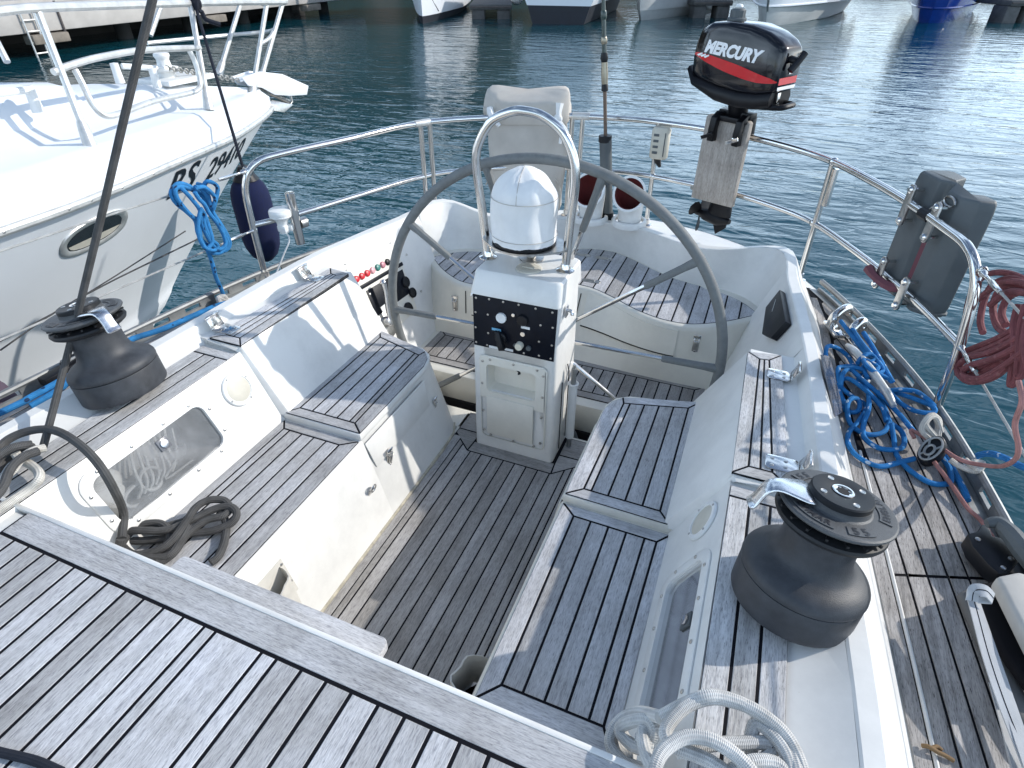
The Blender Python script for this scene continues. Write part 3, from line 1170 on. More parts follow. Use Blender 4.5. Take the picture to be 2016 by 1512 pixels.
# aft seats with a clipped inner aft corner
for side in (1, -1):
    z = ZA
    bed = None
    o = [(0.402, 0.246), (0.752, 0.242), (0.752, 0.930), (0.52, 0.868), (0.455, 0.845), (0.418, 0.80), (0.402, 0.74)]
    mb = MB()
    mb.prism([(side * p[0], p[1], z - 0.014) for p in (inset(o, 0.003))], (0, 0, 0.0128))
    bed = mb.build('teak_seat', 'caulk', yacht)
    i = [(0.456, 0.292), (0.712, 0.290), (0.712, 0.872), (0.468, 0.806)]

    def sd(poly):
        return [(side * p[0], p[1]) for p in poly]
    board(sd([o[0], o[1], i[1], i[0]]), z, 'teak_x', bed)
    board(sd([o[1], o[2], i[2], i[1]]), z, 'teak_y', bed)
    board(sd([o[2], o[3], o[4], i[3], i[2]]), z, 'teak_x', bed)
    board(sd([o[4], o[5], o[6], o[0], i[0], i[3]]), z, 'teak_y', bed)
    ss = [0, 0.10, 0.325, 0.55, 0.775, 1]
    for a, b in zip(ss, ss[1:]):
        board(sd([lerp2(i[0], i[1], a), lerp2(i[0], i[1], b), lerp2(i[3], i[2], b), lerp2(i[3], i[2], a)]), z, 'teak_y', bed)

# cockpit sole: boards fore and aft, a mitred border before the pedestal, boards beside it
mb = MB()
mb.prism([(-0.312, -0.59, -0.016), (0.312, -0.59, -0.016), (0.312, 0.98, -0.016), (-0.312, 0.98, -0.016)], (0, 0, 0.0148))
sole = mb.build('teak_sole', 'caulk', yacht)
xs = [-0.302 + 0.0553 * k for k in range(12)]
board([(-0.312, -0.58), (-0.302 + 0.03, -0.58), (-0.302 + 0.03, 0.80), (-0.312, 0.80)], 0.0, 'teak_sole', sole, gap=0.003)
lim = lambda x: 0.72 if abs(x) < 0.205 else 0.72 + (abs(x) - 0.205) * 0.92
xs = [-0.272] + [-0.2435 + 0.0553 * k for k in range(10)] + [0.284, 0.312]
for a, b in zip(xs, xs[1:]):
    cut = [x for x in (-0.205, 0.205) if a < x < b]
    topl = [(b, lim(b))] + [(x, lim(x)) for x in reversed(cut)] + [(a, lim(a))]
    board([(a, -0.58), (b, -0.58)] + topl, 0.0, 'teak_sole', sole, gap=0.0062)
board([(-0.205, 0.72), (0.205, 0.72), (0.200, 0.790), (-0.200, 0.790)], 0.0, 'teak_sole_x', sole)
board([(-0.312, 0.818), (-0.205, 0.72), (-0.200, 0.787), (-0.199, 0.85), (-0.312, 0.851)], 0.0, 'teak_sole_x', sole)
board([(0.205, 0.72), (0.312, 0.818), (0.312, 0.851), (0.199, 0.85), (0.200, 0.787)], 0.0, 'teak_sole_x', sole)
board([(-0.312, 0.851), (-0.199, 0.851), (-0.199, 0.98), (-0.312, 0.98)], 0.0, 'teak_sole_x', sole)
board([(0.199, 0.851), (0.312, 0.851), (0.312, 0.98), (0.199, 0.98)], 0.0, 'teak_sole_x', sole)

# helm floor
xh = [-0.70 + 0.0583 * k for k in range(25)]
fld = (xh[-1] - xh[0])
bed = teak_panel('helm_floor', [(-0.745, 1.185), (0.755, 1.185), (0.755, 1.50), (-0.745, 1.50)], HZ + 0.002, (0.05, 0.05, 0.045, 0.05), [k / 24 for k in range(1, 24)], yacht, my='teak_sole', mx='teak_sole_x')
# helm seat slats, following the curve of seat front and back
mb = MB()


def yon(pts, x):
    for a, b in zip(pts, pts[1:]):
        if (a.x - x) * (b.x - x) <= 0 and abs(a.x - b.x) > 1e-9:
            return a.y + (b.y - a.y) * (x - a.x) / (b.x - a.x)
    return None


sx = [-0.905 + 0.0754 * k for k in range(25)]
front, backp = [], []
for k in range(97):
    x = -0.905 + 1.81 * k / 96
    f_, b_ = yon(sf, x), yon(sb, x)
    if abs(x) > 0.62:
        e = (abs(x) - 0.62) / 0.285
        f_ += 0.02 * e
        b_ -= 0.02 + 0.03 * e
    front.append((x, f_ + 0.022))
    backp.append((x, max(f_ + 0.05, b_ - 0.012)))
mb.loft([[(x, y + 0.003, HS - 0.014) for x, y in front], [(x, y + 0.003, HS - 0.0012) for x, y in front], [(x, y - 0.003, HS - 0.0012) for x, y in backp]], closed=False)
slatbed = mb.build('helm_seat_teak', 'caulk', yacht)


def ip(pts, x):
    for a, b in zip(pts, pts[1:]):
        if a[0] - 1e-9 <= x <= b[0] + 1e-9:
            return a[1] + (b[1] - a[1]) * (x - a[0]) / (b[0] - a[0])
    return pts[-1][1]


for a, b in zip(sx, sx[1:]):
    m = (a + b) / 2
    board([(a, ip(front, a)), (m, ip(front, m)), (b, ip(front, b)), (b, ip(backp, b)), (m, ip(backp, m)), (a, ip(backp, a))], HS, 'teak_y', slatbed, name='slat', gap=0.008)

# deck in front of the cockpit
ye = -0.668
deckbed_x0, deckbed_x1 = -0.835, 0.98
mb = MB()
mb.prism([(deckbed_x0, -1.9, TZ - 0.016), (deckbed_x1, -1.9, TZ - 0.016), (deckbed_x1, -0.600, TZ - 0.016), (deckbed_x0, -0.600, TZ - 0.016)], (0, 0, 0.0148))
fdeck = mb.build('front_deck_teak', 'caulk', yacht)
board([(deckbed_x0, ye), (deckbed_x1, ye), (deckbed_x1, -0.5905), (deckbed_x0, -0.5905)], TZ, 'teak_x', fdeck, gap=0.009)
seam_x = [-0.835, -0.773, -0.719, -0.663, -0.612, -0.556, -0.499, -0.442, -0.383, -0.326, -0.265, -0.205, -0.144, -0.112, 0.015, 0.054, 0.118, 0.18, 0.241, 0.304, 0.364, 0.424, 0.484, 0.544, 0.604, 0.664, 0.724, 0.784, 0.844, 0.904, 0.98]
for a, b in zip(seam_x, seam_x[1:]):
    board([(a, -1.9), (b, -1.9), (b, ye), (a, ye)], TZ, 'teak_y', fdeck, gap=0.0078)
# loose-looking sill board just behind the white rim
mb = MB()
mb.prism([(x, y, 0.575) for x, y in rrect(-0.085, -0.548, 0.62, 0.066, 0.016, 4)], (0, 0, 0.028))
mb.build('sill_board', 'teak_x', yacht, bevel=0.003)

# coaming boards: low ones beside the winches, high ones behind them
for side in (1, -1):
    q = [(0.888, -1.6), (1.056, -1.6), (1.050, 0.222), (0.884, 0.222)]
    s = [0.34, 0.66]
    if side < 0:
        q = [(-1.056, -1.6), (-0.888, -1.6), (-0.884, 0.222), (-1.050, 0.222)]
        s = [0.34, 0.66]
    teak_panel('coaming_teak', q, ZL + 0.001, (0, 0, 0.045, 0), s, yacht, my='teak_rail', mx='teak_rail_x', gap=0.007)
    q = [(0.879, 0.245), (1.035, 0.245), (0.99, 0.945), (0.870, 0.925)]
    if side < 0:
        q = [(-1.035, 0.245), (-0.879, 0.245), (-0.870, 0.925), (-0.99, 0.945)]
    teak_panel('coaming_teak', q, ZH + 0.004, (0.045, 0.045, 0.045, 0.045) if True else 0, [0.5], yacht, my='teak_rail', mx='teak_rail_x', gap=0.006)

# side decks: planks sprung parallel to the deck edge
ed = spline([Vector((x, y, 0)) for x, y in EDGE[:9]], 34)
ft = spline([Vector((x, y, 0)) for x, y in FOOT[:9]], 8)


SF_ = {1: 1.0, -1: 0.962}


def foot_x(y):
    return ip([(p.y, p.x) for p in ft], y) if y <= 2.1 else 0.0


def off_edge(d):
    out = []
    for i, p in enumerate(ed):
        t = (ed[min(i + 1, len(ed) - 1)] - ed[max(i - 1, 0)]).normalized()
        out.append(p + Vector((-t.y, t.x, 0)) * d)
    return out


for side in (1, -1):
    a, b = off_edge(0.03), off_edge(0.60)
    mb = MB()
    fl = [Vector((foot_x(min(p.y, 2.09)) + 0.008, p.y, 0)) for p in a if p.y < 2.02]
    al = [p for p in a if p.y < 2.02]
    mb.loft([[(side * p.x * SF_[side], p.y, DZ - 0.0012) for p in al], [(side * p.x, p.y, DZ - 0.0012) for p in fl]], closed=False)
    bed = mb.build('side_deck_teak', 'caulk', yacht)
    # margin board along the coaming foot and a white bead beside it
    mb = MB()
    fm = [p for p in fl if p.y < 1.9]
    mb.loft([[(side * (p.x - 0.004), p.y, DZ + 0.0) for p in fm], [(side * (p.x + 0.030), p.y, DZ + 0.0) for p in fm]], closed=False)
    mb.build('plank', 'teak_deck', bed)
    mb = MB()
    fm = [p for p in fl if p.y < 0.75]
    mb.tube([(side * (p.x + 0.038), p.y, DZ - 0.001) for p in fm], 0.0055, 6)
    mb.build('white_bead', 'caulk_white', yacht)
    w = 0.053
    for k in range(11):
        d0, d1 = 0.035 + k * w + 0.0035, 0.035 + (k + 1) * w - 0.0035
        o0, o1 = off_edge(d0), off_edge(d1)
        run, runs = [], []
        for p, q in zip(o0, o1):
            fx = foot_x(min(q.y, 2.09)) + 0.052
            if p.y < 1.98 and p.x > fx + 0.008:
                run.append((p, Vector((max(q.x, fx), q.y, 0))))
        if len(run) > 1:
            # boards have a butt joint here and there
            cut = next((i for i, (p, q) in enumerate(run) if p.y > 0.235 + 0.35 * (p.x - 1.385)), 0)
            parts = (run,)
            if side > 0 and 0 < cut < len(run):
                (pa, qa), (pb, qb) = run[cut - 1], run[cut]

                def at_cut(a_, b_, o_):
                    va, vb = a_.y - (0.235 + 0.35 * (a_.x - 1.385)) - o_, b_.y - (0.235 + 0.35 * (b_.x - 1.385)) - o_
                    return a_.lerp(b_, va / (va - vb)) if abs(va - vb) > 1e-9 else a_
                i2 = next((i for i, (p, q) in enumerate(run) if q.y > 0.235 + 0.35 * (q.x - 1.385)), cut)
                i2 = max(1, i2)
                qa2, qb2 = run[i2 - 1][1], run[i2][1]
                parts = (run[:cut] + [(at_cut(pa, pb, -.005), at_cut(qa2, qb2, -.005))], [(at_cut(pa, pb, .005), at_cut(qa2, qb2, .005))] + run[cut:])
            for part in parts:
                if len(part) < 2:
                    continue
                mb = MB()
                z1 = DZ + random.uniform(0.0008, 0.0018)
                ra = [(side * p.x * SF_[side], p.y, z1) for p, q in part]
                rb = [(side * q.x * SF_[side], q.y, z1) for p, q in part]
                ra2 = [(v[0], v[1], DZ - 0.01) for v in ra]
                rb2 = [(v[0], v[1], DZ - 0.01) for v in rb]
                mb.loft([ra2, ra, rb, rb2], closed=False)
                mb.build('plank', 'teak_deck', bed, sharp=20)

# toe rail: slotted aluminium, one for each side
for side in (1, -1):
    e = [p for p in spline([Vector((x, y, 0)) for x, y in EDGE], 10)]
    if True:
        e = [p for p in e if p.y < 2.0]
    e = [Vector((p.x * SF_[side], p.y, 0)) for p in resample(e, 150)]
    mb = MB()
    mb.tube([(side * (p.x - 0.004), p.y, DZ + 0.052) for p in e], 0.0115, 8)
    for z0, z1 in ((DZ - 0.004, DZ + 0.016), (DZ + 0.038, DZ + 0.046)):
        mb.loft([[(side * (p.x + dx), p.y, z) for dx, z in ((-.010, z0), (-.010, z1), (.002, z1), (.002, z0))] for p in e], caps=(True, True))
    k = 0
    while k < len(e) - 6:
        seg = e[k:k + 4]
        mb.loft([[(side * (p.x + dx), p.y, z) for dx, z in ((-.0095, DZ + .014), (-.0095, DZ + .040), (.0015, DZ + .040), (.0015, DZ + .014))] for p in seg], caps=(True, True))
        k += 6
    mb.loft([[(side * (p.x - 0.05), p.y, DZ + 0.003) for p in e], [(side * (p.x - 0.012), p.y, DZ + 0.003) for p in e]], closed=False)
    mb.build('toe_rail', 'aluminium', yacht)

# dark plate on the outer face of the starboard coaming
mb = MB()
pl = [(1.0762, 0.8097, 0.7837), (1.1383, 1.0168, 0.6681), (1.2394, 0.9618, 0.4799), (1.1609, 0.7016, 0.626)]
nrm = Vector((0.24, 0, 0.13)).normalized()
mb.prism([Vector(p) + nrm * 0.012 for p in pl], nrm * 0.004)
mb.build('wear_plate', 'smoke_plate', yacht)

# ================================================================ fittings in the cockpit
# windows in the coaming: frame, smoky pane, catch
for side, lab in ((-1, 'long window in the sunlit port coaming with coiled white line behind it'), (1, 'narrow looking dark window in the shaded coaming under the big winch')):
    w = thing('coaming_window', lab, 'window')
    cy, cs = (WY0 + WY1) / 2, (WT0 + WT1) / 2 * WLEN
    oo = rrect(cy, cs, WY1 - WY0 + 0.062, (WT1 - WT0) * WLEN + 0.058, 0.055, 6)
    ii = rrect(cy, cs, WY1 - WY0 - 0.004, (WT1 - WT0) * WLEN - 0.004, 0.034, 6)
    mb = MB()
    P = lambda pts, out: [wall_pt(side, y, s / WLEN, out) for y, s in pts]
    o2 = rrect(cy, cs, WY1 - WY0 + 0.054, (WT1 - WT0) * WLEN + 0.05, 0.052, 6)
    mb.loft([P(oo, 0.0005), P(oo, 0.004), P(o2, 0.0065), P(ii, 0.006), P(ii, -0.010)])
    mb.build('frame', 'gel_white', w, sharp=50)
    mb = MB()
    i2 = rrect(cy, cs, WY1 - WY0 + 0.002, (WT1 - WT0) * WLEN + 0.002, 0.034, 6)
    mb.add(P(i2, -0.006), [tuple(range(len(i2)))])
    mb.build('pane', 'smoky_glass', w)
    mb = MB()
    pts = []
    for y in (WY0 + 0.04, WY0 + 0.16, WY0 + 0.28, WY1 - 0.04):
        pts += [(y, WT1 * WLEN + 0.013), (y, WT0 * WLEN - 0.013)]
    for s in (WT0 * WLEN + 0.04, WT1 * WLEN - 0.04):
        pts += [(WY0 - 0.016, s), (WY1 + 0.016, s)]
    screws(mb, [wall_pt(side, y, s / WLEN, 0.0065) for y, s in pts], wall_n(side), 0.0055, 0.003)
    mb.build('screw', 'steel_dull', w, kind='stuff')
    mb = MB()
    R = frame_from(wall_n(side), (0, 1, 0))
    c = wall_pt(side, -0.185, 0.66, -0.003)
    mb.box(c, (0.040, 0.040, 0.006), R)
    mb.build('catch_plate', 'plastic_grey' if side > 0 else 'smoke_plate', w, bevel=0.002)
    mb = MB()
    c = wall_pt(side, -0.185, 0.66, 0.002)
    mb.lathe([(0.014, 0), (0.014, 0.003), (0.010, 0.004), (0.0001, 0.003)], 14, place(R, c))
    mb.box(wall_pt(side, -0.185, 0.66, 0.005), (0.022, 0.003, 0.004), R)
    mb.build('catch', 'chrome_cast', w)
# line stowed in the port locker, seen through the window
random.seed(3)
mb = MB()
for k in range(7):
    y = -0.26 + k * 0.022
    mb.tube([wall_pt(-1, y + 0.00, 0.78, -0.05), wall_pt(-1, y - 0.03 + random.uniform(-.01, .01), 0.58, -0.035), wall_pt(-1, y - 0.05, 0.42, -0.03), wall_pt(-1, y - 0.075, 0.34, -0.04)], 0.0055, 6, smooth=4)
mb.tube([wall_pt(-1, -0.27 + 0.035 * cos(t * .5), 0.42 + 0.12 * sin(t * .5), -0.03 - 0.001 * t) for t in range(26)], 0.006, 6, smooth=2)
mb.tube([wall_pt(-1, -0.32 + 0.05 * cos(t * .45), 0.36 + 0.10 * sin(t * .45), -0.045 - 0.001 * t) for t in range(20)], 0.006, 6, smooth=2)
mb.tube([wall_pt(-1, -0.12, 0.72, -0.03), wall_pt(-1, -0.17, 0.45, -0.02), wall_pt(-1, -0.24, 0.33, -0.03), wall_pt(-1, -0.13, 0.30, -0.03)], 0.004, 6, smooth=5)
tag(mb.build('stowed_line', 'rope_white'), 'tangled white line stowed behind the port coaming window', 'rope')
mb = MB()
mb.ball(wall_pt(-1, -0.395, 0.52, -0.08), 0.05, 10, 8, (1, 1.3, 1.1))
mb.ball(wall_pt(-1, -0.36, 0.62, -0.10), 0.045, 10, 8, (1, 1.2, 1))
mb.ball(wall_pt(-1, -0.40, 0.40, -0.07), 0.035, 10, 8, (1, 1.3, 1))
tag(mb.build('crumpled_bag', 'canvas_dirty'), 'crumpled pale bag at the front end of the port window locker', 'bag')

# loudspeakers
for side, y, lab in ((-1, 0.145, 'round cream loudspeaker in the sunlit coaming by the long window'), (1, 0.15, 'round cream loudspeaker in the shaded coaming beside the big winch')):
    t = thing('loudspeaker', lab, 'loudspeaker')
    R = frame_from(wall_n(side), (0, 1, 0))
    M = place(R, wall_pt(side, y, 0.655, 0.001))
    mb = MB()
    mb.lathe([(0.064, 0), (0.064, 0.004), (0.061, 0.008), (0.050, 0.009), (0.049, 0.006)], 40, M)
    mb.build('rim', 'plastic_white', t)
    mb = MB()
    mb.lathe([(0.0495, 0.005), (0.045, 0.0075), (0.02, 0.0085), (0.0001, 0.0088)], 36, M)
    mb.build('grille', 'plastic_cream', t)
    mb = MB()
    screws(mb, [M @ Vector((0.056 * cos(a), 0.056 * sin(a), 0.008)) for a in (0.4, 1.97, 3.54, 5.11)], wall_n(side), 0.004, 0.003)
    mb.build('screw', 'steel_dull', t, kind='stuff')


def latch(name_label, base, n, up, group, sc=1.0):
    """toggle latch: keeper above the joint, lever plate below"""
    t = thing('toggle_latch', name_label, 'latch', group)
    n = Vector(n).normalized()
    up = Vector(up).normalized()
    R = Matrix((up.cross(n), up, n)).transposed()
    c = Vector(base)

    def q(x, y, z):
        return c + R @ Vector((x * sc, y * sc, z * sc))
    mb = MB()
    mb.box(q(0, 0.024, 0.002), (0.026 * sc, 0.016 * sc, 0.004 * sc), R)
    mb.tube([q(-0.008, 0.020, 0.003), q(-0.008, 0.010, 0.010), q(0.008, 0.010, 0.010), q(0.008, 0.020, 0.003)], 0.0025 * sc, 6)
    mb.build('keeper', 'steel', t, bevel=0.001)
    mb = MB()
    mb.box(q(0, -0.012, 0.003), (0.022 * sc, 0.044 * sc, 0.006 * sc), R)
    mb.box(q(0, -0.008, 0.008), (0.014 * sc, 0.032 * sc, 0.006 * sc), R)
    mb.build('lever', 'steel_dull', t, bevel=0.002)
    mb = MB()
    mb.box(q(0, -0.028, 0.010), (0.009 * sc, 0.008 * sc, 0.004 * sc), R)
    mb.build('eye', 'steel', t, bevel=0.001)
    return t


bn = Vector((0.37, 0, -0.1)).normalized()
latch('bright latch below the joint on the port bench front near the ring handle', (-0.362, 0.3414, 0.2291), (0.97, 0, -0.22), (0.22, 0, 0.97), 'toggle latches on the lockers', 1.35)
latch('tarnished latch on the inner aft corner of the port helm bench', (-0.375, 0.7367, 0.2033), (0.97, 0, -0.22), (0.22, 0, 0.97), 'toggle latches on the lockers', 1.35)
latch('latch on the helm seat front left of the pedestal', (-0.6428, 1.5, 0.2967), (0, -1, 0), (0, 0, 1), 'toggle latches on the lockers', 1.35)
latch('latch on the helm seat front inside the right rim of the wheel', (0.6661, 1.475, 0.3562), (0, -1, 0), (0, 0, 1), 'toggle latches on the lockers', 1.35)

# ring handle on the port bench front
t = thing('ring_handle', 'chrome ring pull with its plate on the port bench front', 'handle')
c = Vector((-0.345, 0.1842, 0.203))
R = frame_from((0.97, 0, -0.22), (0, 1, 0))
mb = MB()
mb.box(c + R @ Vector((-0.004, -0.014, 0.002)), (0.030, 0.034, 0.004), R)
mb.box(c + R @ Vector((0, 0.0, 0.006)), (0.012, 0.022, 0.008), R)
mb.build('plate', 'steel', t, bevel=0.002)
mb = MB()
mb.tube([c + R @ Vector((0.017 * cos(a), 0.017 * sin(a) + 0.004, 0.009)) for a in [2 * pi * k / 20 for k in range(20)]], 0.003, 8, closed=True)
mb.build('ring', 'steel', t)


# canvas pouches at the front ends of the benches
def pouch(lab, side, y0, z0, w, h, d):
    t = thing('canvas_pouch', lab, 'pouch', 'canvas pouches on the bench fronts')

    def q(u, v, o):
        # u along y, v up, o out from the bench front
        x = 0.305 + (z0 + v) * 0.25
        return Vector((side * (x - o), y0 + u, z0 + v))
    mb = MB()
    N = 12
    rings = []
    for v in (0, 0.3, 0.6, 0.85, 1.0):
        g = []
        for k in range(N + 1):
            a = pi * k / N
            bul = d * (0.55 + 0.45 * v) * (sin(a) ** 0.8) * (1 + 0.10 * sin(5 * a + 2 * v))
            g.append(q(-w / 2 * cos(a) * (1 + 0.04 * v), h * v + 0.006 * sin(3 * a) * v, bul + 0.002))
        rings.append(g)
    mb.loft(rings, closed=False)
    inn = [[p + Vector((side * 0.005, 0, 0)) for p in g] for g in rings]
    mb.loft(inn, closed=False)
    mb.loft([rings[-1], inn[-1]], closed=False)
    mb.add([q(-w / 2, 0, .002), q(w / 2, 0, .002)] + [p for p in rings[0][1:-1]], [tuple(range(2 + N - 1))])
    mb.build('pocket', 'canvas_dirty', t, sharp=60)
    mb = MB()
    mb.prism([q(-w / 2 - .02, h * 0.2, .002), q(w / 2 + .02, h * 0.2, .002), q(w / 2 + .02, h * 1.12, .002), q(-w / 2 - .02, h * 1.12, .002)], (-side * 0.002, 0, 0))
    mb.build('back_flap', 'canvas_dirty', t)
    mb = MB()
    screws(mb, [q(s * (w / 2 + .012), h * k, .004) for s in (-1, 1) for k in (.5, 1.0)], (-side, 0, -0.2), 0.006, 0.003)
    mb.build('stud', 'steel_dull', t, kind='stuff')


pouch('pale canvas pouch on the sunlit port bench front', -1, -0.345, 0.13, 0.12, 0.15, 0.07)
pouch('pale canvas pouch on the shaded starboard bench front, half behind the deck edge', 1, -0.385, 0.16, 0.12, 0.15, 0.075)


# steel backrest brackets on the high coaming boards
def bracket(lab, side, y, x0, x1):
    t = thing('backrest_bracket', lab, 'bracket', 'steel brackets on the coamings')
    zt = ZH + 0.005
    mb = MB()
    out = rrect((x0 + x1) / 2, y, x1 - x0, 0.062, 0.012, 3)
    mb.prism([(side * x, yy, zt) for x, yy in out], (0, 0, 0.004))
    mb.prism([(side * x1, y - 0.031, zt), (side * (x1 + 0.004), y - 0.031, zt), (side * (x1 + 0.022), y - 0.031, zt + 0.045), (side * (x1 + 0.018), y - 0.031, zt + 0.048)], (0, 0.062, 0))
    mb.tube([(side * (x1 + 0.020), y - 0.032, zt + 0.047), (side * (x1 + 0.020), y + 0.032, zt + 0.047)], 0.006, 8)
    mb.build('plate', 'steel', t, bevel=0.001)
    mb = MB()
    screws(mb, [(side * (x0 + 0.018), y - .015, zt + .004), (side * (x0 + 0.018), y + .015, zt + .004), (side * (x0 + 0.055), y - .013, zt + .004), (side * (x0 + 0.055), y + .013, zt + .004)], (0, 0, 1), 0.006, 0.002)
    mb.build('screw', 'steel_dull', t, kind='stuff')


bracket('steel bracket on the far end of the starboard coaming board', 1, 0.80, 0.945, 1.020)
bracket('steel bracket on the starboard coaming board, just behind the big winch', 1, 0.33, 0.965, 1.055)
bracket('steel bracket on the port coaming board, the one closer to the port winch', -1, 0.32, 0.965, 1.055)
bracket('steel bracket at the far end of the port coaming board', -1, 0.82, 0.945, 1.020)

# engine panel in the side of the helm well, port
ep = thing('engine_panel', 'engine control panel with coloured buttons in the port side of the helm well', 'control panel')
HN = Vector((0.62, 0, 0.26)).normalized()


def hp(y, t, out=0.0, side=-1):
    tp = inn_at(y)
    a, b = Vector((0.77, y, HZ)), Vector((tp.x, y, tp.z))
    p = a.lerp(b, t)
    n = Vector((-0.62, 0, 0.26)).normalized()
    p = p + n * out
    return Vector((side * p.x, p.y, p.z))


def hquad(y0, t0, y1, t1, y2, t2, y3, t3, out, th):
    pts = [hp(y0, t0, out), hp(y1, t1, out), hp(y2, t2, out), hp(y3, t3, out)]
    return pts, Vector((0.62, 0, 0.26)).normalized() * th


mb = MB()
p, v = hquad(1.02, .24, 1.40, .28, 1.46, .84, 1.06, .84, 0.001, 0.006)
mb.prism(p, v)
mb.build('panel', 'gel_cream', ep, bevel=0.002)
mb = MB()
p, v = hquad(1.075, .66, 1.44, .66, 1.44, .69, 1.075, .69, 0.008, 0.004)
mb.prism(p, v)
p, v = hquad(1.09, .43, 1.40, .43, 1.42, .635, 1.105, .635, 0.008, 0.003)
mb.prism(p, v)
mb.build('switch_plate', 'panel_black', ep, bevel=0.001)
mb = MB()
p, v = hquad(1.03, .20, 1.20, .25, 1.24, .45, 1.07, .42, 0.009, 0.003)
mb.prism(p, v)
mb.build('lever_plate', 'steel_dull', ep, bevel=0.002)
R = frame_from(HN, (0, 1, 0))
for k, colr in enumerate(('button_red', 'button_red', 'button_red', 'button_pink', 'button_green', 'button_rose', 'plastic_black')):
    mb = MB()
    mb.lathe([(0.0175, 0), (0.0175, 0.006), (0.015, 0.011), (0.008, 0.014), (0.0001, 0.0145)], 18, place(R, hp(1.085 + k * 0.042, .745, 0.007)))
    mb.build('button', colr, ep)
for y, t_, r in ((1.33, .33, 0.034), (1.415, .42, 0.028), (1.40, .53, 0.03)):
    mb = MB()
    mb.lathe([(r, 0), (r, 0.010), (r * 0.9, 0.013), (r * 0.85, 0.009), (0.0001, 0.009)], 22, place(R, hp(y, t_, 0.007)))
    mb.build('dial', 'plastic_black', ep)
mb = MB()
mb.lathe([(0.028, 0), (0.028, 0.03), (0.022, 0.04), (0.013, 0.042), (0.0001, 0.042)], 20, place(R, hp(1.125, .36, 0.011)))
mb.tube([hp(1.125, .37, 0.045), hp(1.145, .47, 0.055), hp(1.165, .58, 0.07), hp(1.17, .64, 0.075)], [0.013, 0.012, 0.013, 0.016], 10, smooth=4)
mb.ball(hp(1.17, .645, 0.076), 0.017, 10, 8)
mb.build('throttle_lever', 'chrome_cast', ep)
mb = MB()
screws(mb, [hp(1.075, .875, 0.001), hp(1.43, .875, 0.001), hp(1.51, .72, 0.001), hp(1.50, .38, 0.001), hp(1.12, .60, 0.011)], HN, 0.007, 0.003)
mb.build('screw', 'steel_dull', ep, kind='stuff')
mb = MB()
mb.box(hp(1.19, .455, 0.010), (0.10, 0.03, 0.003), R)
mb.build('label_strip', 'label_white', ep)

# black instrument box on the starboard side of the helm well
bx = thing('instrument_box', 'slim black box fixed to the starboard side of the helm well', 'instrument')
q = [hp(1.18, .82, 0.002, 1), hp(1.30, .74, 0.002, 1), hp(1.50, .80, 0.002, 1), hp(1.50, .96, 0.002, 1), hp(1.18, .955, 0.002, 1)]
n = Vector((-0.62, 0, 0.26)).normalized()
mb = MB()
mb.prism(q, n * 0.028)
mb.build('case', 'plastic_black', bx, bevel=0.004)
mb = MB()
mb.prism([hp(1.38, .86, 0.031, 1), hp(1.385, .86, 0.031, 1), hp(1.45, .91, 0.031, 1), hp(1.445, .91, 0.031, 1)], n * 0.001)
mb.build('mark', 'label_white', bx)

# flush pulls let into the helm seat
for x, y, lab in ((0.045, 1.80, 'sunlit flush catch let into the helm seat boards'), (0.03, 2.12, 'flush catch in the shaded back edge of the helm seat'), (-0.10, 2.12, 'flush catch nearer the compass at the back of the helm seat')):
    t = thing('flush_catch', lab, 'catch')
    mb = MB()
    mb.prism([(a, b, HS + 0.0006) for a, b in rrect(x, y, 0.10, 0.034, 0.008, 3)], (0, 0, 0.002))
    mb.build('plate', 'steel_dull', t)
    mb = MB()
    mb.tube([(x + 0.032 + 0.016 * cos(a), y + 0.012 * sin(a), HS + 0.004) for a in [2 * pi * k / 14 for k in range(14)]], 0.0025, 6, closed=True)
    mb.build('ring', 'steel', t)

# ================================================================ steering pedestal
ped = thing('steering_pedestal', 'white steering pedestal with a black instrument panel in the middle of the cockpit', 'pedestal')
PX, PB, PT = -0.003, 0.190, 0.182
mb = MB()
r0 = rrect(PX, 0.922, 2 * PB, 0.275, 0.018, 4)
r1 = rrect(PX, 0.930, 2 * PT, 0.27, 0.018, 4)
mb.loft([[(x, y, -0.005) for x, y in r0], [(x, y, 0.80) for x, y in r1]], caps=(False, True))
body_o = mb.build('body', 'gel_white', ped, sharp=30)
cut = MB()
cut.box((-0.012, 0.80, 0.395), (0.222, 0.20, 0.137))
cut_o = cut.build('cutter', 'gel_cream')
bmod = body_o.modifiers.new('cut', 'BOOLEAN')
bmod.operation = 'DIFFERENCE'
bmod.object = cut_o
bmod.solver = 'EXACT'
dg = bpy.context.evaluated_depsgraph_get()
me_new = bpy.data.meshes.new_from_object(body_o.evaluated_get(dg))
body_o.modifiers.clear()
body_o.data = me_new
me_new.materials.clear()
me_new.materials.append(MATS['gel_white'])
bpy.data.objects.remove(cut_o)
# overhanging head
mb = MB()
h0 = rrect(PX + 0.002, 0.932, 0.372, 0.295, 0.018, 4)
h1 = rrect(PX + 0.002, 0.948, 0.362, 0.262, 0.024, 4)
h2 = rrect(PX + 0.002, 0.950, 0.346, 0.246, 0.022, 4)
mb.loft([[(x, y, 0.782) for x, y in h0], [(x, y, 0.79) for x, y in h0], [(x, y, 0.862) for x, y in h1], [(x, y, 0.870) for x, y in h2]], caps=(True, True))
mb.build('head', 'gel_white', ped, sharp=30)
FY = 0.7845


def fq(px0, z, o=0.0):
    return Vector((px0, FY - o + z * 0.0095, z))


mb = MB()
pb = [(-0.178, 0.545), (0.172, 0.545), (0.178, 0.780), (-0.176, 0.780)]
mb.prism([fq(x, z, 0.001) for x, z in pb], (0, -0.004, 0))
panel = mb.build('instrument_panel', 'panel_black', ped, bevel=0.001)
Rf = frame_from((0, -1, 0), (1, 0, 0))


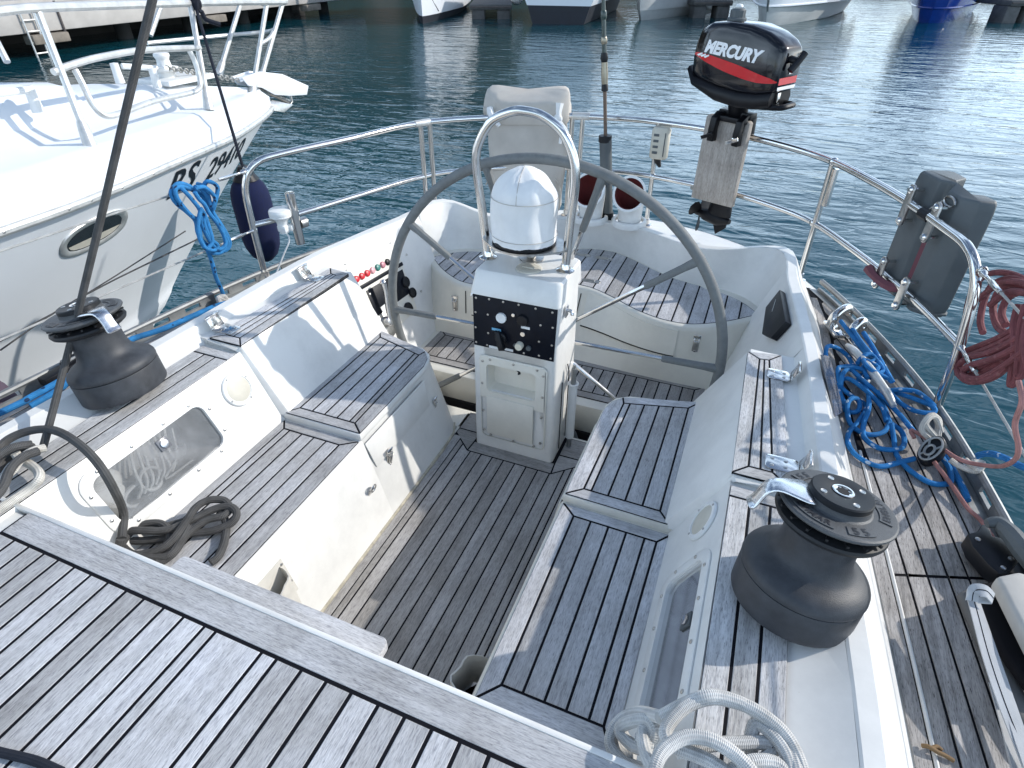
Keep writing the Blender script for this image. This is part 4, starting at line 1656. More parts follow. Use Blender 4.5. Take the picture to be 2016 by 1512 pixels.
def disc(x, z, r, h, mat, name='dial', parent=panel, o=0.005, n=22, prof=None):
    m_ = MB()
    m_.lathe(prof or [(r, 0), (r, h * 0.8), (r * 0.9, h), (0.0001, h)], n, place(Rf, fq(x, z, o)))
    return m_.build(name, mat, parent)


disc(-0.052, 0.700, 0.0215, 0.010, 'label_white', 'gauge', prof=[(0.0215, 0), (0.0215, 0.009), (0.0195, 0.010), (0.018, 0.008), (0.0001, 0.008)])
disc(0.038, 0.708, 0.0235, 0.012, 'plastic_black', 'black_knob', prof=[(0.0235, 0), (0.0235, 0.009), (0.021, 0.013), (0.006, 0.014), (0.0001, 0.014)])
disc(-0.002, 0.722, 0.0075, 0.005, 'steel', 'button')
disc(0.040, 0.647, 0.0105, 0.008, 'steel', 'button')
disc(0.028, 0.592, 0.0165, 0.022, 'cream_knob', 'cream_knob')
disc(0.066, 0.587, 0.0105, 0.010, 'plastic_grey', 'button')
disc(0.008, 0.588, 0.008, 0.008, 'plastic_grey', 'button')
mb = MB()
mb.lathe([(0.026, 0), (0.026, 0.012), (0.020, 0.016), (0.0001, 0.016)], 22, place(Rf, fq(-0.055, 0.61, 0.005)))
mb.loft([[fq(-0.075 + 0.02 * s, 0.645, 0.018) + Vector((0, 0, 0)) for s in (0, 1)] + [fq(-0.055, 0.645, 0.03), fq(-0.075, 0.645, 0.03)],
         [fq(-0.060, 0.595, 0.018), fq(-0.036, 0.600, 0.018), fq(-0.036, 0.600, 0.045), fq(-0.060, 0.595, 0.045)],
         [fq(-0.050, 0.566, 0.020), fq(-0.026, 0.572, 0.020), fq(-0.026, 0.572, 0.045), fq(-0.050, 0.566, 0.045)]], caps=(True, True))
mb.build('switch_lever', 'plastic_black', panel, bevel=0.003)
for x, z, w, colr in ((-0.075, 0.640, 0.040, 'label_blue'), (0.050, 0.676, 0.036, 'label_white'), (-0.088, 0.553, 0.042, 'label_white'), (-0.022, 0.557, 0.040, 'label_white')):
    mb = MB()
    mb.box(fq(x, z, 0.006), (w, 0.002, 0.011))
    mb.build('label_plate', colr, panel)
mb = MB()
sp = [(-0.162, .765), (-0.105, .770), (-0.045, .770), (0.02, .770), (0.09, .768), (0.158, .765), (-0.166, .70), (-0.168, .63), (-0.168, .560), (-0.112, .700), (-0.112, .615), (-0.118, .556), (0.112, .70), (0.108, .625), (0.11, .56), (0.162, .70), (0.162, .62), (0.160, .558), (0.045, .556)]
screws(mb, [fq(x, z, 0.005) for x, z in sp], (0, -1, 0), 0.0048, 0.002)
mb.build('screw', 'steel_dull', panel, kind='stuff')
# locker door with an open recess
mb = MB()


def rz(pts, o):
    return [fq(x, z, o) for x, z in pts]


do = rrect(-0.004, 0.285, 0.305, 0.44, 0.025, 5)
di = rrect(-0.004, 0.285, 0.297, 0.432, 0.022, 5)
ho = rrect(-0.012, 0.395, 0.225, 0.14, 0.02, 5)
hb = rrect(-0.012, 0.392, 0.205, 0.12, 0.02, 5)
mb.loft([rz(do, 0.0), rz(do, 0.005), rz(di, 0.008)])
# door face with the recess cut out of it: top band, bottom panel, sides
n5 = len(ho)
fac = []
mb.loft([rz(di, 0.008), rz([(x * 0.995, z) for x, z in di], 0.008)])
cx, cz = -0.012, 0.395
dd = []
for x, z in ho:
    # matching point on the door outline
    vx, vz = x - cx, z - cz
    k = 1e9
    for lim_, comp in ((0.1445 - cx - 0.004, vx), (-0.1525 - cx, vx)):
        if abs(comp) > 1e-9 and lim_ / comp > 0:
            k = min(k, lim_ / comp)
    for lim_ in (0.501 - cz, 0.069 - cz):
        if abs(vz) > 1e-9 and lim_ / vz > 0:
            k = min(k, lim_ / vz)
    dd.append((cx + vx * k, cz + vz * k))
mb.loft([rz(dd, 0.0079), rz(ho, 0.0079), rz(ho, 0.003), rz(hb, -0.055)], caps=(False, True))
mb.build('locker_door', 'gel_cream', ped, sharp=40)
mb = MB()
pnl = [(-0.125, 0.09), (0.095, 0.09), (0.095, 0.30), (-0.125, 0.30)]
mb.prism(rz(pnl, 0.0078), (0, -0.005, 0))
mb.build('door_panel', 'gel_cream', ped, bevel=0.003)
mb = MB()
for x, z in ((-0.14, .475), (-0.105, .49), (0.0, .492), (0.105, .490), (0.132, .468), (0.132, .36), (0.130, .25), (0.130, .105), (0.10, .078), (0.0, .075), (-0.11, .078), (-0.143, .10), (-0.145, .21), (-0.145, .36)):
    screws(mb, [fq(x, z, 0.0078)], (0, -1, 0), 0.0062, 0.003)
mb.build('screw', 'steel_dull', ped, kind='stuff')
mb = MB()
mb.tube([fq(0.0, 0.455, -0.02), fq(0.012, 0.447, -0.016), fq(0.022, 0.440, -0.012), fq(0.014, 0.436, -0.01)], 0.004, 6, smooth=4)
mb.build('hook', 'plastic_black', ped)
mb = MB()
mb.lathe([(0.050, 0), (0.050, 0.004), (0.047, 0.006), (0.030, 0.007), (0.0001, 0.007)], 30, Matrix.Translation((0.015, 0.905, 0.870)))
mb.box((0.015, 0.897, 0.879), (0.052, 0.006, 0.005))
mb.build('inspection_cap', 'plastic_cream', ped)
for s in (-1, 1):
    mb = MB()
    x = s * 0.186
    mb.box((x + s * 0.003, 0.87, 0.735), (0.006, 0.03, 0.045))
    mb.tube([(x, 0.87, 0.745), (x + s * 0.025, 0.862, 0.742), (x + s * 0.03, 0.858, 0.728)], 0.007, 8, smooth=3)
    mb.build('cam_hook', 'chrome_cast', ped, bevel=0.001)
# groove and rod tube on the starboard side of the pedestal
mb = MB()
mb.tube([(0.193, 0.86, 0.03), (0.192, 0.86, 0.40)], 0.0025, 5)
mb.tube([(0.192, 0.955, 0.03), (0.191, 0.955, 0.40), (0.190, 0.93, 0.45)], 0.0025, 5)
mb.build('side_joint', 'caulk', ped)
t = thing('handle_tube', 'white holder tube with a grey bar on the starboard side of the pedestal', 'tube')
mb = MB()
mb.tube([(0.222, 0.925, 0.06), (0.222, 0.925, 0.36)], 0.020, 14)
mb.tube([(0.222 + 0.020 * cos(a), 0.925 + 0.020 * sin(a), 0.36) for a in [2 * pi * k / 16 for k in range(16)]], 0.005, 6, closed=True)
mb.build('holder', 'plastic_white', t)
mb = MB()
mb.tube([(0.222, 0.925, 0.0), (0.222, 0.925, 0.44)], 0.0115, 10)
mb.tube([(0.222, 0.925, 0.44), (0.222, 0.925, 0.455)], 0.007, 8)
mb.build('bar', 'aluminium', t)

# guard hoop over the pedestal with the compass shelf
hoop = thing('guard_hoop', 'polished steel hoop arched over the covered compass', 'guard rail')
hy = 0.945
mb = MB()
hpts = [(-0.178, hy, 0.868), (-0.183, hy, 0.93), (-0.200, hy, 1.08), (-0.217, hy, 1.22), (-0.207, hy, 1.30), (-0.155, hy, 1.385), (-0.075, hy, 1.425), (-0.018, hy, 1.430), (0.045, hy, 1.418), (0.115, hy, 1.372), (0.160, hy, 1.29), (0.170, hy, 1.20), (0.162, hy, 1.08), (0.154, hy, 0.93), (0.151, hy, 0.868)]
mb.tube(hpts, 0.0165, 14, smooth=5)
mb.build('hoop_tube', 'steel', hoop)
for x in (-0.178, 0.151):
    mb = MB()
    mb.lathe([(0.036, 0), (0.036, 0.004), (0.022, 0.010), (0.0175, 0.028), (0.0165, 0.03)], 20, Matrix.Translation((x, hy, 0.870)))
    mb.build('foot', 'steel', hoop)
mb = MB()
sh = [(-0.195, 0.945), (-0.12, 0.85), (-0.02, 0.815), (0.08, 0.85), (0.165, 0.945), (0.08, 1.04), (-0.02, 1.075), (-0.12, 1.04)]
mb.prism([(p.x, p.y, 0.955) for p in spline([Vector((x, y, 0)) for x, y in sh], 5, True)], (0, 0, 0.008))
mb.lathe([(0.05, 0), (0.05, 0.006), (0.02, 0.012), (0.018, 0.086)], 18, Matrix.Translation((-0.01, 1.0, 0.870)))
mb.build('compass_shelf', 'steel_dull', hoop)

comp = thing('covered_compass', 'compass under a domed white canvas cover inside the steel hoop', 'compass')
CC = Vector((-0.022, 0.945, 0))
mb = MB()
mb.lathe([(0.120, 0.964), (0.125, 0.966), (0.125, 0.976), (0.12, 0.980)], 36, Matrix.Translation(CC))
mb.build('base_ring', 'plastic_black', comp)
mb = MB()
N = 48
rings = []
for z, r, wv in ((0.975, 0.1245, .006), (0.985, 0.1265, .006), (1.00, 0.1255, .005), (1.03, 0.1245, .007), (1.06, 0.1245, .008), (1.10, 0.1245, .007), (1.135, 0.1245, .002), (1.148, 0.1240, .002), (1.168, 0.1185, .008), (1.192, 0.103, .011), (1.215, 0.079, .011), (1.233, 0.050, .008), (1.243, 0.024, .004), (1.246, 0.008, .001), (1.2465, 0.0005, 0)):
    g = []
    for k in range(N):
        a = 2 * pi * k / N
        f = mnoise.noise(Vector((cos(a) * 2.2, sin(a) * 2.2, z * 14)))
        f2 = mnoise.noise(Vector((cos(a) * 5, sin(a) * 5, z * 9 + 5)))
        rr = r + wv * (f * 1.6 + f2 * 0.8)
        g.append(CC + Vector((rr * cos(a), rr * sin(a), z)))
    rings.append(g)
mb.loft(rings, caps=(False, True))
mb.build('canvas_cover', 'canvas_white', comp, sharp=180, subsurf=1)
mb = MB()
for z, r in ((1.142, 0.1262), (1.0, 0.1278)):
    mb.tube([CC + Vector((r * cos(2 * pi * k / 40), r * sin(2 * pi * k / 40), z)) for k in range(40)], 0.0014, 5, closed=True)
for a in (-1.45, 2.4):
    mb.tube([CC + Vector((r * cos(a), r * sin(a), z)) for r, z in ((0.1262, 1.142), (0.1205, 1.168), (0.105, 1.1935), (0.081, 1.2165), (0.052, 1.2345), (0.006, 1.2485))], 0.0014, 5)
mb.build('seam', 'canvas_beige', comp, kind='stuff')

# ================================================================ steering wheel
wh = thing('yacht_helm', 'very large steering wheel with a grey leather rim and thin steel spokes', 'steering wheel')
WC, WR = Vector((0.024, 1.06, 0.478)), 0.769
mb = MB()
mb.tube([WC + Vector((WR * cos(2 * pi * k / 120), 0, WR * sin(2 * pi * k / 120))) for k in range(120)], 0.0205, 14, closed=True)
# stitched overlaps in the leather
for a in (109, 38, 200, 300):
    mb.tube([WC + Vector((WR * cos(radians(a + d)), 0, WR * sin(radians(a + d)))) for d in (-1.2, 0, 1.2)], [0.0205, 0.0222, 0.0205], 14)
mb.build('rim', 'wheel_leather', wh)
for k in range(10):
    a = radians(1.5 + 36 * k)
    d = Vector((cos(a), 0, sin(a)))
    mb = MB()
    mb.tube([WC + d * 0.05, WC + d * (WR - 0.015)], 0.0095, 10)
    spk = mb.build('spoke', 'steel', wh)
    mb = MB()
    mb.tube([WC + d * 0.535, WC + d * 0.545, WC + d * 0.70, WC + d * (WR - 0.012)], [0.0125, 0.0148, 0.0155, 0.019], 10)
    mb.build('leather_sleeve', 'wheel_leather', spk)
mb = MB()
mb.lathe([(0.0001, -0.03), (0.045, -0.03), (0.06, -0.012), (0.06, 0.012), (0.045, 0.03), (0.0001, 0.03)], 24, place(Rf, WC))
mb.tube([WC + Vector((0, -0.02, 0)), WC + Vector((0, -0.05, 0))], 0.025, 14)
mb.build('hub', 'chrome_cast', wh)

# ================================================================ winches
def arc_letters(mb, body, size, rad, ang, z, bold=0.0, spread=1.0, h=0.0012):
    """letters set round a circle, reading from outside the winch, tops towards its middle"""
    adv = size * 0.74 * spread
    n = len(body)
    for i, chx in enumerate(body):
        if chx == ' ':
            continue
        v, f = text_mesh(chx, size, bold)
        w = max(p[0] for p in v) + min(p[0] for p in v)
        a = ang + (i - (n - 1) / 2) * adv / rad
        R = Matrix.Rotation(a + pi / 2, 4, 'Z')
        M = Matrix.Translation((rad * cos(a), rad * sin(a), z)) @ R
        mb.add([M @ Vector((p[0] - w / 2, p[1] - size * 0.36, h)) for p in v], f)


def winch(lab, base, axis, arm_ang, letters):
    t = thing('sheet_winch', lab, 'winch', 'self-tailing sheet winches on the coamings')
    A = Vector(axis)
    H = A.length
    R = frame_from(A, (1, 0, 0))
    M = place(R, base)

    def part(name, prof, mat, n=56, sharp=30):
        mb = MB()
        mb.lathe(prof, n, M)
        return mb.build(name, mat, t, sharp=sharp)
    part('base_drum', [(0.120, -0.012), (0.1315, -0.011), (0.1337, -0.006), (0.1337, 0.0), (0.1337, 0.064), (0.1327, 0.0675), (0.1305, 0.0685)], 'winch_grey')
    part('drum', [(0.1310, 0.0695), (0.1340, 0.071), (0.1348, 0.076), (0.1335, 0.085), (0.1285, 0.094), (0.120, 0.102), (0.109, 0.1085), (0.096, 0.115), (0.087, 0.123), (0.081, 0.134), (0.0775, 0.148), (0.0760, 0.165), (0.0755, 0.185), (0.0760, 0.203), (0.081, 0.214), (0.090, 0.220)], 'winch_grey')
    part('lower_jaw', [(0.085, 0.214), (0.098, 0.216), (0.108, 0.222), (0.112, 0.230), (0.110, 0.236), (0.098, 0.240), (0.085, 0.244)], 'winch_dark')
    up = part('upper_jaw', [(0.080, 0.246), (0.098, 0.250), (0.112, 0.258), (0.116, 0.263), (0.1155, 0.267), (0.112, 0.2695), (0.104, 0.270), (0.068, 0.2705), (0.064, 0.2735), (0.0625, 0.278), (0.0625, 0.285)], 'winch_top')
    part('top_cap', [(0.060, 0.284), (0.0615, 0.285), (0.0615, 0.296), (0.059, 0.299), (0.024, 0.2995), (0.022, 0.2985), (0.0001, 0.2985)], 'winch_dark')
    # gripper ribs between the jaws
    mb = MB()
    for k in range(18):
        a = 2 * pi * k / 18
        mb.box(M @ Vector((0.094 * cos(a), 0.094 * sin(a), 0.245)), (0.032, 0.005, 0.005), R @ Matrix.Rotation(a, 3, 'Z'))
    mb.build('gripper_rib', 'winch_dark', t, kind='stuff')
    mb = MB()
    mb.lathe([(0.0215, 0.298), (0.0215, 0.3012), (0.0195, 0.302), (0.0165, 0.3015), (0.0160, 0.2992)], 28, M)
    mb.build('socket_ring', 'steel', t)
    mb = MB()
    star = []
    for k in range(16):
        r = 0.0155 if k % 2 == 0 else 0.0115
        star.append(M @ Vector((r * cos(2 * pi * k / 16), r * sin(2 * pi * k / 16), 0.2995)))
    mb.add(star, [tuple(range(16))])
    mb.build('socket', 'void_dark', t)
    for k in range(4):
        a = 0.5 + k * pi / 2
        mb = MB()
        mb.lathe([(0.0068, 0.2994), (0.0062, 0.3004), (0.0045, 0.2998), (0.0001, 0.2990)], 12, M @ Matrix.Translation((0.044 * cos(a), 0.044 * sin(a), 0)))
        mb.build('cap_screw', 'steel_dull', t)
    # cast feeder arm
    mb = MB()
    R2 = R @ Matrix.Rotation(arm_ang, 3, 'Z')
    M2 = place(R2, base)
    prof = [(0.050, 0.050, 0.279), (0.075, 0.046, 0.281), (0.100, 0.036, 0.284), (0.122, 0.026, 0.286), (0.140, 0.023, 0.283), (0.150, 0.022, 0.268), (0.155, 0.021, 0.246), (0.162, 0.024, 0.230), (0.172, 0.026, 0.224)]
    rings = []
    for i, (x, hw, z) in enumerate(prof):
        x2, _, z2 = prof[min(i + 1, len(prof) - 1)]
        x1, _, z1 = prof[max(i - 1, 0)]
        tx, tz = x2 - x1, z2 - z1
        l = sqrt(tx * tx + tz * tz)
        nx, nz = -tz / l, tx / l
        th = 0.006
        rings.append([M2 @ Vector((x + nx * s * th, y, z + nz * s * th)) for y, s in ((-hw, -0.6), (-hw * 0.9, 0.8), (0, 1.3), (hw * 0.9, 0.8), (hw, -0.6), (0, -1.0))])
    mb.loft(rings, caps=(True, True))
    mb.build('feeder_arm', 'chrome_cast', t, sharp=60, subsurf=1)
    for body, size, ang, spread in letters:
        mb = MB()
        w = 0.74 * size * spread * len(body) / 2 / 0.09
        if True:
            # recessed looking panel under the letters
            ri, ro = 0.0785, 0.103
            pts = [M @ Vector((ro * cos(ang - w - .05 + (2 * w + .1) * k / 10), ro * sin(ang - w - .05 + (2 * w + .1) * k / 10), 0.2712)) for k in range(11)]
            pts += [M @ Vector((ri * cos(ang + w + .05 - (2 * w + .1) * k / 10), ri * sin(ang + w + .05 - (2 * w + .1) * k / 10), 0.2712)) for k in range(11)]
            mb.loft([pts, [p + A.normalized() * 0.0012 for p in pts]], caps=(False, True))
            pan = mb.build('name_panel', 'winch_top', up, sharp=30)
            mb = MB()
        q = MB()
        arc_letters(q, body, size, 0.0905, ang, 0.2722, 0.0007, spread)
        mb.add([M @ Vector(p) for p in q.v], q.f)
        mb.build('lettering', 'lettering_black', up)
    return t


winch('large grey winch in the near right corner with 55 on its rim', (1.048, -0.112, 0.682), (0.022, 0.050, 0.298), radians(-166),
      [('55', 0.027, radians(-68), 1.0), ('LEWMAR', 0.021, radians(-131), 1.0), ('ENGLAND', 0.019, radians(18), 1.0), ('55', 0.024, radians(138), 1.0)])
winch('grey winch with a chrome arm on the port coaming, beside the neighbouring motor yacht', (-1.062, -0.100, 0.684), (-0.052, 0.004, 0.282), radians(-9),
      [('55', 0.027, radians(-100), 1.0), ('LEWMAR', 0.021, radians(-42), 1.0), ('ENGLAND', 0.019, radians(70), 1.0)])

# ================================================================ pushpit, lifelines
push = thing('pushpit_rail', 'polished two-bar steel pushpit curving round the stern', 'guard rail')
TOP = [(-1.50, 1.035, 0.50), (-1.49, 1.03, 0.80), (-1.475, 1.035, 0.98), (-1.43, 1.09, 1.075), (-1.37, 1.24, 1.092), (-1.245, 1.58, 1.092), (-1.085, 2.03, 1.092), (-0.80, 2.30, 1.092), (-0.42, 2.52, 1.092), (-0.05, 2.585, 1.092), (0.153, 2.575, 1.092), (0.42, 2.51, 1.092), (0.686, 2.40, 1.092), (0.90, 2.25, 1.092), (1.072, 2.07, 1.092), (1.22, 1.80, 1.092), (1.325, 1.56, 1.092), (1.405, 1.33, 1.092), (1.455, 1.17, 1.085), (1.485, 1.09, 1.03), (1.505, 1.06, 0.93), (1.53, 1.05, 0.75), (1.552, 1.048, 0.50)]
MID = [(-1.488, 1.035, 0.785), (-1.38, 1.24, 0.788), (-1.255, 1.60, 0.79), (-1.075, 2.08, 0.79), (-0.80, 2.34, 0.79), (-0.42, 2.52, 0.79), (-0.05, 2.575, 0.79), (0.155, 2.565, 0.79), (0.42, 2.50, 0.79), (0.65, 2.42, 0.79), (0.90, 2.26, 0.79), (1.07, 2.10, 0.79), (1.22, 1.83, 0.79), (1.33, 1.60, 0.79), (1.43, 1.35, 0.79), (1.522, 1.06, 0.79)]
mb = MB()
mb.tube(TOP, 0.0165, 12, smooth=5)
mb.build('top_rail', 'steel', push)
mb = MB()
mb.tube(MID, 0.0145, 12, smooth=4)
mb.build('middle_rail', 'steel', push)
for x, y, dz in ((1.078, 2.09, 1.085), (0.175, 2.57, 1.088), (-1.06, 2.09, 1.085), (-1.095, 2.045, 1.085), (-0.285, 2.56, 1.088), (-0.345, 2.545, 1.088)):
    mb = MB()
    mb.tube([(x, y, 0.49), (x - (0.006 if x > 0 else -0.006), y, dz)], 0.0145, 12)
    post = mb.build('stanchion', 'steel', push)
    mb = MB()
    mb.lathe([(0.034, 0), (0.034, 0.006), (0.020, 0.012), (0.0185, 0.04), (0.0155, 0.042)], 18, Matrix.Translation((x, y, 0.486)))
    mb.build('foot', 'steel', post)
for p in ((1.072, 2.07, 1.092), (1.07, 2.10, 0.79), (0.175, 2.565, 0.79)):
    mb = MB()
    mb.ball(p, 0.021, 10, 8)
    mb.build('joint', 'steel', push)
mb = MB()
mb.tube([(1.085, 2.035, 1.07), (1.087, 2.035, 0.90)], 0.017, 10)
mb.build('clamp_tube', 'steel', push)
for a_, b_, r_ in (((-0.34, 2.545, 1.092), (-0.24, 2.57, 1.092), 0.022), ((-1.10, 2.0, 1.092), (-1.05, 2.085, 1.092), 0.0195)):
    mb = MB()
    mb.tube([a_, b_], r_, 12)
    mb.build('coupling', 'aluminium_pale', push)
for xx in (1.552, -1.50):
    mb = MB()
    mb.lathe([(0.036, 0), (0.036, 0.008), (0.021, 0.014), (0.02, 0.05), (0.0165, 0.052)], 18, Matrix.Translation((xx, 1.042, 0.486)))
    mb.build('foot', 'steel', push)

LL = [('upper lifeline wire on the starboard side, hung with the dark red rope', [(1.492, 1.075, 1.045), (1.56, 0.50, 1.06), (1.66, -0.6, 1.06)], 1),
      ('lower lifeline wire on the starboard side', [(1.525, 1.05, 0.79), (1.585, 0.50, 0.785), (1.68, -0.6, 0.785)], 1),
      ('upper lifeline wire on the port side, hung with the blue rope', [(-1.462, 1.045, 1.045), (-1.50, 0.3, 1.06), (-1.60, -0.9, 1.06)], -1),
      ('lower lifeline wire on the port side', [(-1.49, 1.035, 0.76), (-1.54, 0.3, 0.765), (-1.64, -0.9, 0.765)], -1)]
for lab, pts, sd in LL:
    t = thing('lifeline', lab, 'lifeline', 'lifeline wires along the deck edge')
    mb = MB()
    mb.tube(pts, 0.0042, 6)
    mb.build('wire_rope', 'wire', t)
    a, b = Vector(pts[0]), Vector(pts[1])
    d = (b - a).normalized()
    mb = MB()
    mb.tube([a, a + d * 0.02, a + d * 0.03, a + d * 0.075, a + d * 0.08, a + d * 0.16], [0.012, 0.012, 0.006, 0.006, 0.009, 0.008], 10)
    mb.build('turnbuckle', 'steel', t)
    mb = MB()
    mb.tube([a + Vector((0.012 * cos(k), 0, 0.016 * sin(k))) for k in [2 * pi * i / 12 for i in range(12)]], 0.005, 6, closed=True)
    mb.build('shackle', 'steel', t)

# antenna and rod holder on the port rail
t = thing('gps_antenna', 'white mushroom antenna clamped to the port end of the pushpit', 'antenna')
gp = Vector((-1.3778, 1.114, 0.8199))
mb = MB()
mb.lathe([(0.022, -0.075), (0.026, -0.03), (0.030, -0.012), (0.047, 0.004), (0.054, 0.010), (0.0545, 0.015), (0.0535, 0.017), (0.0545, 0.019), (0.0545, 0.036), (0.050, 0.044), (0.03, 0.050), (0.0001, 0.052)], 30, Matrix.Translation(gp + Vector((0, 0, -0.01))))
mb.build('dome', 'plastic_white', t)
mb = MB()
mb.box(gp + Vector((0.005, 0.0, -0.06)), (0.05, 0.05, 0.034))
mb.box(gp + Vector((0.03, 0.03, -0.06)), (0.03, 0.05, 0.03))
mb.build('clamp', 'plastic_white', t, bevel=0.006)
mb = MB()
mb.tube([gp + Vector((0, 0, -0.075)), gp + Vector((0.02, 0.0, -0.12)), gp + Vector((-0.01, -0.04, -0.20)), gp + Vector((-0.06, -0.13, -0.36)), gp + Vector((-0.07, -0.15, -0.46))], 0.0045, 6, smooth=4)
mb.build('cable', 'plastic_white', t)
t = thing('rod_holder', 'short polished tube holder clamped upright on the port rail', 'rod holder')
rh = Vector((-1.3599, 1.1648, 0.7975)) + Vector((0.03, -0.01, 0))
mb = MB()
pr = [(0.0215, 0), (0.0235, 0.003), (0.0235, 0.26), (0.0215, 0.262), (0.0205, 0.258), (0.0205, 0.20), (0.0001, 0.20)]
mb.lathe(pr, 20, Matrix.Translation(rh + Vector((0, 0, -0.13))))
mb.build('tube', 'steel', t)
mb = MB()
mb.tube([rh + Vector((0.004, 0.02, -0.03)), rh + Vector((0.014, 0.055, -0.03))], 0.027, 12)
mb.build('clamp', 'steel_dull', t)

# life buoy in its canvas cover
t = thing('life_buoy', 'life buoy in a pale canvas cover tied to the stern rail', 'life buoy')
cx, cy = -0.60, 2.485
ang = 0.28
ux, uy = cos(ang), sin(ang)
rings = []
for z, w, d, sag in ((0.49, .215, .045, 0), (0.53, .230, .06, 0), (0.62, .236, .064, 0), (0.70, .238, .065, 0), (0.80, .240, .068, 0), (0.90, .242, .07, 0), (1.0, .240, .07, 0), (1.06, .238, .07, 0), (1.10, .232, .075, 0)):
    g = []
    for k in range(40):
        a = 2 * pi * k / 40
        sx_ = (abs(cos(a)) ** 0.35) * (1 if cos(a) >= 0 else -1)
        sy_ = (abs(sin(a)) ** 0.6) * (1 if sin(a) >= 0 else -1)
        f = mnoise.noise(Vector((sx_ * 2.0 + z, z * 3.5, sy_ * 2))) * 0.016 + 0.009 * sin(7 * (sx_ - z * 1.9)) * (1 if sx_ > -0.3 else 0.4)
        lx, ly = sx_ * w + f, sy_ * (d + f) + (0.0 if sy_ < 0 else 0.02)
        g.append(Vector((cx + lx * ux - ly * uy, cy + lx * uy + ly * ux, z)))
    rings.append(g)
mb = MB()
mb.loft(rings, caps=(True, True))
mb.build('cover', 'canvas_beige', t, sharp=180, subsurf=1)
rings = []
for z, w, d, o in ((1.05, .236, .080, .0), (1.075, .248, .090, .0), (1.10, .254, .096, .0), (1.135, .252, .10, .0), (1.165, .248, .10, .0), (1.195, .238, .088, .0), (1.208, .205, .055, .0)):
    g = []
    for k in range(48):
        a = 2 * pi * k / 48
        sx_ = (abs(cos(a)) ** 0.3) * (1 if cos(a) >= 0 else -1)
        sy_ = (abs(sin(a)) ** 0.5) * (1 if sin(a) >= 0 else -1)
        f = mnoise.noise(Vector((sx_ * 3.6, z * 16, sy_ * 3.6))) * 0.030
        lx, ly = sx_ * w + f, sy_ * d + f * 0.7
        droop = 0.045 * (sx_ ** 4) * (1 if z > 1.18 else 0) - 0.02 * (1 - sx_ * sx_) * (1 if z > 1.18 else 0) + 0.016 * mnoise.noise(Vector((sx_ * 3, sy_ * 3, 7)))
        g.append(Vector((cx + lx * ux - ly * uy, cy + lx * uy + ly * ux, z + droop)))
    rings.append(g)
mb = MB()
mb.loft(rings, caps=(False, True))
mb.build('hood', 'canvas_beige', t, sharp=180, subsurf=1)
mb = MB()
b0 = Vector((cx + 0.19 * ux + 0.095 * uy, cy + 0.19 * uy - 0.095 * ux, 1.10))
mb.tube([b0 + Vector((0, 0, 0.075)), b0 + Vector((0, -.012, 0.03)), b0 + Vector((0.005, -.02, 0.0))], [0.026, 0.018, 0.016], 6)
mb.ball(b0 + Vector((0, -.02, -0.005)), 0.026, 10, 8, (1.1, .8, 1))
mb.tube([b0 + Vector((0.0, -.02, -0.01)), b0 + Vector((0.03, -.025, -0.05)), b0 + Vector((0.02, -.02, -0.14))], [0.016, 0.016, 0.010], 6, smooth=3)
mb.tube([b0 + Vector((0.0, -.02, -0.01)), b0 + Vector((0.06, -.02, -0.08)), b0 + Vector((0.075, -.02, -0.18))], [0.012, 0.014, 0.010], 6, smooth=3)
mb.build('tie', 'canvas_white', t)
b1 = Vector((cx - 0.20 * ux + 0.095 * uy, cy - 0.20 * uy - 0.095 * ux, 1.10))
mb = MB()
mb.tube([b1 + Vector((-.02, 0, 0.04)), b1 + Vector((0, -.02, 0.0)), b1 + Vector((0.05, -.02, -0.05))], [0.02, 0.022, 0.012], 6, smooth=3)
mb.build('tie', 'canvas_white', t)
mb = MB()
mb.tube([(-0.86, 2.42, 0.66), (-0.80, 2.41, 0.74), (-0.6, 2.415, 0.755), (-0.42, 2.47, 0.745), (-0.37, 2.48, 0.62), (-0.42, 2.47, 0.50)], 0.0045, 6, smooth=5)
mb.build('lashing', 'rope_cream', t)

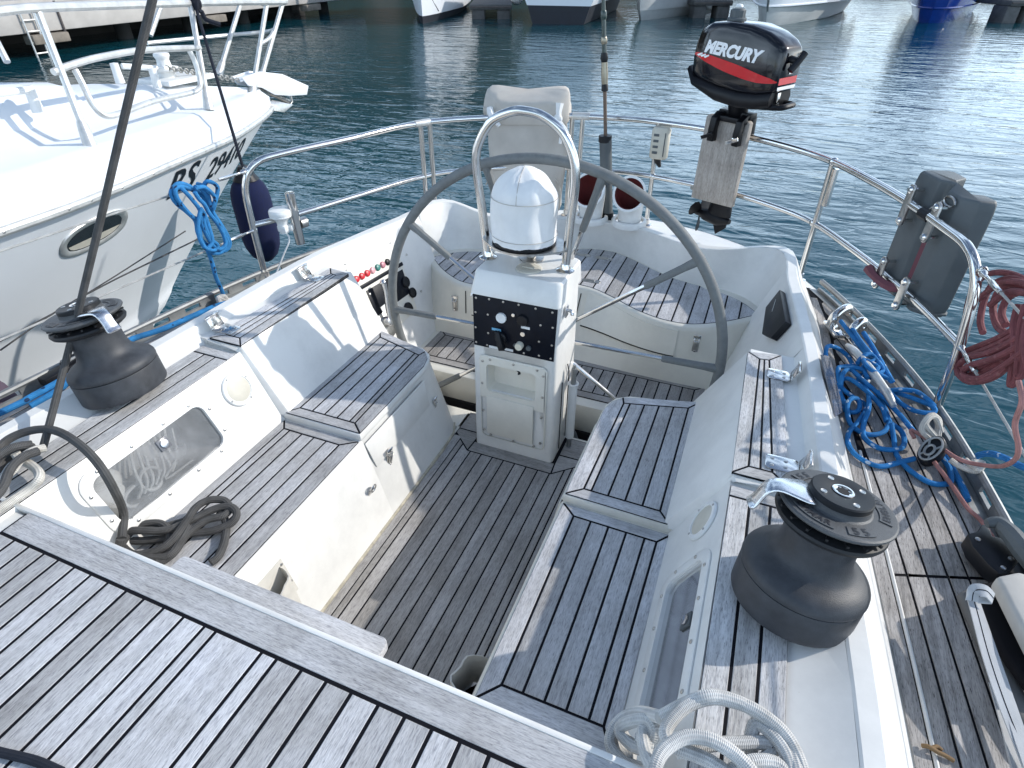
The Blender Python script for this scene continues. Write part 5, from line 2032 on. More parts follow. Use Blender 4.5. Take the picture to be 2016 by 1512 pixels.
# cowl ventilators
vents = []
for x, y, lab, rz_ in ((-0.100, 2.235, 'white cowl vent with a dark red mouth, half behind the steel hoop', -0.10), (0.125, 2.255, 'white cowl vent with a dark red mouth, right of the grey rod tube', -0.05)):
    t = thing('cowl_vent', lab, 'ventilator', 'cowl vents on the stern deck')
    B = Vector((x, y, 0.602))
    mb = MB()
    prof = [(0.098, -0.01), (0.100, 0.012), (0.096, 0.022), (0.086, 0.026), (0.080, 0.020)]
    n = 48
    rings = []
    for r, z in prof:
        rings.append([B + Vector(((r + (0.0025 if k % 2 else 0) * (1 if r > .09 else 0)) * cos(2 * pi * k / n), (r + (0.0025 if k % 2 else 0) * (1 if r > .09 else 0)) * sin(2 * pi * k / n), z)) for k in range(n)])
    mb.loft(rings)
    mb.build('base_ring', 'plastic_white', t)
    # throat bending forward into the mouth
    mb = MB()
    rings, inner = [], []
    N = 28
    path = [((0, 0.0, 0.015), 0, .066), ((0, 0.0, 0.06), 0, .068), ((0, -0.004, 0.10), 10, .072), ((0, -0.016, 0.145), 34, .080), ((0, -0.040, 0.178), 58, .088), ((0, -0.070, 0.190), 66, .094)]
    for (px_, py_, pz_), tilt, r in path:
        Rm = Matrix.Rotation(rz_, 3, 'Z') @ Matrix.Rotation(radians(tilt), 3, 'X')
        rings.append([B + Matrix.Rotation(rz_, 3, 'Z') @ Vector((px_, py_, pz_)) + Rm @ Vector((r * cos(2 * pi * k / N), r * sin(2 * pi * k / N) * 1.05, 0)) for k in range(N)])
        inner.append([B + Matrix.Rotation(rz_, 3, 'Z') @ Vector((px_, py_, pz_)) + Rm @ Vector(((r - .013) * cos(2 * pi * k / N), (r - .013) * sin(2 * pi * k / N) * 1.05, 0)) for k in range(N)])
    mb.loft(rings)
    mb.loft([rings[-1], inner[-1]])
    mb.build('cowl', 'plastic_white', t, sharp=60)
    mb = MB()
    mb.loft(list(reversed(inner)), caps=(False, True))
    mb.build('throat', 'vent_red', t, sharp=60)

# fishing rod in its grey holder tube
t = thing('fishing_rod', 'tall rod standing in a grey tube on the stern between the cowl vents', 'fishing rod')
r0, r1, r2, r3 = Vector((-0.016, 2.30, 0.594)), Vector((-0.069, 2.30, 1.054)), Vector((-0.139, 2.30, 1.687)), Vector((-0.185, 2.30, 2.10))
mb = MB()
mb.tube([r0, r0.lerp(r1, .06), r0.lerp(r1, 0.07), r1], [0.030, 0.030, 0.034, 0.034], 18)
tb = mb.build('holder_tube', 'plastic_grey', t)
for a_, b_ in ((r1 + Vector((0, 0, -.03)), r1 + Vector((-.001, 0, .004))), (r0 + Vector((0, 0, -.02)), r0 + Vector((0, 0, .04)))):
    mb = MB()
    mb.tube([a_, b_], 0.0362, 18)
    mb.build('end_ring', 'plastic_black', tb)
mb = MB()
u = lambda f: r1.lerp(r2, f)
mb.tube([u(-.02), u(.36)], 0.010, 10)
mb.build('rod_butt', plain('rod_wood', (0.13, 0.085, 0.06), 0.45), t)
mb = MB()
mb.tube([u(.355), u(.36), u(.41), u(.415)], [0.014, 0.019, 0.017, 0.015], 12)
mb.tube([u(.57), u(.60), u(.64)], [0.016, 0.021, 0.016], 12)
mb.build('grip', 'plastic_black', t)
mb = MB()
mb.tube([u(.41), u(.48), u(.50), u(.58)], [0.017, 0.019, 0.018, 0.016], 12)
mb.tube([u(.70), u(.71), u(.74), u(.75)], [0.014, 0.017, 0.017, 0.014], 12)
mb.build('reel_seat', plain('rod_gold', (0.30, 0.27, 0.21), 0.3, metal=0.7), t)
mb = MB()
mb.tube([u(.63), u(.90), u(1.0), r3], [0.0125, 0.0115, 0.010, 0.006], 10)
mb.tube([u(.87), u(.88), u(.92), u(.93)], [0.013, 0.016, 0.016, 0.013], 12)
mb.build('rod_blank', plain('rod_green', (0.035, 0.055, 0.05), 0.25), t)

# horn / float switch box on the stern rail
t = thing('rail_box', 'small white rounded box clamped to the stern rail stanchion', 'box')
bc = Vector((0.195, 2.55, 0.985))
mb = MB()
rr_ = rrect(bc.x, bc.y, 0.105, 0.07, 0.028, 5)
rs = rrect(bc.x, bc.y, 0.085, 0.05, 0.02, 5)
mb.loft([[(x, y, bc.z - 0.085) for x, y in rs], [(x, y, bc.z - 0.075) for x, y in rr_], [(x, y, bc.z + 0.075) for x, y in rr_], [(x, y, bc.z + 0.088) for x, y in rs]], caps=(True, True))
mb.build('case', 'plastic_cream', t, sharp=50)
mb = MB()
for k in range(4):
    mb.box(bc + Vector((-0.02, -0.036, 0.05 - 0.032 * k)), (0.03, 0.006, 0.014))
mb.box(bc + Vector((0.03, -0.036, 0)), (0.006, 0.004, 0.13))
mb.build('ribs', 'plastic_grey', t, bevel=0.002)
mb = MB()
mb.tube([bc + Vector((0, 0, -.085)), bc + Vector((0.0, 0, -.10)), bc + Vector((0.02, -.01, -.13))], [0.026, 0.020, 0.008], 10)
mb.build('plug', 'plastic_black', t)

# ================================================================ outboard motor and its board
T2 = Vector((0.882, -0.471, 0))
N2 = Vector((-0.471, -0.882, 0))
O2 = Vector((0.66, 2.40, 0)) + N2 * 0.035
EUP = 0.045


def ob(a, z, o=0.0):
    return O2 + T2 * a + N2 * o + Vector((0, 0, z))


bd = thing('motor_board', 'grey weathered wooden board clamped to the starboard stern rails', 'mounting board')
mb = MB()
pl = [(-0.235, 0.725), (0.030, 0.735), (0.034, 1.17), (0.02, 1.178), (-0.215, 1.178), (-0.228, 1.165)]
mb.prism([ob(a, z, -0.016) for a, z in pl], N2 * 0.034)
mb.build('board', 'board_wood', bd, bevel=0.004)
mb = MB()
mb.tube([ob(-0.255, 0.775, -0.01), ob(-0.225, 0.775, 0.0)], 0.016, 10)
mb.build('clamp_bolt', 'steel_dull', bd)

om = thing('outboard_motor', 'small black outboard motor with a red swoosh hung on the stern rail board', 'outboard motor')
# cowling: side outline swept across its width, narrower at roof and nose
W2 = 0.105


def cow(k):
    pass


secs = []
# (a, z bottom, z top) stations along the engine, tail to nose, measured on the near side
st = [(-0.325, 1.395, 1.480), (-0.315, 1.365, 1.535), (-0.295, 1.350, 1.575), (-0.24, 1.335, 1.602), (-0.14, 1.318, 1.612), (-0.02, 1.308, 1.604), (0.07, 1.310, 1.580), (0.135, 1.325, 1.548), (0.160, 1.335, 1.525), (0.168, 1.345, 1.512)]
NS = 28


def cowl_sec(a, zb, zt, wid):
    g = []
    zc, hz = (zb + zt) / 2, (zt - zb) / 2
    for k in range(NS):
        t_ = 2 * pi * k / NS
        e = 0.26
        cx_ = (abs(cos(t_)) ** e) * (1 if cos(t_) >= 0 else -1)
        cz_ = (abs(sin(t_)) ** e) * (1 if sin(t_) >= 0 else -1)
        w = wid * (1.0 - 0.16 * max(0, cz_) - 0.10 * max(0, -cz_))
        g.append(ob(a, zc + cz_ * hz, 0) + N2 * (cx_ * w))
    return g


OFF = -0.02
widths = [0.070, 0.090, 0.102, 0.112, 0.118, 0.118, 0.112, 0.102, 0.094, 0.086]
mb = MB()
mb.loft([cowl_sec(a, zb, zt, w) for (a, zb, zt), w in zip(st, widths)], caps=(True, True))
cwl = mb.build('cowling', 'engine_black', om, sharp=55)


def cow_side(u, v, out=0.002):
    """u 0..1 tail to nose, v 0..1 up the near side of the cowling"""
    f = u * (len(st) - 1)
    i = min(int(f), len(st) - 2)
    r = f - i
    a = st[i][0] * (1 - r) + st[i + 1][0] * r
    zb = st[i][1] * (1 - r) + st[i + 1][1] * r
    zt = st[i][2] * (1 - r) + st[i + 1][2] * r
    w = widths[i] * (1 - r) + widths[i + 1] * r
    zc, hz = (zb + zt) / 2, (zt - zb) / 2
    cz_ = (v * 2 - 1)
    s = abs(cz_) ** (1 / 0.26)
    c = sqrt(max(0.0, 1 - min(1, s) ** 2)) ** 0.26
    w = w * (1.0 - 0.16 * max(0, cz_) - 0.10 * max(0, -cz_))
    return ob(a, zc + cz_ * hz, 0) + N2 * (c * w + out)


# red swoosh along the side, wrapping the nose
mb = MB()
lo, hi = [], []
for k in range(25):
    u = 0.12 + 0.83 * k / 24
    v0 = 0.56 - 0.42 * (k / 24) ** 0.9 + 0.10 * (k / 24) ** 3
    wdt = 0.030 + 0.14 * sin(pi * min(1, (k / 24) * 1.02)) ** 1.3
    hi.append(cow_side(u, v0 + wdt * 0.5, 0.0015))
    lo.append(cow_side(u, v0 - wdt * 0.5, 0.0015))
mb.loft([lo, hi], closed=False)
mb.build('swoosh', 'engine_red', cwl)
# red and silver bands on the nose
mb = MB()
nose = cowl_sec(0.1655, 1.315, 1.462, 0.086)
for z0, z1, m_, nm in ((1.338, 1.368, 'engine_red', 'nose_band'), (1.315, 1.330, 'lettering_white', 'nose_strip')):
    q = MB()
    pts0 = [ob(0.1695, z0 + .03, 0.078 - 0.156 * k / 6) + T2 * 0.0 for k in range(7)]
    pts1 = [ob(0.1695, z1 + .03, 0.080 - 0.160 * k / 6) for k in range(7)]
    q.loft([pts0, pts1], closed=False)
    q.build(nm, m_, cwl)
q = MB()
q.box(ob(0.170, 1.435, -0.01), (0.002, 0.03, 0.05), frame_from((0, 0, 1), T2))
q.build('nose_mark', 'lettering_white', cwl)
# the name on the side of the cowling
v, f = text_mesh('MERCURY', 0.080, 0.0042, 0.30)
wd = max(p[0] for p in v)
mb = MB()
pts = []
for p in v:
    x = p[0] / wd
    a = -0.245 + 0.325 * x
    # find u for this a
    for i in range(len(st) - 1):
        if st[i][0] <= a <= st[i + 1][0]:
            uu = (i + (a - st[i][0]) / (st[i + 1][0] - st[i][0])) / (len(st) - 1)
            break
    i = min(int(uu * (len(st) - 1)), len(st) - 2)
    r = uu * (len(st) - 1) - i
    zb = st[i][1] * (1 - r) + st[i + 1][1] * r
    zt = st[i][2] * (1 - r) + st[i + 1][2] * r
    z = 1.478 - 0.024 * x + p[1] * 0.90
    pts.append(cow_side(uu, (z - zb) / (zt - zb), 0.0025))
mb.add(pts, f)
mb.build('lettering', 'lettering_white', cwl)
# three small waves under the first letter
mb = MB()
for k in range(3):
    a0 = -0.280 + 0.020 * k
    q = [(a0, 1.462 - .003 * k), (a0 + 0.030, 1.472 - .003 * k), (a0 + 0.033, 1.466 - .003 * k), (a0 + 0.010, 1.455 - .003 * k)]
    mb.add([ob(a, z, 0.1175) for a, z in q], [(0, 1, 2, 3)])
mb.build('emblem', 'lettering_white', cwl)
# lower pan and leg
mb = MB()
sec2 = [(-0.345, 1.372, 1.402, .090), (-0.30, 1.315, 1.362, .110), (-0.15, 1.260, 1.335, .116), (-0.02, 1.245, 1.322, .116), (0.08, 1.250, 1.325, .110), (0.150, 1.270, 1.340, .098)]
mb.loft([cowl_sec(a, zb, zt, w) for a, zb, zt, w in sec2], caps=(True, True))
mb.build('engine_pan', 'engine_matt', om, sharp=55)
mb = MB()
mb.tube([ob(-0.075, 1.28, -0.01), ob(-0.075, 1.15, -0.045)], [0.055, 0.045], 12)
mb.loft([[ob(-0.075 + 0.042 * cos(t_), 1.15, -0.055) + N2 * (0.026 * sin(t_)) for t_ in [2 * pi * k / 14 for k in range(14)]],
         [ob(-0.085 + 0.045 * cos(t_), 0.80, -0.055) + N2 * (0.024 * sin(t_)) for t_ in [2 * pi * k / 14 for k in range(14)]],
         [ob(-0.075 + 0.072 * cos(t_), 0.70, -0.055) + N2 * (0.030 * sin(t_)) for t_ in [2 * pi * k / 14 for k in range(14)]],
         [ob(-0.078 + 0.078 * cos(t_), 0.650, -0.055) + N2 * (0.032 * sin(t_)) for t_ in [2 * pi * k / 14 for k in range(14)]]], caps=(True, True))
mb.loft([[ob(-0.130, 0.66, -.047), ob(-0.010, 0.66, -.047), ob(-0.010, 0.66, -.063), ob(-0.130, 0.66, -.063)], [ob(-0.075, 0.535, -.050), ob(-0.020, 0.585, -.050), ob(-0.020, 0.585, -.060), ob(-0.075, 0.535, -.060)]], caps=(True, True))
mb.tube([ob(-0.205, 0.632, -.055), ob(-0.16, 0.630, -.055), ob(-0.07, 0.625, -.055), ob(0.0, 0.628, -.055)], [0.020, 0.036, 0.040, 0.014], 14, smooth=3)
mb.build('leg', 'engine_matt', om, sharp=50)
pr = MB()
H = ob(-0.205, 0.632, -0.055)
pr.tube([H - T2 * 0.03, H - T2 * 0.028, H + T2 * 0.03], [0.006, 0.02, 0.026], 12)
for k in range(3):
    a0 = 0.5 + k * 2.094
    d = (N2 * cos(a0) + Vector((0, 0, 1)) * sin(a0))
    e = (N2 * -sin(a0) + Vector((0, 0, 1)) * cos(a0))
    bl = []
    for s, w, tw in ((0.02, .016, .014), (0.05, .036, .016), (0.08, .042, .014), (0.105, .03, .008), (0.115, .010, .002)):
        bl.append([H + d * s + e * w + T2 * tw, H + d * s + T2 * 0.003, H + d * s - e * w - T2 * tw, H + d * s - T2 * 0.004])
    pr.loft(bl, caps=(True, True))
pr.build('propeller', 'engine_matt', om, sharp=60)
# clamp bracket over the board with its two screws
mb = MB()
for a in (-0.150, 0.0):
    mb.loft([[ob(a - 0.018, z, o - 0.02), ob(a + 0.018, z, o - 0.02), ob(a + 0.018, z, o + 0.02), ob(a - 0.018, z, o + 0.02)] for z, o in ((1.06, 0.05), (1.12, 0.055), (1.18, 0.045), (1.205, 0.0), (1.19, -0.05), (1.08, -0.06))], caps=(True, True))
mb.box(ob(-0.075, 1.175, 0.03), (0.19, 0.03, 0.026), frame_from((0, 0, 1), T2))
mb.box(ob(-0.075, 1.195, -0.03), (0.19, 0.06, 0.03), frame_from((0, 0, 1), T2))
mb.build('clamp_bracket', 'engine_matt', om, bevel=0.004)
for a, mt in ((-0.150, 'engine_matt'), (0.0, 'steel')):
    mb = MB()
    mb.tube([ob(a, 1.10, 0.03), ob(a, 1.10, 0.095)], 0.008, 8)
    mb.box(ob(a, 1.092, 0.10), (0.075, 0.008, 0.018), Matrix.Rotation(-0.45, 3, 'Y') @ frame_from((0, 0, 1), T2))
    mb.build('clamp_screw', mt, om, bevel=0.002)
# fuel cap, starter handle, carry grip
mb = MB()
FCP = ob(-0.165, 1.606, 0.0)
mb.lathe([(0.046, 0), (0.046, 0.012), (0.040, 0.016), (0.038, 0.014)], 20, Matrix.Translation(FCP))
n = 24
rg = []
for z, r in ((0.010, .034), (0.045, .034), (0.052, .029), (0.053, .010)):
    rg.append([FCP + Vector(((r + (0.003 if k % 2 and z < .05 else 0)) * cos(2 * pi * k / n), (r + (0.003 if k % 2 and z < .05 else 0)) * sin(2 * pi * k / n), z)) for k in range(n)])
mb.loft(rg, caps=(False, True))
mb.build('fuel_cap', 'plastic_grey', om)
mb = MB()
mb.ball(FCP + Vector((0, 0, .060)), 0.017, 10, 6, (1.1, 1, 0.7))
mb.build('vent_screw', 'plastic_white', om)
mb = MB()
s0 = ob(0.165, 1.475, 0.02)
mb.tube([s0, s0 + T2 * 0.035 + Vector((0, 0, -.006))], 0.016, 10)
mb.tube([s0 + T2 * 0.052 + Vector((-.0, 0, .028)) + N2 * -.028, s0 + T2 * 0.042 + Vector((0, 0, -.010)), s0 + T2 * 0.030 + Vector((0, 0, -.045)) + N2 * .03], 0.0155, 10)
mb.build('starter_grip', 'plastic_black', om)
mb = MB()
gp_ = [ob(0.06, 1.262, 0.06), ob(0.185, 1.272, 0.055), ob(0.205, 1.276, 0.0), ob(0.19, 1.276, -0.055), ob(0.06, 1.268, -0.06)]
mb.tube(gp_, 0.014, 8, smooth=4)
mb.build('carry_grip', 'engine_matt', om)
mb = MB()
mb.box(ob(0.160, 1.308, 0.035), (0.012, 0.02, 0.05), frame_from((0, 0, 1), T2))
mb.build('cowl_latch', 'steel', om, bevel=0.002)

# ================================================================ grey float case on the starboard rail
gc = thing('liferaft_case', 'moulded grey twin-lobed case strapped outside the starboard stern rail', 'case')
T3 = Vector((0.382, -0.924, 0))
N3 = Vector((0.924, 0.382, 0))
O3 = Vector((1.395, 1.405, 0))


def gb(a, d, z):
    return O3 + T3 * a + N3 * d + Vector((0, 0, z))


plan = [(-0.235, 0.028), (-0.105, 0.028), (-0.090, 0.055), (-0.055, 0.055), (-0.040, 0.028), (0.030, 0.028), (0.080, 0.070), (0.090, 0.125), (0.072, 0.140), (0.012, 0.136), (-0.020, 0.080), (-0.095, 0.085), (-0.130, 0.146), (-0.215, 0.150), (-0.238, 0.135), (-0.245, 0.055)]


def shrink(pl, k, c=(-0.06, 0.08)):
    return [(c[0] + (a - c[0]) * k, c[1] + (d - c[1]) * k) for a, d in pl]


mb = MB()
zz = [(0.728, 0.92), (0.738, 0.965), (0.775, 1.0), (1.135, 1.0), (1.170, 0.97), (1.180, 0.92)]
mb.loft([[gb(a, d, z + (0.02 if k > 2 and a < -0.05 else 0)) for a, d in shrink(plan, s)] for k, (z, s) in enumerate(zz)], caps=(True, True))
mb.build('shell', 'plastic_grey', gc, bevel=0.010, sharp=45)
mb = MB()
mb.loft([[gb(a, d, 0.742) for a, d in shrink(plan, 1.03)], [gb(a, d, 0.752) for a, d in shrink(plan, 1.03)]], caps=(True, True))
mb.build('base_flange', 'plastic_grey', gc, bevel=0.003)
for a, z0, z1 in ((-0.165, 1.005, 1.165), (0.005, 1.005, 1.155), (-0.165, 0.735, 0.875), (0.005, 0.725, 0.865)):
    mb = MB()
    out = [(y, z) for y, z in rrect(a, (z0 + z1) / 2, 0.038, z1 - z0, 0.018, 4)]
    mb.prism([gb(y, -0.022, z) for y, z in out], N3 * 0.010)
    cl = mb.build('clamp_strap', 'steel_dull', gc, bevel=0.002)
    mb = MB()
    for z in (z0 + 0.02, z1 - 0.02):
        mb.lathe([(0.014, 0), (0.014, 0.004), (0.008, 0.010), (0.0001, 0.010)], 12, place(frame_from(-N3), gb(a, -0.022, z)))
        mb.tube([gb(a, -0.02, z), gb(a, 0.03, z)], 0.007, 6)
        mb.build('bolt', 'steel', cl)
        mb = MB()
mb = MB()
mb.prism([gb(-0.090, 0.048, 1.07), gb(-0.058, 0.048, 1.07), gb(-0.055, 0.048, 0.80), gb(-0.088, 0.048, 0.80)], N3 * 0.004)
mb.tube([gb(-0.035, 0.05, 0.80), gb(-0.09, 0.0, 0.775), gb(-0.17, -0.03, 0.785), gb(-0.22, -0.035, 0.80)], [0.012, 0.02, 0.016, 0.022], 6, smooth=3)
mb.build('webbing', 'strap_maroon', gc)
mb = MB()
mb.tube([gb(0.0 + 0.03 * cos(a), 0.02, 1.155 + 0.016 * sin(a)) for a in [2 * pi * k / 14 for k in range(14)]], 0.004, 6, closed=True)
mb.tube([gb(-0.03, 0.02, 1.15), gb(-0.05, 0.0, 1.115), gb(-0.06, -0.01, 1.09)], 0.003, 6, smooth=3)
mb.build('wire_loop', 'steel_dull', gc)
mb = MB()
mb.tube([gb(-0.075, -0.01, 1.09), gb(-0.02, -0.01, 1.09)], 0.021, 10)
mb.build('rail_tape', 'plastic_black', gc)

# ================================================================ deck gear and ropes
def rope(name, lab, mat, paths, r, n=8, steps=5, group=None, cat='rope'):
    mb = MB()
    for p in paths:
        mb.tube(p, r, n, smooth=steps)
    o = mb.build(name, mat, sharp=80)
    return tag(o, lab, cat, group)


# blue mooring line lying in loops on the starboard side deck
B = 0.0105
rope('mooring_line', 'bright blue rope in loose loops on the starboard side deck', 'rope_blue', [
    [(1.2404, 1.5513, 0.56), (1.322, 1.3413, 0.55), (1.3843, 1.2621, 0.54), (1.3583, 1.1832, 0.53), (1.3091, 1.2206, 0.51), (1.2698, 1.3286, 0.52), (1.2072, 1.3281, 0.55), (1.1763, 1.2646, 0.56), (1.1928, 1.0857, 0.53), (1.2192, 0.9851, 0.51), (1.2488, 0.951, 0.505), (1.2791, 0.9439, 0.505), (1.2991, 0.968, 0.51), (1.2949, 1.0122, 0.52), (1.267, 0.9932, 0.53), (1.2546, 0.9523, 0.52), (1.2628, 0.8802, 0.505), (1.2903, 0.8367, 0.505), (1.33, 0.8293, 0.505), (1.3703, 0.8571, 0.51), (1.3927, 0.9141, 0.515)],
    [(1.3927, 0.9141, 0.515), (1.3857, 1.0269, 0.505), (1.3664, 1.1326, 0.51), (1.3417, 1.2027, 0.53), (1.2998, 1.2196, 0.54), (1.2383, 1.1864, 0.545), (1.2228, 1.157, 0.545), (1.2368, 1.0825, 0.52), (1.2801, 1.0303, 0.515), (1.3246, 1.0019, 0.505), (1.2932, 0.8927, 0.505), (1.2602, 0.8184, 0.505), (1.2549, 0.7475, 0.502), (1.2834, 0.6903, 0.502), (1.3426, 0.6671, 0.502), (1.3967, 0.7015, 0.505), (1.4513, 0.7418, 0.51)],
    [(1.2333, 1.0662, 0.53), (1.2385, 1.1291, 0.55), (1.267, 1.1672, 0.55), (1.308, 1.1025, 0.55), (1.3666, 1.0366, 0.54), (1.4208, 0.9585, 0.53), (1.4523, 0.8799, 0.53), (1.4587, 0.8679, 0.53)],
    [(1.2435, 1.169, 0.55), (1.2911, 1.1726, 0.56), (1.3464, 1.1548, 0.55), (1.3932, 1.114, 0.53), (1.4342, 1.0959, 0.53), (1.4723, 1.0488, 0.55), (1.5197, 1.0054, 0.56), (1.5252, 0.9836, 0.55), (1.4764, 0.9835, 0.54), (1.436, 1.0292, 0.53), (1.4054, 1.0768, 0.535), (1.4116, 1.0889, 0.545), (1.473, 1.0851, 0.56), (1.5038, 1.0332, 0.57), (1.5281, 1.0088, 0.56)],
    [(1.3927, 0.9141, 0.515), (1.4303, 0.8881, 0.505), (1.4308, 0.8159, 0.505), (1.4016, 0.77, 0.51), (1.3467, 0.7558, 0.51), (1.3056, 0.7955, 0.51), (1.3072, 0.8764, 0.51), (1.3219, 0.9498, 0.53), (1.324, 1.0607, 0.535), (1.2951, 1.1307, 0.54)],
    [(1.3945, 0.8992, 0.52), (1.4023, 0.8352, 0.503), (1.4021, 0.7513, 0.503), (1.4326, 0.6849, 0.503), (1.4853, 0.6442, 0.503), (1.5309, 0.6535, 0.505), (1.546, 0.6737, 0.51), (1.5472, 0.7311, 0.515), (1.5267, 0.7823, 0.52)],
    [(1.2895, 1.2105, 0.56), (1.3111, 1.2622, 0.57), (1.3398, 1.282, 0.57), (1.3545, 1.2646, 0.56), (1.3101, 1.1919, 0.56), (1.3235, 1.127, 0.55)],
    [(1.3682, 1.2545, 0.56), (1.3833, 1.1994, 0.555), (1.3433, 1.1565, 0.56), (1.357, 1.1951, 0.57), (1.3071, 1.2206, 0.575), (1.3225, 1.1499, 0.58), (1.3832, 1.1548, 0.555), (1.4074, 1.1361, 0.55)],
    [(1.2299, 1.0734, 0.5), (1.2559, 0.9779, 0.502), (1.2295, 1.087, 0.515), (1.2552, 1.1144, 0.54), (1.3068, 1.0563, 0.545), (1.3658, 0.984, 0.53), (1.3838, 0.9232, 0.51)],
], 0.0088, 8, 5)
rope('mooring_line', 'two taut blue parts of rope leading through the chrome fairleads to the starboard cleat', 'rope_blue', [
    [(1.3269, 1.4786, 0.56), (1.3621, 1.3493, 0.555), (1.3982, 1.1683, 0.555), (1.4092, 1.1369, 0.55)],
    [(1.2824, 1.4834, 0.565), (1.3203, 1.3657, 0.56), (1.3673, 1.2424, 0.56), (1.3833, 1.1994, 0.555)],
], 0.0095)
rope('mooring_line', 'blue rope slung over the starboard toe rail at the picture edge', 'rope_blue', [
    [(1.66, 0.5148, 0.7376), (1.66, 0.606, 0.6664), (1.655, 0.6855, 0.6259), (1.65, 0.7798, 0.5693), (1.64, 0.8278, 0.5094), (1.635, 0.8156, 0.4605), (1.63, 0.7495, 0.4369), (1.63, 0.6523, 0.4378), (1.63, 0.5596, 0.4643)],
    [(1.5361, 0.8511, 0.5), (1.561, 0.7667, 0.5), (1.58, 0.6621, 0.5), (1.5842, 0.6055, 0.5)],
], 0.0105)
# blue line along the port toe rail
rope('mooring_line', 'long blue line lying along the port toe rail', 'rope_blue_dark', [
    [(-1.70, -1.2, .56), (-1.5252, -0.3077, 0.557), (-1.5105, -0.1745, 0.557), (-1.5068, -0.0804, 0.557), (-1.5086, 0.0678, 0.557), (-1.5227, 0.2413, 0.556), (-1.4675, 0.3721, 0.556), (-1.4367, 0.5103, 0.556), (-1.4103, 0.6189, 0.556), (-1.389, 0.6596, 0.556)],
    [(-1.503, -0.1926, 0.53), (-1.4871, -0.0926, 0.54), (-1.484, -0.0497, 0.55), (-1.4973, 0.0449, 0.55)],
], 0.0125)
rope('rope_coil', 'bright blue rope coil hung on the upper port lifeline', 'rope_blue_dark', [
    [(-1.475, 0.7725, 1.012), (-1.46, 0.7172, 1.0716), (-1.455, 0.6634, 1.096), (-1.45, 0.617, 1.0767), (-1.45, 0.6201, 1.0337), (-1.45, 0.654, 0.9861), (-1.45, 0.6871, 0.9305), (-1.45, 0.6796, 0.8758), (-1.45, 0.7014, 0.8206), (-1.455, 0.7591, 0.7609), (-1.46, 0.8171, 0.7499), (-1.46, 0.8407, 0.7784), (-1.46, 0.8276, 0.8447), (-1.46, 0.7975, 0.9263), (-1.465, 0.782, 0.9879), (-1.47, 0.7606, 1.0448)],
    [(-1.49, 0.7813, 1.0186), (-1.44, 0.6752, 1.0818), (-1.43, 0.6266, 1.0888), (-1.43, 0.6206, 1.0488), (-1.43, 0.651, 0.9788), (-1.43, 0.6843, 0.9229), (-1.43, 0.6679, 0.8599), (-1.43, 0.6866, 0.7961), (-1.44, 0.7495, 0.7598), (-1.44, 0.8108, 0.7805), (-1.445, 0.8052, 0.8597), (-1.45, 0.7876, 0.9425), (-1.45, 0.7901, 1.0097), (-1.46, 0.7963, 1.0444), (-1.5, 0.7936, 1.0537)],
    [(-1.5, 0.8105, 1.0087), (-1.46, 0.8025, 1.0603), (-1.44, 0.8155, 1.0633), (-1.43, 0.8335, 1.0372), (-1.43, 0.8127, 0.9986), (-1.44, 0.7845, 0.9608), (-1.45, 0.7875, 0.9881), (-1.44, 0.7557, 1.0499), (-1.43, 0.7204, 1.0699)],
    [(-1.43, 0.7173, 1.0623), (-1.425, 0.7562, 1.0602), (-1.425, 0.7871, 1.0293), (-1.43, 0.8043, 0.9922), (-1.44, 0.7867, 0.951)],
    [(-1.42, 0.702, 1.0552), (-1.42, 0.7135, 1.0214), (-1.42, 0.7309, 0.994), (-1.42, 0.7424, 0.9499), (-1.42, 0.7686, 0.8951), (-1.42, 0.7833, 0.8377), (-1.42, 0.7797, 0.7955), (-1.425, 0.7487, 0.7822), (-1.425, 0.7165, 0.8092), (-1.42, 0.6966, 0.8625), (-1.42, 0.6911, 0.922), (-1.42, 0.7007, 0.9749), (-1.42, 0.6816, 1.0248), (-1.42, 0.6537, 1.0758), (-1.44, 0.6515, 1.0887)],
    [(-1.41, 0.7012, 0.9871), (-1.41, 0.663, 0.9332), (-1.41, 0.6483, 0.8818), (-1.41, 0.6599, 0.824), (-1.415, 0.7121, 0.7932), (-1.42, 0.735, 0.8077), (-1.42, 0.7106, 0.8455), (-1.415, 0.697, 0.9206), (-1.41, 0.7097, 0.9509), (-1.41, 0.6988, 0.9879)],
    [(-1.415, 0.7139, 0.9488), (-1.415, 0.7146, 0.8915), (-1.415, 0.7102, 0.8346), (-1.415, 0.6792, 0.8157)],
    [(-1.44, 0.6223, 1.0618), (-1.44, 0.6348, 1.0218), (-1.44, 0.6656, 0.9638), (-1.44, 0.6888, 0.9381)],
], 0.0092, 8, 5, cat='rope coil')
rope('rope_tail', 'end of the blue coil hanging down to the white knot on the toe rail', 'rope_blue_dark', [
    [(-1.44, 0.6928, 0.8016), (-1.46, 0.7119, 0.737), (-1.48, 0.7243, 0.6445), (-1.5, 0.7491, 0.5635), (-1.51, 0.7593, 0.5021)]], 0.0095)
rope('rope_knot', 'small white knotted whipping on the port toe rail', 'rope_white', [
    [(-1.51, 0.7194, 0.5269), (-1.5, 0.7489, 0.5284), (-1.5, 0.7578, 0.4993), (-1.5, 0.7208, 0.5064), (-1.505, 0.7226, 0.5318), (-1.5, 0.7483, 0.5094), (-1.5, 0.8037, 0.477), (-1.5, 0.7695, 0.4769)]], 0.012, cat='knot')

# dark red rope coil on the starboard lifeline
R_ = []
random.seed(11)


def lob(pts, dx):
    return pts


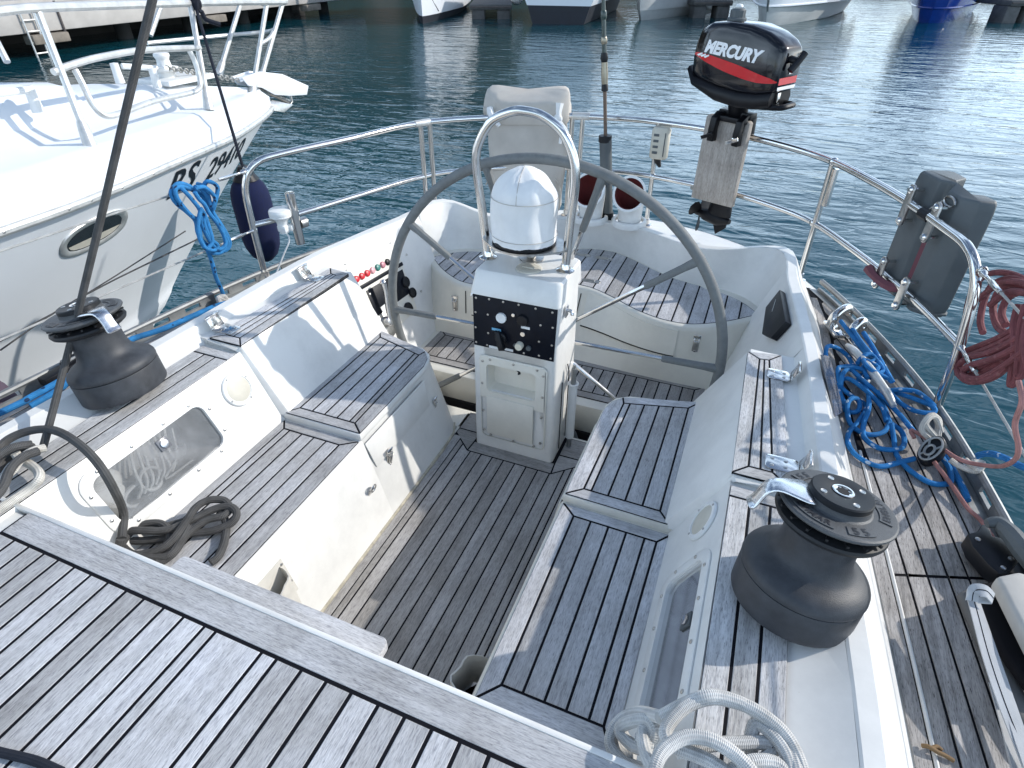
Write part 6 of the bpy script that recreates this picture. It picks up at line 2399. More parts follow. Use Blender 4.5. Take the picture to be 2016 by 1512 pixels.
rope('rope_coil', 'dusty dark red rope coil hung on the starboard lifeline at the picture edge', 'rope_red', [
    [(1.63, 1.0783, 1.0334), (1.6, 1.1824, 1.0123), (1.59, 1.3063, 0.9528), (1.59, 1.369, 0.8747), (1.59, 1.3348, 0.797), (1.59, 1.2245, 0.7487)],
    [(1.63, 1.0541, 1.0357), (1.59, 1.1182, 1.0206), (1.58, 1.1957, 0.9619), (1.58, 1.2013, 0.9017), (1.58, 1.1511, 0.8481), (1.58, 1.0829, 0.8351)],
    [(1.62, 0.9971, 1.0429), (1.57, 1.0093, 1.0449), (1.565, 1.0822, 0.9892), (1.56, 1.0525, 0.9423), (1.56, 0.9647, 0.9234), (1.56, 0.8594, 0.945)],
    [(1.61, 0.9558, 1.0434), (1.56, 0.9324, 1.0532), (1.555, 0.975, 1.0063), (1.55, 0.9449, 0.9712), (1.55, 0.8823, 0.9653)],
    [(1.6, 0.8457, 1.0618), (1.56, 0.8209, 1.0003), (1.56, 0.9216, 0.8957), (1.57, 1.0979, 0.7532), (1.57, 1.1661, 0.6804), (1.57, 1.1461, 0.6552), (1.57, 1.0578, 0.6762), (1.57, 0.9402, 0.7579), (1.56, 0.8264, 0.8653), (1.555, 0.7469, 0.9731), (1.56, 0.6943, 1.0681)],
    [(1.59, 0.8071, 1.063), (1.55, 0.7756, 1.0059), (1.55, 0.8635, 0.9082), (1.555, 1.0112, 0.7806), (1.555, 1.0653, 0.7189), (1.555, 1.0224, 0.7203), (1.555, 0.9089, 0.7996), (1.55, 0.8122, 0.8988), (1.545, 0.733, 1.0036), (1.55, 0.6854, 1.086)],
    [(1.58, 0.7617, 1.0603), (1.54, 0.7385, 1.0044), (1.54, 0.8446, 0.8915), (1.545, 0.9997, 0.775), (1.545, 1.0345, 0.7122), (1.545, 0.9585, 0.719), (1.545, 0.8618, 0.7683), (1.54, 0.7512, 0.862), (1.54, 0.6995, 0.9555), (1.54, 0.6738, 1.0246)],
    [(1.57, 0.7171, 1.058), (1.535, 0.7177, 0.977), (1.535, 0.8201, 0.8758), (1.54, 0.9537, 0.7678), (1.54, 0.9441, 0.7373), (1.54, 0.8302, 0.8013), (1.535, 0.7267, 0.9083), (1.535, 0.6605, 1.0023)],
    [(1.54, 0.8489, 1.0481), (1.54, 0.8105, 1.0015), (1.54, 0.7272, 0.9642), (1.55, 0.698, 0.9077), (1.56, 0.6914, 0.8742), (1.56, 0.6812, 0.9038), (1.54, 0.6697, 0.9736), (1.535, 0.7141, 1.0201)],
    [(1.53, 0.7819, 1.0792), (1.53, 0.7377, 1.0221), (1.535, 0.6801, 0.9743), (1.545, 0.652, 0.9273), (1.55, 0.6445, 0.9419), (1.54, 0.6529, 0.9919)],
    [(1.53, 0.7443, 1.1131), (1.52, 0.6925, 1.0603), (1.52, 0.6305, 1.0164), (1.53, 0.5571, 0.9846)],
    [(1.57, 1.2249, 0.8883), (1.555, 1.0878, 1.0064), (1.55, 0.9321, 1.0829), (1.55, 0.7895, 1.1183)],
    [(1.55, 1.0521, 0.9497), (1.54, 0.9515, 1.0404), (1.54, 0.8135, 1.1005)],
], 0.0105, 8, 5, cat='rope coil')
rope('thin_line', 'thin faded red line running from the red coil to the black block', 'rope_pink', [
    [(1.47, 0.4642, 1.0135), (1.48, 0.4208, 0.9842), (1.5, 0.4344, 0.9083), (1.53, 0.4251, 0.8497), (1.56, 0.4666, 0.7809), (1.59, 0.5675, 0.679), (1.59, 0.6662, 0.5985), (1.5479, 0.6949, 0.58), (1.51, 0.7678, 0.56), (1.453, 0.828, 0.555), (1.4378, 0.8396, 0.55), (1.4468, 0.8097, 0.545)],
    [(1.4976, 0.7245, 0.53), (1.5354, 0.6464, 0.52), (1.5721, 0.557, 0.51), (1.6019, 0.5049, 0.51), (1.6395, 0.3558, 0.51), (1.6703, 0.2415, 0.51)],
], 0.0065, 8, 6)

# grey braided line over the port bench, up to the sheet at the left
rope('braided_line', 'thick grey braided line coiled on the front of the port bench', 'rope_grey', [
    [(-0.7553, -0.4688, 0.45), (-0.7654, -0.4771, 0.42), (-0.779, -0.441, 0.42), (-0.7771, -0.3969, 0.42), (-0.7343, -0.3683, 0.42), (-0.6882, -0.3714, 0.42), (-0.6615, -0.3943, 0.41), (-0.6583, -0.4261, 0.4), (-0.6813, -0.4519, 0.4), (-0.7174, -0.4748, 0.4), (-0.7654, -0.47, 0.4), (-0.7986, -0.4506, 0.41), (-0.7709, -0.4254, 0.43), (-0.6844, -0.3899, 0.43), (-0.6475, -0.3465, 0.43), (-0.621, -0.2909, 0.43), (-0.5957, -0.2528, 0.43), (-0.5613, -0.2341, 0.43), (-0.532, -0.2447, 0.42), (-0.5298, -0.275, 0.41), (-0.5677, -0.3144, 0.4), (-0.6187, -0.3463, 0.4), (-0.6757, -0.3912, 0.4), (-0.7545, -0.4341, 0.4), (-0.821, -0.4508, 0.4)],
    [(-0.7271, -0.4763, 0.39), (-0.6643, -0.4535, 0.41), (-0.6264, -0.4146, 0.43), (-0.6336, -0.3458, 0.44), (-0.6533, -0.2864, 0.44), (-0.6408, -0.2461, 0.44), (-0.6051, -0.2212, 0.43), (-0.572, -0.2332, 0.42), (-0.5662, -0.2656, 0.42), (-0.6024, -0.303, 0.42), (-0.6141, -0.3626, 0.42), (-0.6055, -0.4233, 0.41), (-0.6175, -0.4539, 0.4), (-0.6339, -0.4666, 0.4)],
    [(-0.6052, -0.2468, 0.42), (-0.5537, -0.2754, 0.4), (-0.5118, -0.3284, 0.393), (-0.486, -0.38, 0.393), (-0.489, -0.4072, 0.393)],
    [(-0.8611, -0.4715, 0.4), (-0.8127, -0.4215, 0.4), (-0.7164, -0.3693, 0.41), (-0.6457, -0.2954, 0.41)],
    [(-0.6986, -0.4731, 0.4), (-0.6115, -0.4459, 0.41), (-0.6123, -0.3937, 0.42), (-0.6252, -0.344, 0.43)],
    # the part that climbs over the coaming
    [(-0.7525, -0.4676, 0.45), (-0.8002, -0.4093, 0.4808), (-0.7409, -0.4276, 0.62), (-0.7696, -0.4174, 0.7), (-0.846, -0.3997, 0.73), (-0.9544, -0.3817, 0.73), (-1.034, -0.3841, 0.72), (-1.0898, -0.4118, 0.71), (-1.1131, -0.4534, 0.7), (-1.0754, -0.5204, 0.7), (-1.0274, -0.5774, 0.7)],
], 0.0122, 10, 6)
rope('braided_line', 'grey line looped with white rope on the port coaming at the left edge', 'rope_grey', [
    [(-1.0081, -0.4345, 0.7), (-1.0273, -0.4661, 0.7), (-1.0354, -0.5039, 0.7), (-1.0091, -0.5485, 0.7)],
    [(-0.9539, -0.4551, 0.72), (-0.9534, -0.494, 0.73), (-0.935, -0.541, 0.73), (-0.886, -0.5928, 0.73), (-0.8756, -0.6363, 0.72)],
    [(-0.999, -0.4432, 0.72), (-1.0076, -0.4767, 0.735), (-1.0148, -0.5071, 0.735), (-1.0171, -0.5423, 0.73)],
], 0.0122, 10, 6)
rope('white_rope', 'white rope end knotted on the port coaming at the left edge', 'rope_cream', [
    [(-0.9641, -0.4333, 0.71), (-0.9672, -0.4606, 0.72), (-0.9573, -0.5009, 0.725), (-0.9436, -0.5333, 0.72), (-0.9579, -0.5586, 0.705), (-0.9814, -0.5795, 0.7)],
    [(-1.0054, -0.4855, 0.72), (-0.9953, -0.4875, 0.7), (-0.948, -0.4906, 0.7), (-0.8971, -0.5026, 0.7), (-0.8682, -0.5227, 0.7), (-0.8785, -0.5523, 0.685), (-0.8834, -0.5914, 0.682), (-0.8877, -0.6356, 0.68)],
], 0.0122, 10, 6)
rope('running_sheet', 'taut grey sheet running up and out of the picture at the left', 'rope_grey', [
    [(-0.9961, -0.4295, 0.69), (-1.0046, -0.4017, 0.71), (-1.1104, -0.1825, 0.8598), (-0.9471, -0.0554, 1.2113), (-0.8275, 0.0696, 1.5148), (-0.7264, 0.1785, 1.773), (-0.6643, 0.2187, 1.8948)]], [0.0105, 0.0105, 0.0105, 0.0105, 0.0105, 0.0105, 0.0105], 10, 6, cat='rope')
# white rope heap on the starboard coaming in front
rope('white_rope', 'heap of thick white braided rope in the near starboard corner', 'rope_white', [
    [(0.987, -0.5773, 0.72), (0.9165, -0.5602, 0.73), (0.8555, -0.5589, 0.73), (0.8342, -0.5402, 0.73), (0.8564, -0.493, 0.74), (0.896, -0.4623, 0.75), (0.9355, -0.4511, 0.75), (0.9799, -0.4524, 0.75), (1.0261, -0.4663, 0.74), (1.0545, -0.495, 0.73), (1.0738, -0.5417, 0.72)],
    [(0.8219, -0.5085, 0.71), (0.8562, -0.481, 0.73), (0.8864, -0.4659, 0.755), (0.9167, -0.4535, 0.755), (0.9621, -0.45, 0.75), (1.0131, -0.4623, 0.74), (1.0419, -0.4869, 0.73), (1.0592, -0.5354, 0.73)],
    [(0.8219, -0.5085, 0.71), (0.7876, -0.4881, 0.66), (0.76, -0.4936, 0.63), (0.7447, -0.5188, 0.62), (0.7461, -0.544, 0.61), (0.7711, -0.5631, 0.61), (0.8038, -0.57, 0.62), (0.844, -0.5781, 0.65)],
    [(0.827, -0.5971, 0.7), (0.8092, -0.5643, 0.68), (0.7986, -0.5308, 0.67), (0.8011, -0.52, 0.67), (0.8124, -0.5446, 0.66), (0.7907, -0.5443, 0.64), (0.7635, -0.5291, 0.63), (0.7572, -0.5179, 0.635), (0.7757, -0.5105, 0.66), (0.802, -0.5076, 0.68), (0.8167, -0.5184, 0.68), (0.8156, -0.5312, 0.665), (0.792, -0.5338, 0.65)],
    [(0.8319, -0.6487, 0.74), (0.8277, -0.6137, 0.75), (0.8384, -0.5794, 0.75), (0.8674, -0.5494, 0.755), (0.904, -0.5395, 0.76), (0.9435, -0.5429, 0.755), (0.979, -0.56, 0.75), (0.9987, -0.5803, 0.74)],
    [(0.8584, -0.5576, 0.71), (0.9143, -0.5266, 0.72), (0.9643, -0.5033, 0.72), (1.0062, -0.4861, 0.72), (1.0164, -0.495, 0.715), (0.9941, -0.5285, 0.71), (0.9747, -0.5746, 0.7)],
    [(0.9886, -0.565, 0.69), (0.9881, -0.5157, 0.695), (0.981, -0.4891, 0.71), (0.9836, -0.4648, 0.73), (1.0107, -0.4748, 0.735), (1.0381, -0.5017, 0.73), (1.0541, -0.5498, 0.72)],
    [(0.9265, -0.5943, 0.7), (0.9446, -0.5658, 0.72), (0.9806, -0.5361, 0.735), (1.0223, -0.5211, 0.73), (1.0498, -0.5393, 0.72)],
    [(0.7663, -0.5055, 0.6), (0.7573, -0.5317, 0.6), (0.7716, -0.5487, 0.6), (0.7953, -0.5483, 0.61)],
], 0.0122, 10, 6)
rope('fuzzy_line', 'dark fuzzy line across the near left corner of the deck', 'rope_navy', [
    [(-0.3365, -1.0194, 0.668), (-0.2918, -1.0114, 0.668), (-0.2494, -1.0024, 0.668), (-0.2109, -0.9957, 0.668), (-0.1565, -0.9914, 0.668)]], 0.0085, 8, 5)

# chrome fairleads and cleat on the starboard side deck
for lab, a, b in (('chrome fairlead farthest aft on the starboard toe rail', (1.2133, 1.5788, 0.55), (1.2799, 1.6673, 0.56)), ('chrome fairlead horn just ahead of the farthest one on the starboard toe rail', (1.2859, 1.4939, 0.555), (1.3311, 1.5501, 0.56))):
    t = thing('fairlead', lab, 'fairlead')
    a, b = Vector(a), Vector(b)
    mid = (a + b) / 2
    mb = MB()
    mb.tube([a + Vector((0, 0, -.03)), a + Vector((0, 0, 0.005)), a.lerp(b, .2) + Vector((0, 0.0, .022)), mid + Vector((0, 0, .03)), b.lerp(a, .2) + Vector((0, 0, .024)), b + Vector((0, 0, .0)), b + Vector((-.005, -.01, -.012))], [0.020, 0.019, 0.018, 0.018, 0.019, 0.020, 0.014], 12, smooth=4)
    mb.build('horn', 'steel', t)
    mb = MB()
    d = Vector((0.32, -0.93, 0))
    mb.prism([a + d * -0.03 + Vector((-.022, 0, -.045)), a + d * 0.10 + Vector((-.018, 0, -.045)), a + d * 0.10 + Vector((.022, 0.01, -.045)), a + d * -0.03 + Vector((.03, 0.01, -.045))], (0, 0, 0.018))
    mb.build('base', 'steel', t, bevel=0.004)
t = thing('mooring_cleat', 'pale aluminium horn cleat under the blue rope on the starboard side deck', 'cleat')
mb = MB()
c0, c1 = Vector((1.264, 1.3686, 0.545)), Vector((1.4014, 0.9777, 0.545))
cm = (c0 + c1) / 2
mb.tube([c0, c0.lerp(c1, .15) + Vector((0, 0, .012)), cm + Vector((0, 0, .018)), c1.lerp(c0, .15) + Vector((0, 0, .012)), c1], [0.010, 0.015, 0.017, 0.015, 0.010], 12, smooth=4)
for f in (0.36, 0.64):
    p = c0.lerp(c1, f)
    mb.tube([p + Vector((0, 0, .01)), p + Vector((0, 0, -.055))], [0.017, 0.022], 12)
mb.build('horns', 'aluminium_pale', t)
mb = MB()
d = (c1 - c0).normalized()
s = Vector((-d.y, d.x, 0))
mb.prism([c0.lerp(c1, .2) + s * .03 + Vector((0, 0, -.055)), c0.lerp(c1, .8) + s * .03 + Vector((0, 0, -.055)), c0.lerp(c1, .8) - s * .03 + Vector((0, 0, -.055)), c0.lerp(c1, .2) - s * .03 + Vector((0, 0, -.055))], (0, 0, 0.012))
mb.build('base', 'aluminium_pale', t, bevel=0.004)

# lashed snatch block beside the pushpit foot
t = thing('snatch_block', 'black block with a silver sheave lashed to the foot of the starboard pushpit leg', 'block')
bc = Vector((1.4922, 0.7571, 0.545))
nrm = Vector((-0.45, -0.55, 0.7)).normalized()
Rb = frame_from(nrm, (0.8, -0.6, 0))
M = place(Rb, bc)
mb = MB()
oval = [(0.031 * cos(a), 0.052 * sin(a)) for a in [2 * pi * k / 24 for k in range(24)]]
mb.loft([[M @ Vector((x * s, y * s, z)) for x, y in oval] for z, s in ((-0.03, .8), (-0.026, 1), (0.020, 1), (0.025, .9))], caps=(True, True))
mb.build('shell', 'plastic_black', t, sharp=50)
mb = MB()
mb.tube([M @ Vector((0.025 * cos(a), 0.042 * sin(a), 0.028)) for a in [2 * pi * k / 24 for k in range(24)]], 0.004, 6, closed=True)
mb.tube([M @ Vector((0.012 * cos(a), 0.018 * sin(a) - .006, 0.029)) for a in [2 * pi * k / 18 for k in range(18)]], 0.0045, 6, closed=True)
for a in (0.6, 2.5, 4.1, 5.4):
    mb.tube([M @ Vector((0.013 * cos(a), 0.019 * sin(a) - .006, 0.029)), M @ Vector((0.024 * cos(a), 0.041 * sin(a), 0.028))], 0.0035, 6)
mb.build('cheek_rim', 'aluminium', t)
mb = MB()
mb.tube([bc + Vector((.01, .05, .02)), (1.4618, 0.8221, 0.6), (1.4776, 0.8511, 0.62), (1.5103, 0.8696, 0.59), (1.5184, 0.8441, 0.55)], 0.011, 8, smooth=5)
mb.tube([bc + Vector((-.01, .04, .02)), (1.4553, 0.8105, 0.585), (1.4651, 0.8343, 0.62), (1.4927, 0.859, 0.61), (1.5255, 0.8571, 0.56)], 0.010, 8, smooth=5)
mb.build('lashing', 'rope_cream', t)
rope('rope_knot', 'white knot on the starboard toe rail under the thin red line', 'rope_cream', [
    [(1.536, 0.7248, 0.55), (1.5635, 0.7088, 0.545), (1.6004, 0.6936, 0.55), (1.6165, 0.7135, 0.56), (1.592, 0.7177, 0.565), (1.6206, 0.7245, 0.565), (1.6028, 0.6907, 0.56), (1.5751, 0.7292, 0.56)]], 0.009, cat='knot')

# sheet car block: black cheek with a grey lever, at the right edge
t = thing('sheet_block', 'large black footblock with a grey lever on the starboard deck edge', 'block')
mb = MB()
cb = [(1.524, 0.3864, 0.56), (1.552, 0.4076, 0.56), (1.571, 0.4451, 0.56), (1.5868, 0.4317, 0.56), (1.5872, 0.4027, 0.56), (1.624, 0.4082, 0.56), (1.6396, 0.3772, 0.56), (1.6313, 0.3288, 0.56), (1.607, 0.2894, 0.56), (1.5745, 0.2624, 0.56), (1.5535, 0.2882, 0.56), (1.5282, 0.3408, 0.56)]
mb.prism([Vector(p) - Vector((0, 0, .05)) for p in cb], (0, 0, 0.05))
mb.build('cheek', 'plastic_black', t, bevel=0.005)
mb = MB()
mb.tube([(1.5648, 0.4189, 0.585), (1.5915, 0.4252, 0.59), (1.6141, 0.3922, 0.59), (1.6322, 0.3392, 0.59), (1.6571, 0.2763, 0.585)], [0.012, 0.020, 0.026, 0.028, 0.026], 10, smooth=4)
mb.build('lever', 'plastic_grey', t)
mb = MB()
screws(mb, [(1.5451, 0.3712, 0.561), (1.6128, 0.3293, 0.561), (1.587, 0.2872, 0.561)], (0, 0, 1), 0.007, 0.004)
mb.build('rivet', 'steel_dull', t, kind='stuff')
mb = MB()
bx_ = [(1.5958, 0.3228, 0.5), (1.6762, 0.3974, 0.5), (1.7057, 0.2795, 0.5), (1.6526, 0.2908, 0.5)]
mb.prism(bx_, (0, 0, 0.03))
mb.build('base', 'plastic_black', t, bevel=0.004)

# folded bag with webbing straps, right edge
t = thing('folded_bag', 'dark and beige folded bag with pale webbing straps on the starboard side deck', 'bag')
lay = [
    ('panel', 'bag_grey', [(1.4833, 0.1915, 0.5), (1.5204, 0.2282, 0.5), (1.5974, -0.1603, 0.5), (1.5721, -0.1917, 0.5), (1.5333, -0.0967, 0.5)], 0.030),
    ('flap', 'strap_black', [(1.5019, 0.199, 0.535), (1.5649, 0.2364, 0.535), (1.6204, -0.079, 0.535), (1.5726, -0.0871, 0.535), (1.5278, 0.0199, 0.535)], 0.030),
    ('top_cover', 'bag_beige', [(1.5261, 0.1858, 0.58), (1.5828, 0.2252, 0.58), (1.6738, 0.2072, 0.58), (1.6248, -0.0546, 0.58), (1.5634, -0.0438, 0.58)], 0.045),
]
for nm, mt, pl, th in lay:
    mb = MB()
    mb.prism(pl, (0, 0, th))
    mb.build(nm, mt, t, bevel=0.012, seg=3)


def strap(path, w, mt, nm):
    pts = spline([Vector(p) for p in path], 6)
    a, b = [], []
    for i, p in enumerate(pts):
        d = (pts[min(i + 1, len(pts) - 1)] - pts[max(i - 1, 0)]).normalized()
        s_ = d.cross(Vector((0.25, -0.3, 1)).normalized()).normalized()
        a.append(p + s_ * w / 2)
        b.append(p - s_ * w / 2)
    mb = MB()
    up = Vector((0, 0, .0035))
    mb.loft([a, [p + up for p in a], [p + up for p in b], b], closed=True)
    mb.build(nm, mt, t)
    mb = MB()
    mb.tube([p + Vector((0, 0, .0038)) for p in pts], 0.0011, 4)
    mb.build('stitching', 'strap_black', t, kind='stuff')


strap([(1.4724, 0.1098, 0.6), (1.4737, 0.059, 0.6), (1.4806, -0.0335, 0.59), (1.4991, -0.1241, 0.57), (1.5218, -0.2034, 0.55), (1.5378, -0.2813, 0.54)], 0.032, 'strap_grey', 'strap')
strap([(1.462, 0.0907, 0.61), (1.4632, 0.1063, 0.63), (1.485, 0.1114, 0.635), (1.5059, 0.1088, 0.62)], 0.03, 'strap_grey', 'strap')
strap([(1.514, -0.0602, 0.53), (1.5192, -0.1607, 0.525), (1.5217, -0.2412, 0.52), (1.526, -0.3155, 0.52)], 0.032, 'strap_grey', 'strap')
rope('twig', 'small dry twig lying on the starboard side deck', 'twig_brown', [
    [(1.3578, -0.2443, 0.497), (1.367, -0.2463, 0.505), (1.3832, -0.2495, 0.503), (1.4, -0.2497, 0.5), (1.415, -0.2532, 0.498)],
    [(1.3712, -0.248, 0.503), (1.3861, -0.2362, 0.5), (1.3952, -0.2406, 0.499)]], 0.0045, 6, 4, cat='twig')
# deck hardware on the port side deck seen past the winch
t = thing('genoa_car', 'black track car on the port toe rail behind the grey sheet', 'track car')
mb = MB()
p0 = Vector((-1.578, -0.0182, 0.545))
mb.box(p0, (0.05, 0.14, 0.035))
mb.tube([p0 + Vector((0.0, 0.02, .02)), p0 + Vector((0, 0.10, .03)), p0 + Vector((0, .17, .01))], 0.018, 8)
mb.build('body', 'plastic_black', t, bevel=0.006)
mb = MB()
mb.box(p0 + Vector((0, .05, .03)), (0.03, 0.05, 0.02))
mb.build('plunger', 'aluminium', t, bevel=0.004)

# ================================================================ the neighbouring motor yacht
WL = -0.65
my = thing('motor_yacht', 'white motor yacht moored close on the port side, its bow and rails in view', 'motor yacht')
RUB = [(-2.02, -4.2, .95), (-2.06, -1.6, .94), (-2.12, 0.29, .925), (-2.20, 0.82, .912), (-2.32, 1.40, .912), (-2.52, 2.01, .885), (-2.70, 2.42, .875), (-2.86, 2.74, .872), (-2.955, 2.92, .885)]
GUN = [(-2.20, -4.2, 1.10), (-2.22, -1.6, 1.10), (-2.25, 0.40, 1.088), (-2.33, 0.90, 1.080), (-2.45, 1.42, 1.064), (-2.62, 1.99, 1.042), (-2.77, 2.38, 1.03), (-2.89, 2.68, 1.02), (-2.955, 2.84, 1.015)]
BOT = [(-3.20, -4.2, -.80), (-3.20, -1.9, -.80), (-3.14, -0.6, -.80), (-3.08, -0.2, -.80), (-3.03, 0.10, -.80), (-3.00, 0.34, -.80), (-2.985, 0.50, -.80), (-2.98, 0.60, -.80), (-2.975, 0.66, -.80)]


def sp(pts, st):
    return spline([Vector(p) for p in pts], st)


ST = 5
rub, gun, bot = sp(RUB, ST), sp(GUN, ST), sp(BOT, ST)


def cline(y):
    """centreline of the boat"""
    return -2.965 - 0.135 * (2.92 - y)


def mir(p):
    c = cline(p.y)
    return Vector((2 * c - p.x, p.y, p.z))


def hull_pt(i, t):
    """near side of the hull: i = fractional station, t = 0 at the rubbing strake, 1 at the bottom"""
    k = min(int(i), len(rub) - 2)
    f = i - k
    a, b = rub[k].lerp(rub[k + 1], f), bot[k].lerp(bot[k + 1], f)
    p = a.lerp(b, t)
    fl = sin(pi * min(1, t * 1.1)) * 0.05
    # gentle chine
    ch = 0.03 * max(0, 1 - abs(t - 0.62) / 0.04)
    return Vector((p.x - fl * (0.4 + i / len(rub)) + ch, p.y, p.z))


TT = [0, .06, .15, .25, .35, .45, .54, .585, .60, .64, .66, .75, .88, 1.0]
near = [[hull_pt(i, t) for t in TT] for i in range(len(rub))]
mb = MB()
mb.loft(near, closed=False)
mb.loft([[mir(p) for p in r] for r in near], closed=False)
mb.loft([near[-1], [mir(p) for p in near[-1]]], closed=False)
mb.build('hull', 'gel_boat', my, sharp=30)
mb = MB()
shld = [a.lerp(b, 0.5) + Vector((0.035, 0, 0.02)) for a, b in zip(rub, gun)]
ins = [g + (Vector((cline(g.y), g.y, g.z)) - g).normalized() * min(0.05, 0.4 * abs(cline(g.y) - g.x)) + Vector((0, 0, 0.012)) for g in gun]
d1 = [g.lerp(Vector((cline(g.y), g.y, g.z)), min(0.45, 0.30 / max(0.05, abs(cline(g.y) - g.x)))) + Vector((0, 0, 0.004)) for g in gun]
t1 = []
for g in gun:
    hb = abs(cline(g.y) - g.x)
    h = 0.105 * min(1, max(0, (hb - 0.08) / 0.45))
    t1.append(g.lerp(Vector((cline(g.y), g.y, g.z)), min(0.7, 0.46 / max(0.05, hb))) + Vector((0, 0, h)))
ctr = [Vector((cline(g.y), g.y, g.z + 0.03 + 0.15 * min(1, max(0, (abs(cline(g.y) - g.x) - 0.05) / 0.6)))) for g in gun]
rows = [rub, shld, gun, ins, d1, t1, ctr]
mb.loft(rows, closed=False)
mb.loft([[mir(p) for p in r] for r in rows], closed=False)
mb.loft([[r[-1] for r in rows], [mir(r[-1]) for r in rows]], closed=False)
mb.build('deck', 'gel_boat', my, sharp=40)
mb = MB()
mb.tube([p + Vector((0.006, 0, 0)) for p in rub] + [mir(p) for p in reversed(rub)][1:], 0.022, 10)
strake = mb.build('rubbing_strake', 'aluminium_pale', my)
mb = MB()
screws(mb, [rub[k] + Vector((0.027, 0, 0.003)) for k in range(8, len(rub) - 2, 2)], (1, 0.2, 0.1), 0.006, 0.003)
mb.build('screw', 'steel_dull', strake, kind='stuff')

# coachroof front, hatch and grab rails on the foredeck
mb = MB()
cr_ = []
for y, w, z in ((-3.5, 0.70, 1.34), (-1.0, 0.66, 1.34), (0.3, 0.54, 1.335), (0.95, 0.38, 1.31), (1.40, 0.18, 1.25)):
    c = cline(y)
    cr_.append([Vector((c + w + .16, y, 1.08)), Vector((c + w, y, z)), Vector((c, y, z + 0.02)), Vector((c - w, y, z)), Vector((c - w - .16, y, 1.08))])
mb.loft(cr_, closed=False, caps=(False, True))
mb.build('coachroof', 'gel_boat', my, sharp=50)
mb = MB()
c = cline(0.0)
mb.box((c + 0.02, -0.3, 1.372), (0.8, 1.5, 0.03), Matrix.Rotation(-0.12, 3, 'Z'))
mb.build('sun_pad', 'canvas_white', my, bevel=0.012)


def grab(pts, posts):
    q = MB()
    q.tube(pts, 0.017, 10)
    for p in posts:
        p = Vector(p)
        q.lathe([(0.030, -0.10), (0.026, -0.06), (0.024, -0.01), (0.027, 0.012), (0.02, 0.022), (0.0001, 0.022)], 14, Matrix.Translation(p))
    return q.build('grab_rail', 'plastic_white', my)


grab([(-2.62, 0.6825, 1.3469), (-2.72, 1.0217, 1.3183)], [(-2.72, 1.01, 1.3155)])
# windlass with its chain, cleat and black line
mb = MB()
wp = Vector((-3.15, 2.205, 1.2747))
mb.lathe([(0.055, -0.10), (0.055, -0.05), (0.085, -0.045), (0.085, -0.025), (0.046, -0.02), (0.040, 0.02), (0.052, 0.045), (0.048, 0.06), (0.0001, 0.062)], 24, Matrix.Translation(wp))
mb.box(wp + Vector((0.02, 0.05, -0.10)), (0.30, 0.40, 0.03))
mb.build('windlass', 'plastic_white', my, bevel=0.003)
mb = MB()
for p in ((-2.98, 1.962, 1.2714), (-3.05, 1.7643, 1.3209)):
    mb.lathe([(0.028, -0.10), (0.024, -0.03), (0.024, 0.01), (0.0001, 0.014)], 12, Matrix.Translation(Vector(p)))
mb.tube([(-3.05, 1.8129, 1.3093), (-2.98, 2.0782, 1.2626)], 0.017, 8)
mb.build('foredeck_cleat', 'plastic_white', my)
mb = MB()
a, b = Vector((-3.08, 2.1284, 1.2631)), Vector((-2.98, 2.6668, 1.1139))
for k in range(26):
    p = a.lerp(b, k / 26)
    q = a.lerp(b, (k + 1.25) / 26)
    dd_ = (q - p)
    s_ = Vector((0, 0, 1)) if k % 2 else dd_.cross(Vector((0, 0, 1))).normalized()
    mb.tube([p, p + dd_ * .3 + s_ * .014, p + dd_ * .7 + s_ * .014, q, p + dd_ * .7 - s_ * .014, p + dd_ * .3 - s_ * .014], 0.006, 5, closed=True)
mb.build('anchor_chain', 'chain_steel', my, kind='stuff')
# bow roller and anchor
mb = MB()
ro = [(-3, 2.6693, 1.1328), (-3, 2.8625, 1.1485), (-3, 3.1049, 1.099), (-3, 3.394, 0.9717), (-3, 3.3532, 0.9071), (-3, 3.141, 0.9331), (-3, 2.9702, 0.9678), (-3, 2.8505, 1.0372), (-3, 2.7151, 1.0713)]
mb.prism([Vector(p) + Vector((-0.055, 0, 0)) for p in ro], (0.012, 0, 0))
mb.prism([Vector(p) + Vector((0.045, 0, 0)) for p in ro], (0.012, 0, 0))
mb.prism([Vector(p) + Vector((-0.045, 0, -.012)) for p in (ro[0], ro[1], ro[2], ro[3])] + [Vector(p) + Vector((-0.045, 0, -.03)) for p in (ro[3], ro[2], ro[1], ro[0])], (0.09, 0, 0))
mb.build('bow_roller', 'gel_boat', my, bevel=0.004)
mb = MB()
mb.tube([(-3, 2.824, 1.0411), (-3, 3.0531, 0.9471), (-3, 3.1745, 0.8814)], 0.022, 8)
mb.loft([[(-2.96, 2.9427, 0.9379), (-2.96, 3.1823, 0.8595), (-3.04, 3.2744, 0.838), (-3.04, 3.0296, 0.9181)], [(-2.9, 2.784, 0.8994), (-2.93, 3.0212, 0.8282), (-3.07, 3.1776, 0.7892), (-3.1, 2.9962, 0.8471)]], caps=(True, True))
mb.tube([(-3, 3.2012, 0.9619), (-3, 3.2172, 0.8742), (-3, 3.1477, 0.8392)], 0.012, 8)
mb.build('anchor', 'steel_dull', my, bevel=0.004)

